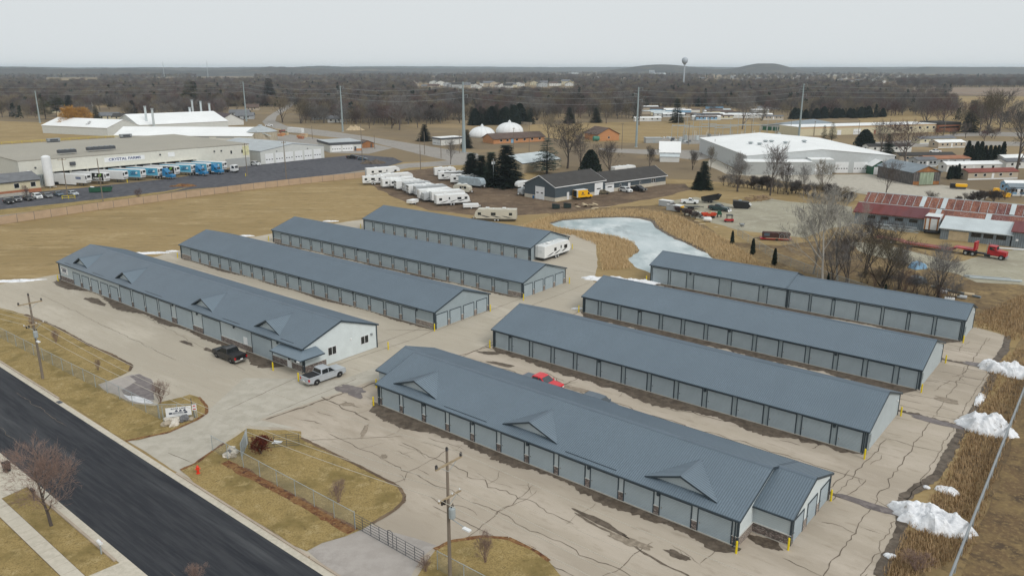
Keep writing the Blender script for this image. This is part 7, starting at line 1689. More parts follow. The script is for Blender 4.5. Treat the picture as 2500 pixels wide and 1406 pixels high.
# single bare trees
for key, x, y, yt, sx, lb in [('poplar0',2008,692,468,1.7,'tall pale-barked poplar with many upright limbs behind the back shed'),('poplar1',2045,685,492,1.7,'pale poplar leaning right beside the tallest one'),('poplar1',1985,668,490,1.6,'pale poplar at the left of the poplar clump'),('clump1',2030,690,600,1.2,'brushy clump at the foot of the pale poplars'),('clump0',2110,668,545,1.2,'dark bare clump right of the poplars'),('clump2',2150,700,575,1.2,'bare thicket in the middle behind the back shed'),('clump1',2195,706,610,1.0,'bare thicket right of the middle behind the back shed'),('clump1',2290,726,612,1.3,'wide-spreading bare tree behind the right end of the back shed'),('clump0',2070,690,570,1.0,'bare saplings between the poplars and the thicket'),('poplar1',2100,600,498,.8,'white-barked birch in front of the rusty barn'),('clump1',2200,640,605,.8,'low brown brush along the gravel lane'),
    ('shade0',1385,412,300,1.3,'broad bare tree behind the repair shop roof'),('shade1',1340,345,282,1.3,'bare tree in front of the brown-roofed brick building'),('clump0',1490,421,353,1.2,'bare many-stemmed tree above the slate wing'),('shade2',1100,402,345,.8,'slim bare tree on the grass beside the road'),('shade0',1418,412,330,1.0,'bare tree right of the broad one behind the repair shop'),('clump1',1800,468,385,1.0,'bare tree at the left of the hedge before the warehouse'),('shade0',1880,478,362,.9,'forked bare tree before the annex door of the warehouse'),('clump0',1920,470,405,1.0,'leaning bare tree before the warehouse entry block'),('shade2',1962,480,412,.8,'small bare tree before the warehouse doors'),('clump2',2010,465,398,1.0,'twisted bare tree before the right warehouse door'),('shade0',2163,478,398,.9,'dark leaning bare tree beside the weathered barn'),('shade3',2210,398,300,1.3,'dense dark bare tree behind the warehouse roof'),('shade0',2150,372,300,1.1,'bare tree between the cream block and the warehouse'),('clump0',2265,505,470,1.3,'low bare bush behind the rusty roof'),('shade1',1735,415,360,.7,'bare tree beside the tall white barn'),('clump0',1690,415,372,1.0,'bushy bare tree right of the tall white barn'),('clump0',1585,408,362,1.0,'bushy bare tree left of the tall white barn'),
    ('gold',188,322,270,1.2,'orange-gold willow in front of the white barn'),('gold',150,322,300,1.2,'small golden bush left of the willow'),('clump0',225,328,300,1.2,'brown bush between the willow and the white barn'),('shade2',1812,316,236,1.2,'pale-trunked bare tree beside the substation'),('shade1',2410,330,228,1.1,'tall bare tree on the lawn at the far right'),('shade0',2440,322,225,1.1,'tall bare tree with an upright crown at the right edge'),('shade3',2390,326,240,1.0,'bare tree between the tall spruce and the right edge'),('shade2',2480,420,270,1.2,'large bare tree cut by the right edge above the mobile homes'),('shade0',2260,318,232,1.2,'broad bare tree behind the red brick block'),('shade3',2300,322,238,1.2,'bare tree left of the tall narrow spruce'),('shade2',1560,306,240,1.1,'bare tree behind the transmission pole on the slope'),('shade0',1400,300,230,1.4,'large bare tree on the crest above the brick building'),('shade1',1480,302,245,1.1,'bare tree on the crest right of the small spruce'),('shade2',975,318,240,1.3,'big bare tree at the edge of the woods before the domes'),('shade1',690,300,235,1.4,'wide pale bare tree inside the curve of the town road'),('clump2',735,302,250,1.4,'many-stemmed bare tree at the woods edge by the curve'),('clump0',1560,300,270,1.0,'bare bush among the mobile homes at the left'),('shade3',340,492,462,.9,'small bare tree on the verge by the docks'),('shade3',68,492,455,.8,'small bare tree behind the parked cars')]:
    plant(key, 'bare_tree', lb, 'tree', gp(x, y), hz(x, y, yt), sx=sx, group='single bare trees')
row(['shrub0','clump0','clump2','clump1'], 44, 1765, 452, 2085, 494, 3.0, 'low bare brush in the hedge between the warehouse and the gravel yard', 'hedge before the warehouse', 'hedge_brush', 1.3, .55)
row(['nshrub0','clump1','clump2'], 14, 2090, 690, 2340, 735, 2.8, 'bare brush in the thicket behind the back shed', 'thicket behind the back shed', 'hedge_brush', 1.2, .4)
row(['shrub0','shrub1'], 8, 1640, 512, 1700, 535, 1.5, 'low dry weed clump at the reedy edge of the gravel yard', 'weeds by the gravel yard', 'hedge_brush', 1.6, .3)
row(['shrub0','clump0'], 10, 2330, 500, 2500, 480, 3.0, 'brown brush below the mobile homes', 'brush below the mobile homes', 'hedge_brush', 1.4, .4)
# woods in the middle distance: every tree its own
def wood(poly, n, hr, lb, grp, keys, avoid=()):
    from math import inf
    xs = [q[0] for q in poly]; ys = [q[1] for q in poly]; k = 0; tries = 0
    def inside(x, y):
        c = False; j = len(poly)-1
        for i in range(len(poly)):
            if (poly[i][1] > y) != (poly[j][1] > y) and x < (poly[j][0]-poly[i][0])*(y-poly[i][1])/(poly[j][1]-poly[i][1])+poly[i][0]: c = not c
            j = i
        return c
    while k < n and tries < 6000:
        tries += 1; x, y = random.uniform(min(xs),max(xs)), random.uniform(min(ys),max(ys))
        if not inside(x, y) or any(a <= x <= c and b_ <= y <= d_ for a, b_, c, d_ in avoid): continue
        k += 1; plant(random.choice(keys), 'bare_tree', lb, 'tree', gp(x, y), random.uniform(*hr), sx=random.uniform(1.0,1.45), group=grp)
SH = ['shade0','shade1','shade2','shade3','clump0','clump1','clump2']
wood([(735,262),(800,255),(960,258),(1140,268),(1140,300),(1060,308),(980,318),(900,316),(820,302),(740,300)], 62, (9,15), 'bare tree in the wood between the curved road and the domes', 'wood by the curved road', SH)
wood([(0,250),(300,240),(620,245),(620,262),(560,290),(320,292),(240,280),(0,292)], 70, (8,14), 'bare tree in the wood behind the white farm sheds', 'wood behind the white sheds', SH, avoid=[(110,262,185,300)])
wood([(1140,262),(1300,248),(1500,245),(1560,262),(1500,285),(1330,296),(1150,282)], 52, (10,16), 'bare tree in the wood above the evergreen stand', 'wood above the domes', SH)
wood([(1560,240),(1860,235),(1930,250),(1900,280),(1860,300),(1820,292),(1560,262)], 45, (9,14), 'bare tree standing between the mobile homes and the town', 'trees behind the mobile homes', SH)
wood([(1900,240),(2100,236),(2330,258),(2330,282),(2160,284),(1920,284)], 40, (9,15), 'bare tree in the wood behind the cedar row', 'wood behind the cedar row', SH)
wood([(2190,342),(2330,335),(2500,330),(2500,345),(2300,352),(2200,360)], 8, (5,9), 'bare tree between the mobile homes at the right', 'trees by the right mobile homes', SH)

# far woods: one mass of far-off trees, scattered by geometry nodes
def far_tree(seed, m, con=False):
    rnd = random.Random(seed); b = MB()
    if con:
        for k in range(170):
            f = rnd.random(); z = 1+9*f; r = 2.6*(1-f)+.2; a = rnd.uniform(0,2*PI); q = Vector((r*math.cos(a)*rnd.random()**.5, r*math.sin(a)*rnd.random()**.5, z)); e = Vector((rnd.gauss(0,1),rnd.gauss(0,1),rnd.gauss(0,.6))).normalized()*1.2; g = Vector((rnd.gauss(0,1),rnd.gauss(0,1),rnd.gauss(-.3,.6))).normalized()*1.2; b.add([q,q+e,q+g],[(0,1,2)])
    else:
        b.tube((0,0,0),(0,0,5),.22,.1,4,False)
        for k in range(520):
            v = Vector((rnd.gauss(0,1),rnd.gauss(0,1),rnd.gauss(0,1))).normalized()*rnd.random()**.45; q = Vector((v.x*4.2, v.y*4.2, 6.0+v.z*4.0)); e = (Vector((v.x,v.y,v.z+.8))+Vector((rnd.gauss(0,.5),rnd.gauss(0,.5),rnd.gauss(0,.4)))).normalized()*1.7; s = e.orthogonal().normalized()*.075; s.rotate(Matrix.Rotation(rnd.uniform(0,6.3),3,e.normalized())); b.add([q-s,q+s,q+e],[(0,1,2)])
    return mesh_of(b, 'far_tree', m)
far_meshes = [far_tree(1,'twig'), far_tree(2,'twig_grey'), far_tree(3,'twig_red'), far_tree(4,'twig_olive'), far_tree(5,'needle_dark',True)]
hid = bpy.data.collections.new('far_tree_kinds')
for i, me in enumerate(far_meshes):
    o = bpy.data.objects.new('far_tree_kind', me); hid.objects.link(o)
def scatter(name, pts, hs, picks, label):
    me = bpy.data.meshes.new(name); me.from_pydata(pts, [], [])
    for an, ty, vals in (('size','FLOAT',hs),('pick','INT',picks)):
        a = me.attributes.new(an, ty, 'POINT'); a.data.foreach_set('value', vals)
    o = mobj(name, me, kind='stuff'); o['label'] = label; o['category'] = 'woods'
    ng = bpy.data.node_groups.new(name, 'GeometryNodeTree'); ng.interface.new_socket('Geometry', in_out='INPUT', socket_type='NodeSocketGeometry'); ng.interface.new_socket('Geometry', in_out='OUTPUT', socket_type='NodeSocketGeometry')
    N = ng.nodes; i_ = N.new('NodeGroupInput'); q = N.new('NodeGroupOutput'); ip = N.new('GeometryNodeInstanceOnPoints'); ci = N.new('GeometryNodeCollectionInfo')
    ci.inputs[0].default_value = hid; ci.inputs[1].default_value = True; ci.inputs[2].default_value = True
    ip.inputs['Pick Instance'].default_value = True
    s = N.new('GeometryNodeInputNamedAttribute'); s.data_type = 'FLOAT'; s.inputs[0].default_value = 'size'
    k = N.new('GeometryNodeInputNamedAttribute'); k.data_type = 'INT'; k.inputs[0].default_value = 'pick'
    rv = N.new('FunctionNodeRandomValue'); rv.data_type = 'FLOAT_VECTOR'; rv.inputs[0].default_value = (0,0,0); rv.inputs[1].default_value = (0,0,6.28)
    ng.links.new(i_.outputs[0], ip.inputs['Points']); ng.links.new(ci.outputs[0], ip.inputs['Instance']); ng.links.new(k.outputs[0], ip.inputs['Instance Index']); ng.links.new(s.outputs[0], ip.inputs['Scale']); ng.links.new(rv.outputs[0], ip.inputs['Rotation']); ng.links.new(ip.outputs[0], q.inputs[0])
    md = o.modifiers.new('scatter', 'NODES'); md.node_group = ng
random.seed(5)
pts, hs, pk = [], [], []
def clear_zone(x, y):
    """open fields and streets with no trees in the far view"""
    return (112 < x < 240 and 192 < y < 204) or (480 < x < 625 and 183 < y < 199) or (2150 < x and 210 < y < 262) or (1600 < x and y < 182) or (2200 < x and y < 190) or (1015 < x < 1405 and 207 < y < 236) or (1700 < x < 2250 and 182 <= y < 206 and random.random() < .55)
for k in range(26000):
    x = random.uniform(-150, 2650); d = 800*math.exp(random.random()**1.05*1.8)
    y = HOR + CAMH*1970/d*.985
    if clear_zone(x, y): continue
    if noise.noise((x*.006, math.log(d)*5, 2)) < -.28: continue
    p = gp(x, y); pts.append((p.x, p.y, 0)); hs.append(random.uniform(.8,1.5)*(1.0 if d < 2500 else 1.15)); pk.append(random.choices([0,1,2,3,4],[4,3,2,3,1.3 if random.random() < .6 else .2])[0])
scatter('far_woods', pts, hs, pk, 'grey-brown bare woods with dark evergreens reaching to the horizon')
pts, hs, pk = [], [], []
for k in range(700):
    x = random.uniform(2190, 2650); y = random.uniform(206, 214) if x > 2300 else random.uniform(209, 213); p = gp(x, y); pts.append((p.x,p.y,0)); hs.append(random.uniform(1.2,1.9)); pk.append(random.choice([0,1,2]))
scatter('field_wood', pts, hs, pk, 'dense grey wood behind the ploughed field at the right')

# the rest of the nearer woods between the single trees
MID = [far_tree(11,'twig'), far_tree(12,'twig_grey'), far_tree(13,'twig_red'), far_tree(14,'twig_olive')]
pts, hs, pk = [], [], []
for (x0,x1,y0,y1,n) in ((-60,640,214,250,420),(740,1140,214,262,520),(1130,1560,214,250,480),(1560,1900,214,245,260),(1900,2330,214,262,420),(640,760,205,240,70),(-60,620,250,290,330),(745,1130,258,304,330),(1140,1320,262,294,120),(1330,1560,250,292,170),(1880,2330,262,284,190),(1560,1900,245,262,120),(2330,2560,262,318,40)):
    for k in range(n):
        x, y = random.uniform(x0,x1), random.uniform(y0,y1); p = gp(x,y)
        if (640 < x < 735 and y > 236) or (1015 < x < 1405 and y < 237) or (105 < x < 190 and y > 258) or (225 < x < 300 and y > 268) or (545 < x < 620 and y > 262) or (845 < x < 900 and 236 < y < 256): continue
        pts.append((p.x,p.y,0)); hs.append(random.uniform(.8,1.4)); pk.append(random.choices([0,1,2,3,4],[4,3,2,3,.8])[0])
scatter('near_woods', pts, hs, pk, 'bare grey-brown woods behind the plant, the domes and the mobile homes')
# ------------------------------------------------------------------ hills
def hillrange(name, az0, az1, d, depth, prof, m='hill', n=420):
    b = MB(); vs = []; fs = []; rows = [(-.5,0),(-.3,.45),(-.1,.9),(0,1),(.15,.9),(.5,0)]
    for i in range(n+1):
        a = az0+(az1-az0)*i/n; h = prof(i/n)
        for t, f in rows:
            r = d+depth*t; vs.append((r*math.sin(a), r*math.cos(a), max(-1,min(61,h)*f-(1 if f == 0 else 0))))
    k = len(rows)
    for i in range(n):
        for j in range(k-1): fs.append((i*k+j,(i+1)*k+j,(i+1)*k+j+1,i*k+j+1))
    b.add(vs, fs); o = b.obj(name, m, smooth=True, kind='structure'); return o
nn = lambda s, f, a: max(0, .5+.9*noise.noise((f*a, s, 0))+.35*noise.noise((f*a*3.1, s, 3))+.16*noise.noise((f*a*11, s, 6))+.1*noise.noise((f*a*37, s, 8)))
hillrange('hills', R(-46), R(46), 8200, 1800, lambda f: 36+16*nn(1,f,6))
hillrange('hills', R(-46), R(6), 6000, 1500, lambda f: (28+22*nn(2,f,7))*min(1,(1-f)*5))
hillrange('hills', R(7), R(40), 6200, 1300, lambda f: (22+26*nn(3,f,5))*min(1,f*6)*min(1,(1-f)*6+.4))
hillrange('hills', R(6), R(22), 4800, 900, lambda f: 56*math.exp(-((f-.28)/.24)**2)+62*math.exp(-((f-.72)/.14)**2))
hillrange('hills', R(-46), R(-2), 4300, 900, lambda f: (22+20*nn(4,f,8))*min(1,(1-f)*4))

# ------------------------------------------------------------------ haze
mh = bpy.data.materials.new('haze'); mh.use_nodes = True; n_ = mh.node_tree; n_.nodes.clear()
vo = n_.nodes.new('ShaderNodeOutputMaterial'); pv = n_.nodes.new('ShaderNodeVolumePrincipled'); pv.inputs['Density'].default_value = .00008; pv.inputs['Color'].default_value = (.74,.88,1.0,1); pv.inputs['Anisotropy'].default_value = .2
n_.links.new(pv.outputs[0], vo.inputs['Volume'])
b = MB(); b.box(-9500,9500,-400,9900,-2,64); hzb = b.obj('haze', mh, kind='stuff')
# ------------------------------------------------------------------ tall poles, substation, towers
mat('pole_steel', (.30,.36,.37), .5, .08, .2, metal=.15)
tp = [(98,301,23.4,0),(602,297,29.5,1),(837,322,28.7,1),(1133,372,33.4,2),(1553,360,30.2,2),(1950,335,30.8,2)]
TP = []
lbs = ['thin steel transmission pole at the far left above the dry field','steel transmission pole with side arms behind the white plant','steel transmission pole beside the curve of the town road','thickest steel transmission pole beside the white pump house','slim steel transmission pole on the dry slope beside the tall white barn','steel transmission pole behind the white warehouse roof']
for k, (x, y, h, ar) in enumerate(tp):
    p = gp(x, y); TP.append((p, h)); t = thing('transmission_pole', lbs[k], 'transmission pole', (p.x,p.y,0), 0, 'steel transmission poles')
    b = MB(); b.tube((0,0,-.2),(0,0,h), 1.0 if k == 3 else .62, .3, 12); b.obj('shaft', 'pole_steel', t)
    if k in (1,2,3,4,5):
        for i in range(3):
            s = -1 if i % 2 else 1
            if k == 1: s = -1
            b = MB(); z = h-.6-2.9*i; b.tube((0,0,z),(s*2.2,0,z+.5),.11,.06,5); ao = b.obj('arm', 'pole_steel', t); b = MB(); b.tube((s*2.1,0,z+.4),(s*2.1,0,z-1.0),.09,.09,6); b.obj('insulator', 'steel', ao)
    b = MB(); b.lathe([(.9,0),(.9,.15),(.6,.2)],12); b.obj('base', 'foundation', t)
ends = [Vector((-620,690,0))]+[q[0] for q in TP[1:]]+[Vector((430,560,0))]; hh = [26]+[q[1] for q in TP[1:]]+[31]
for i in range(3):
    b = MB()
    for (a, ha), (c, hc) in zip(zip(ends,hh), zip(ends[1:],hh[1:])):
        b.path(sag(a+Vector((1.5,0,ha-1.5-2.9*i)), c+Vector((1.5,0,hc-1.5-2.9*i)), 2.2, 12), .05, 3)
    tag(b.obj('transmission_line', 'galv'), ['top wire of the transmission line','middle wire of the transmission line','lowest wire of the transmission line'][i] + ' crossing the whole view', 'wire', 'transmission wires')
def wood_pole(label, x, y, yt, arm=2.2, extra=None):
    p = gp(x, y); h = hz(x, y, yt); t = thing('utility_pole', label, 'utility pole', (p.x,p.y,0), R(40), 'wooden poles in the middle distance')
    b = MB(); b.tube((0,0,-.2),(0,0,h),.17,.11,7); b.obj('pole', 'wood_pole' if extra != 'pale' else 'galv', t)
    if arm:
        b = MB(); b.cbox((0,0,h-.6),(arm,.12,.14)); b.obj('crossarm', 'wood_arm', t)
        for xx in (-arm/2+.1,0.2,arm/2-.1): b = MB(); b.tube((xx,0,h-.52),(xx,0,h-.2),.06,.06,5); b.obj('insulator', 'insulator', t)
    if extra == 'pale':
        for xx in (-.5,.5): b = MB(); b.lathe([(.25,-1.9),(.27,-1.8),(.27,-1.1),(.2,-1.0)],10,(xx,0,h)); b.obj('transformer', 'white_soft', t)
    return t
for x, y, yt, arm, ex, lb in [(166,484,386,2.4,None,'wooden pole in front of the tall white tank'),(252,494,387,0,None,'wooden pole on the verge before the FAMILY trailer'),(604,430,350,2.0,None,'pole with yellow guards in the truck yard'),(700,448,345,1.6,None,'dark pole at the fence before the six-door garage'),(885,396,304,0,None,'wooden pole beside the two-door workshop'),(1027,414,328,1.6,None,'wooden pole at the road junction by the RV yard'),(1205,456,388,1.6,'pale','pale pole with two white transformers in front of the largest spruce'),(1037,378,322,0,None,'wooden pole right of the dark pine by the pump house'),(1077,386,337,0,None,'short wooden pole before the pump house door'),(1122,374,318,0,None,'wooden pole just left of the thickest steel pole'),(915,364,330,0,None,'short pole on the grass beside the cabin'),(763,340,308,0,None,'short pole beside the stacked crates'),(1254,365,312,1.4,None,'wooden pole in front of the right dome'),(1292,372,300,1.6,None,'wooden pole right of the brown-roofed brick building'),(1518,366,300,1.6,None,'dark wooden pole left of the slim steel pole'),(1680,356,300,1.4,None,'wooden pole left of the substation'),(1729,356,290,1.4,None,'wooden pole in front of the substation frames'),(1743,384,340,0,None,'dark pole at the back corner of the white warehouse'),(1833,331,292,1.4,None,'wooden pole right of the substation'),(2095,330,294,1.6,None,'wooden pole in front of the cream commercial block'),(1929,330,290,1.2,None,'wooden pole at the left corner of the cream block'),(1987,332,296,1.2,None,'wooden pole left of the layered pine'),(2302,345,292,0,None,'lamp pole right of the red brick block'),(103,255,214,0,None,'distant pole above the left woods')]:
    wood_pole(lb, x, y, yt, arm, ex)
# substation
sp = gp(1760,345)
t = thing('substation', 'tangle of grey steel frames and switchgear in the substation yard', 'substation', (sp.x,sp.y,0), R(8))
random.seed(12)
for i in range(7):
    for j in range(3):
        x, y, h = -22+9*i, j*10, random.choice((8,11,14))
        b = MB(); b.tube((x,y,0),(x,y,h),.13,.1,4); b.obj('column', 'galv', t)
        if i < 6 and random.random() < .8: b = MB(); b.cbox((x+4.5,y,h-.5 if h < 11 else 8),(9,.3,.4)); b.obj('beam', 'galv', t)
for i in range(9):
    x = -20+7*i; b = MB(); b.box(x,x+1.6,4,5.4,.2,random.uniform(2,3.8)); b.obj('cabinet', random.choice(['galv','tin_pale','steel']), t)
    for j in range(3): b = MB(); b.tube((x+.8*j,7,0),(x+.8*j,7,random.uniform(4,6.5)),.12,.08,5); b.obj('bushing', random.choice(['steel','white_soft']), t)
link_fence('chain-link fence round the substation pad', px((1640,352),(1905,350)), 2.2, 5.0, 'chainlink_far')
p = gp(1577,350); k_ = hall('control_hut', 'flat grey control hut at the left of the substation', 'hut', (p.x,p.y), R(5), 9, 5, 2.6, 2.9, 'metal_grey', 'tin_roof', 'flat', ov=.2); panel(k_, 'door', 'f', 4, 5, 0, 2.1, 'galv')
random.seed(8)
for k in range(26):
    p = gp(random.uniform(1595,1685), random.uniform(338,350)); b = MB(); b.cbox((0,0,.6),(random.uniform(1.2,3),random.uniform(.8,1.6),random.uniform(.6,1.4)),random.uniform(0,3)); tag(b.obj('stacked_material', random.choice(['tin_pale','plywood','dark_steel','white_soft']), None, (p.x,p.y,0)), 'pale pile of stored material in the yard left of the substation', 'pile', 'material stacks by the substation')
# water tower and masts
p = Vector((342,1600,0)); t = thing('water_tower', 'distant water tower with a pale bulb on a slim stem above the horizon', 'water tower', p)
mat('tower_grey', (.42,.46,.50), .5, .05)
b = MB(); b.lathe([(4.5,0),(2.2,6),(1.5,14),(1.5,44),(2.6,46.5)],16); b.obj('stem', 'tower_grey', t); b = MB(); b.lathe([(2.6,46.5),(5.2,49),(6.2,53),(5.4,56.6),(3.0,58.8),(.3,59.6)],20); b.obj('bulb', 'tower_grey', t, smooth=True)
for x, d, h, lb in ((548,2400,58,'distant lattice radio mast at the left horizon'),(447,2300,55,'thinner distant radio mast left of the lattice one')):
    p = Vector(((x-CX)/FPX*d*1.02, d, 0)); t = thing('radio_mast', lb, 'mast', p)
    for k in range(3): b = MB(); a = k*2.1; b.tube((1.8*math.cos(a),1.8*math.sin(a),0),(.4*math.cos(a),.4*math.sin(a),h),.25,.2,4); b.obj('leg', 'tower_grey', t)
    for k in range(8): b = MB(); b.tube((-1.2+.1*k,0,4+h/8*k),(1.2-.1*k,0,6+h/8*k),.2,.2,4); b.obj('brace', 'tower_grey', t)
# ------------------------------------------------------------------ mobile homes and houses
def mobile(label, p, rz, L, W, wall, roof, grp, h=2.9, hr=3.7, small=False):
    t = hall('mobile_home', label, 'mobile home', p, rz, L, W, h, hr, wall, roof, 'x', ov=.25, group=grp)
    if small: return t
    wins(t, 'f', [L*f for f in (.12,.3,.62,.82)], 1.2, 1.1, 1.2); panel(t, 'door', 'f', L*.47, L*.47+.95, .3, 2.3, 'white_paint'); wins(t, 'l', (W*.4,), 1.3, 1.1, 1.2)
    panel(t, 'skirting', 'f', 0, L, 0, .5, 'white_soft', d=.04)
    return t
for x, y, rz, L, W, wl, rf, lb in [(2362,440,10,21,6,'house_tan','shingle_red','tan mobile home with a long maroon roof right of the weathered barn'),(2310,420,8,24,5,'house_white','white_roof','mobile home with a bright white roof behind the maroon-roofed one'),(2262,405,8,20,7,'house_grey','shingle_orange','grey mobile home with an orange shingle roof and porch gable'),(2238,408,8,9,6,'house_grey','shingle_grey','small grey-roofed home left of the orange roof'),(2195,396,6,26,6,'house_tan','shingle_dark','long dark-roofed home behind the white warehouse corner'),(2290,362,12,16,7,'house_tan','white_roof','pinkish mobile home with a white roof and three windows'),(2245,352,10,22,7,'house_cream','shingle_grey','cream mobile home with a grey roof beside the white pickup'),(2450,402,12,20,6,'house_white','white_roof','white mobile home right of the columnar cedars'),(2455,412,8,18,7,'house_white','shingle_grey','white mobile home with dark shutters at the right edge'),(2455,470,-5,12,4,'house_blue','white_roof','bright blue mobile home with a white roof at the right edge'),(2120,372,5,22,6,'house_white','shingle_dark','dark-roofed home right behind the warehouse roof ridge'),(2462,478,-8,5,3.5,'house_blue','tin_roof_blue','small pale blue shed in front of the bright blue home')]:
    p = gp(x, y); mobile(lb, (p.x,p.y), R(rz), L, W, wl, rf, 'mobile homes at the right')
p = gp(2283,374); vehicle('pickup', 'pickup_truck', 'white pickup parked among the right mobile homes', 'pickup truck', (p.x,p.y,.03), R(200), 'paint_white')
p = gp(2412,326); vehicle('suv', 'car', 'dark car on the road right of the tall narrow spruce', 'car', (p.x,p.y,.03), R(-5), 'paint_black')
sheet('park_road', jag([gp(x,y) for x, y in ((2290,330),(2360,320),(2420,322),(2700,330),(2700,340),(2400,332),(2340,334))], .4, 5), .03, 'road_grey')
sheet('park_road', jag([gp(x,y) for x, y in ((2080,350),(2250,342),(2450,346),(2700,352),(2700,360),(2400,356),(2200,360))], .4, 5), .03, 'road_grey')
random.seed(17)
WL = ['house_white','house_cream','house_grey','house_white','house_tan','house_blue']; RF = ['white_roof','tin_pale','shingle_grey','white_roof','shingle_brown','shingle_dark']
for k in range(34):
    f = k/34; x, y = 1545+320*random.random(), random.choice([297,292,287,281,275,268])+random.uniform(-2,2)
    p = gp(x, y); mobile('pale mobile home in the rows behind the dry slope', (p.x,p.y), R(random.choice((4,6,-3))), random.uniform(16,24), 4.6, random.choice(WL), random.choice(RF), 'mobile home rows behind the slope', 2.7, 3.2, small=(y < 285))
def house(label, p, rz, w, d, h, hr, wl, rf, grp, det=True, ax='x'):
    t = hall('house', label, 'house', p, rz, w, d, h, hr, wl, rf, ax, ov=.5, group=grp)
    if det:
        wins(t, 'f', (w*.15,w*.65), 1.3, 1.3, 1.1); panel(t, 'door', 'f', w*.45, w*.45+1, .1, 2.2, 'dark_steel')
        if h > 4: wins(t, 'f', (w*.15,w*.45,w*.75), 1.2, 1.3, 3.6)
    return t
for x, y, rz, w, d, h, hr, wl, rf, lb in [(140,286,10,13,10,5.2,7.4,'house_cream','shingle_grey','cream two-storey house behind the golden willow'),(125,276,20,11,9,3.0,6.2,'house_cream','shingle_brown','cream house with a brown roof and white gable in the left woods'),(240,292,8,15,9,3.0,5.2,'house_cream','shingle_grey','low cream house at the edge of the left woods'),(275,294,8,16,9,3.0,5.0,'house_cream','shingle_dark','second low cream house at the edge of the left woods'),(560,284,8,16,9,3.0,5.0,'house_grey','shingle_grey','grey house left of the town road'),(575,292,12,14,9,3.0,5.0,'house_grey','shingle_grey','grey ranch house behind the maroon roof'),(600,270,10,12,9,3.0,5.6,'house_tan','shingle_brown','tan house behind the second transmission pole'),(185,262,12,14,10,3.2,6.0,'house_white','shingle_dark','dark-roofed house deep in the left woods'),(262,250,10,18,10,3.2,6.0,'house_white','shingle_grey','grey-roofed house in the middle of the left woods'),(858,246,5,22,12,4.0,7.0,'house_tan','shingle_grey','tan house above the wood by the curved road'),(945,238,8,16,10,3.4,6.2,'house_tan','shingle_brown','brown-roofed house above the wood right of the tan one'),(760,293,12,16,9,3.0,5.0,'house_grey','shingle_brown','house hidden behind the bare trees at the curve'),(800,300,12,12,8,3.0,5.0,'house_white','shingle_grey','white house hidden behind the bare trees at the curve'),(1155,288,5,8,6,4,5,'house_white','shingle_grey','small white hut behind the fence left of the evergreen stand')]:
    p = gp(x, y); house(lb, (p.x,p.y), R(rz), w, d, h, hr, wl, rf, 'houses in the left and middle woods')
random.seed(23)
ORD = 'leftmost second third fourth fifth sixth seventh eighth ninth tenth eleventh twelfth thirteenth fourteenth fifteenth sixteenth'.split()
WN = {'house_white':'white','house_cream':'cream','house_grey':'grey','house_tan':'tan'}; RN = {'shingle_grey':'grey','shingle_dark':'dark','shingle_brown':'brown'}
def cluster(n, x0, x1, y0, y1, lb, grp, det, w=(11,18), hh_=(3.2,5.8)):
    for k in range(n):
        x = x0+(x1-x0)*(k+random.random())/n; y = random.uniform(y0,y1); p = gp(x, y); ww = random.uniform(*w); h = random.uniform(*hh_)
        wl, rf = random.choice(['house_white','house_white','house_cream','house_grey','house_tan']), random.choice(['shingle_grey','shingle_dark','shingle_brown','shingle_grey'])
        if n <= 16: l_ = '%s house, %s roof, %s in the row %s' % (WN[wl], RN[rf], ORD[k] + ('' if k == 0 else ' from left'), lb)
        else: l_ = lb
        house(l_, (p.x,p.y), R(random.choice((0,8,15,-10,40))), ww, random.uniform(9,13), h, h+random.uniform(2.5,4.2), wl, rf, grp, det, random.choice('xy'))
cluster(16, 1030, 1260, 209, 217, 'above the domes', 'houses on the rise above the domes', True, (16,24), (5,8))
cluster(8, 1290, 1400, 206, 214, 'right of the rise', 'houses right of the rise', True, (16,24), (5,8))
cluster(10, 850, 1030, 205, 222, 'left of the rise', 'distant houses left of the rise', False)
cluster(12, 0, 620, 215, 240, 'through the left woods', 'distant houses in the left woods', False)
cluster(14, 1560, 1900, 210, 236, 'below the water tower', 'houses below the water tower', True, (12,18))
cluster(60, 1700, 2330, 184, 207, 'tiny pale house in the far town right of the water tower', 'far town houses', False, (14,24), (5,8))
cluster(10, 1400, 1700, 186, 200, 'left of the water tower', 'far houses left of the water tower', False, (14,24), (5,8))
for x, y, w_, h_, lb in ((1595,178,60,14,'distant pale farm silos and sheds left of the water tower'),(1390,176,50,12,'distant white farm buildings in front of the dark trees'),(2440,172,110,14,'distant farm with white roofs at the right horizon'),(1850,170,160,16,'distant long white-roofed farm buildings on the right plain'),(400,171,90,12,'distant white-roofed barn at the left horizon')):
    p = gp(x, y+8); house(lb, (p.x,p.y), 0, w_, 25, h_*.7, h_, 'house_white', 'tin_pale', 'farms near the horizon', False)
for x, dx in ((1583,0),(1590,9),(1597,18)):
    p = gp(1590, 186); t = thing('silo', {0:'leftmost of three distant grey silos',9:'middle of three distant grey silos',18:'rightmost of three distant grey silos'}[dx], 'silo', (p.x-9+dx,p.y-10,0), 0, 'three far silos')
    b = MB(); b.lathe([(3.5,0),(3.5,24)],12); b.obj('barrel', 'tower_grey', t); b = MB(); b.lathe([(3.6,24),(2,26),(.1,27)],12); b.obj('cap', 'tin_pale', t)
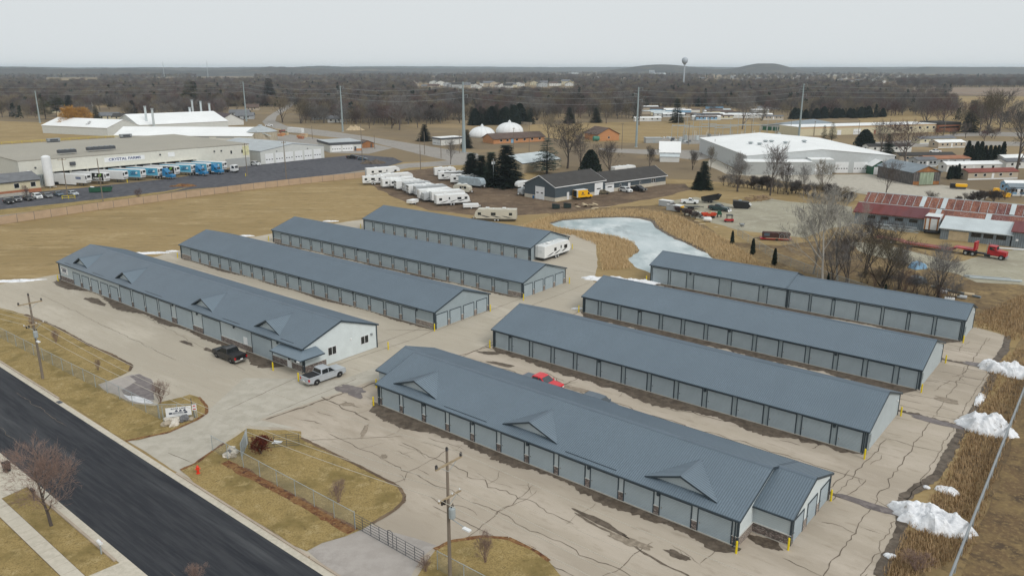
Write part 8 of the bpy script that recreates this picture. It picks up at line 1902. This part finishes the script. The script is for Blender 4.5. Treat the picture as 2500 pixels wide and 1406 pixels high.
# wooden fence along the far lane, crates, pallets by the workshop
fp = px((1038,288),(1120,292),(1210,300),(1300,306))
t = thing('board_fence', 'long weathered board fence curving behind the domes', 'fence', fp[0])
for a, c in zip(fp, fp[1:]):
    n = int((c-a).length/3)
    for i in range(n):
        q, e = a.lerp(c, i/n)-fp[0], a.lerp(c, (i+.93)/n)-fp[0]; b = MB(); b.add([q,e,e+Vector((0,0,1.9)),q+Vector((0,0,1.9)),q+Vector((0,.08,0)),e+Vector((0,.08,0)),e+Vector((0,.08,1.9)),q+Vector((0,.08,1.9))],[(0,1,2,3),(7,6,5,4),(3,2,6,7)]); b.obj('board_panel', 'house_tan', t)
random.seed(41)
for k in range(14):
    x, y = random.choice([(680,322),(700,326),(722,330),(745,332),(690,330),(730,336)]); p = gp(x+random.uniform(-12,12), y+random.uniform(-4,4)); b = MB(); b.cbox((0,0,.7),(random.uniform(2,5),random.uniform(1.2,2),1.4),R(-30)); tag(b.obj('pallet_stack', random.choice(['brick','brick_orange','plywood','faded_red','dump_green']), None, (p.x,p.y,0)), 'stack of brown pallets and crates in the yard behind the six-door garage', 'pallets', 'pallet stacks behind the garage')
p = gp(702,324); t = thing('shipping_container', 'white shipping container among the pallet stacks', 'container', (p.x,p.y,0), R(-30)); b = MB(); b.box(0,12,0,2.5,.1,3.0); b.obj('box', 'trailer_white', t); b = MB(); b.box(12.002,12.06,.05,2.45,.2,2.9); b.obj('door', 'white_soft', t)
# yellow barrier and posts in the truck yard, dirt heaps
p = gp(168,486); t = thing('barrier', 'yellow pipe barrier in front of the silver sedan', 'barrier', (p.x,p.y,0), R(20))
for x in (-1.8,0,1.8): b = MB(); b.tube((x,0,0),(x,0,1.1),.08,.08,6); b.obj('post', 'yellow_paint', t)
for z in (.4,1.05): b = MB(); b.tube((-1.8,0,z),(1.8,0,z),.07,.07,6); b.obj('rail', 'yellow_paint', t)
for x, y, lb in ((600,431,'pair of yellow posts at the truck yard pole'),(311,446,'yellow hydrant post in front of the plain white trailer')):
    p = gp(x, y); b = MB(); b.lathe([(.12,0),(.12,1.1),(.05,1.2)],8); tag(b.obj('bollard', 'yellow_paint', None, (p.x,p.y,0)), lb if x > 400 else 'yellow post in front of the plain white trailer', 'bollard')
def heap(label, x, y, rx, ry, h, m, seed):
    p = gp(x, y); o = snow_pile(label, p.x, p.y, rx, ry, h, .1, seed); o.name = 'dirt_heap'; o['category'] = 'heap'; o['group'] = 'heaps of soil'; o.data.materials.clear(); o.data.materials.append(M[m])
heap('dark mound of soil at the end of the truck yard', 912, 399, 5, 3, 1.6, 'wet', 31); heap('brown wood-chip mound on the verge by the docks', 447, 455, 4.5, 1.6, .9, 'leaves', 32); heap('tan sand heap beside the third transmission pole', 866, 318, 6, 4, 3.0, 'plywood', 33)
# reeds round the pond
random.seed(4)
rb_ = MB()
def reeds(poly, n, h0, h1):
    xs = [q[0] for q in poly]; ys = [q[1] for q in poly]; k = 0
    while k < n:
        x, y = random.uniform(min(xs),max(xs)), random.uniform(min(ys),max(ys)); c = False; j = len(poly)-1
        for i in range(len(poly)):
            if (poly[i][1] > y) != (poly[j][1] > y) and x < (poly[j][0]-poly[i][0])*(y-poly[i][1])/(poly[j][1]-poly[i][1])+poly[i][0]: c = not c
            j = i
        if not c: continue
        k += 1; p = gp(x, y)
        for q in range(3):
            a = random.uniform(0,6.28); r = Vector((math.cos(a),math.sin(a),0)); h = random.uniform(h0,h1); s = Vector((-r.y,r.x,0))*.05; u_ = p+Vector((random.gauss(0,.2),random.gauss(0,.2),0)); rb_.add([u_-s,u_+s,u_+r*h*.35+Vector((0,0,h))],[(0,1,2)])
reeds([(1270,556),(1340,528),(1450,515),(1560,512),(1620,520),(1600,535),(1560,530),(1440,531),(1370,536),(1340,545),(1350,556),(1440,568),(1500,578),(1545,592),(1555,612),(1530,634),(1545,655),(1470,660),(1462,600),(1400,575),(1300,568)], 5600, .35, .95)
reeds([(1600,520),(1660,530),(1720,560),(1780,590),(1850,640),(1900,660),(1860,668),(1760,645),(1735,622),(1690,598),(1640,575),(1608,556),(1598,538)], 4600, .35, .9)
rb_.obj('pond_reeds', 'straw', kind='stuff')
rb_ = MB()
bank = [(2420,900),(2500,840),(2500,960),(2440,1130),(2360,1350),(2200,1420),(2160,1406),(2210,1310),(2300,1180),(2350,1080)]
reeds(bank, 3500, .25, .6)
reeds([(2385,770),(2500,720),(2500,830),(2465,830),(2440,812),(2385,800)], 900, .3, .7)
rb_.obj('bank_grass', 'straw_brown', kind='stuff')
sheet('soil_strip', jag([uv(63,-10),uv(62,60),uv(75,60),uv(75,-10)], .6, 3), .03, 'brown_grass')
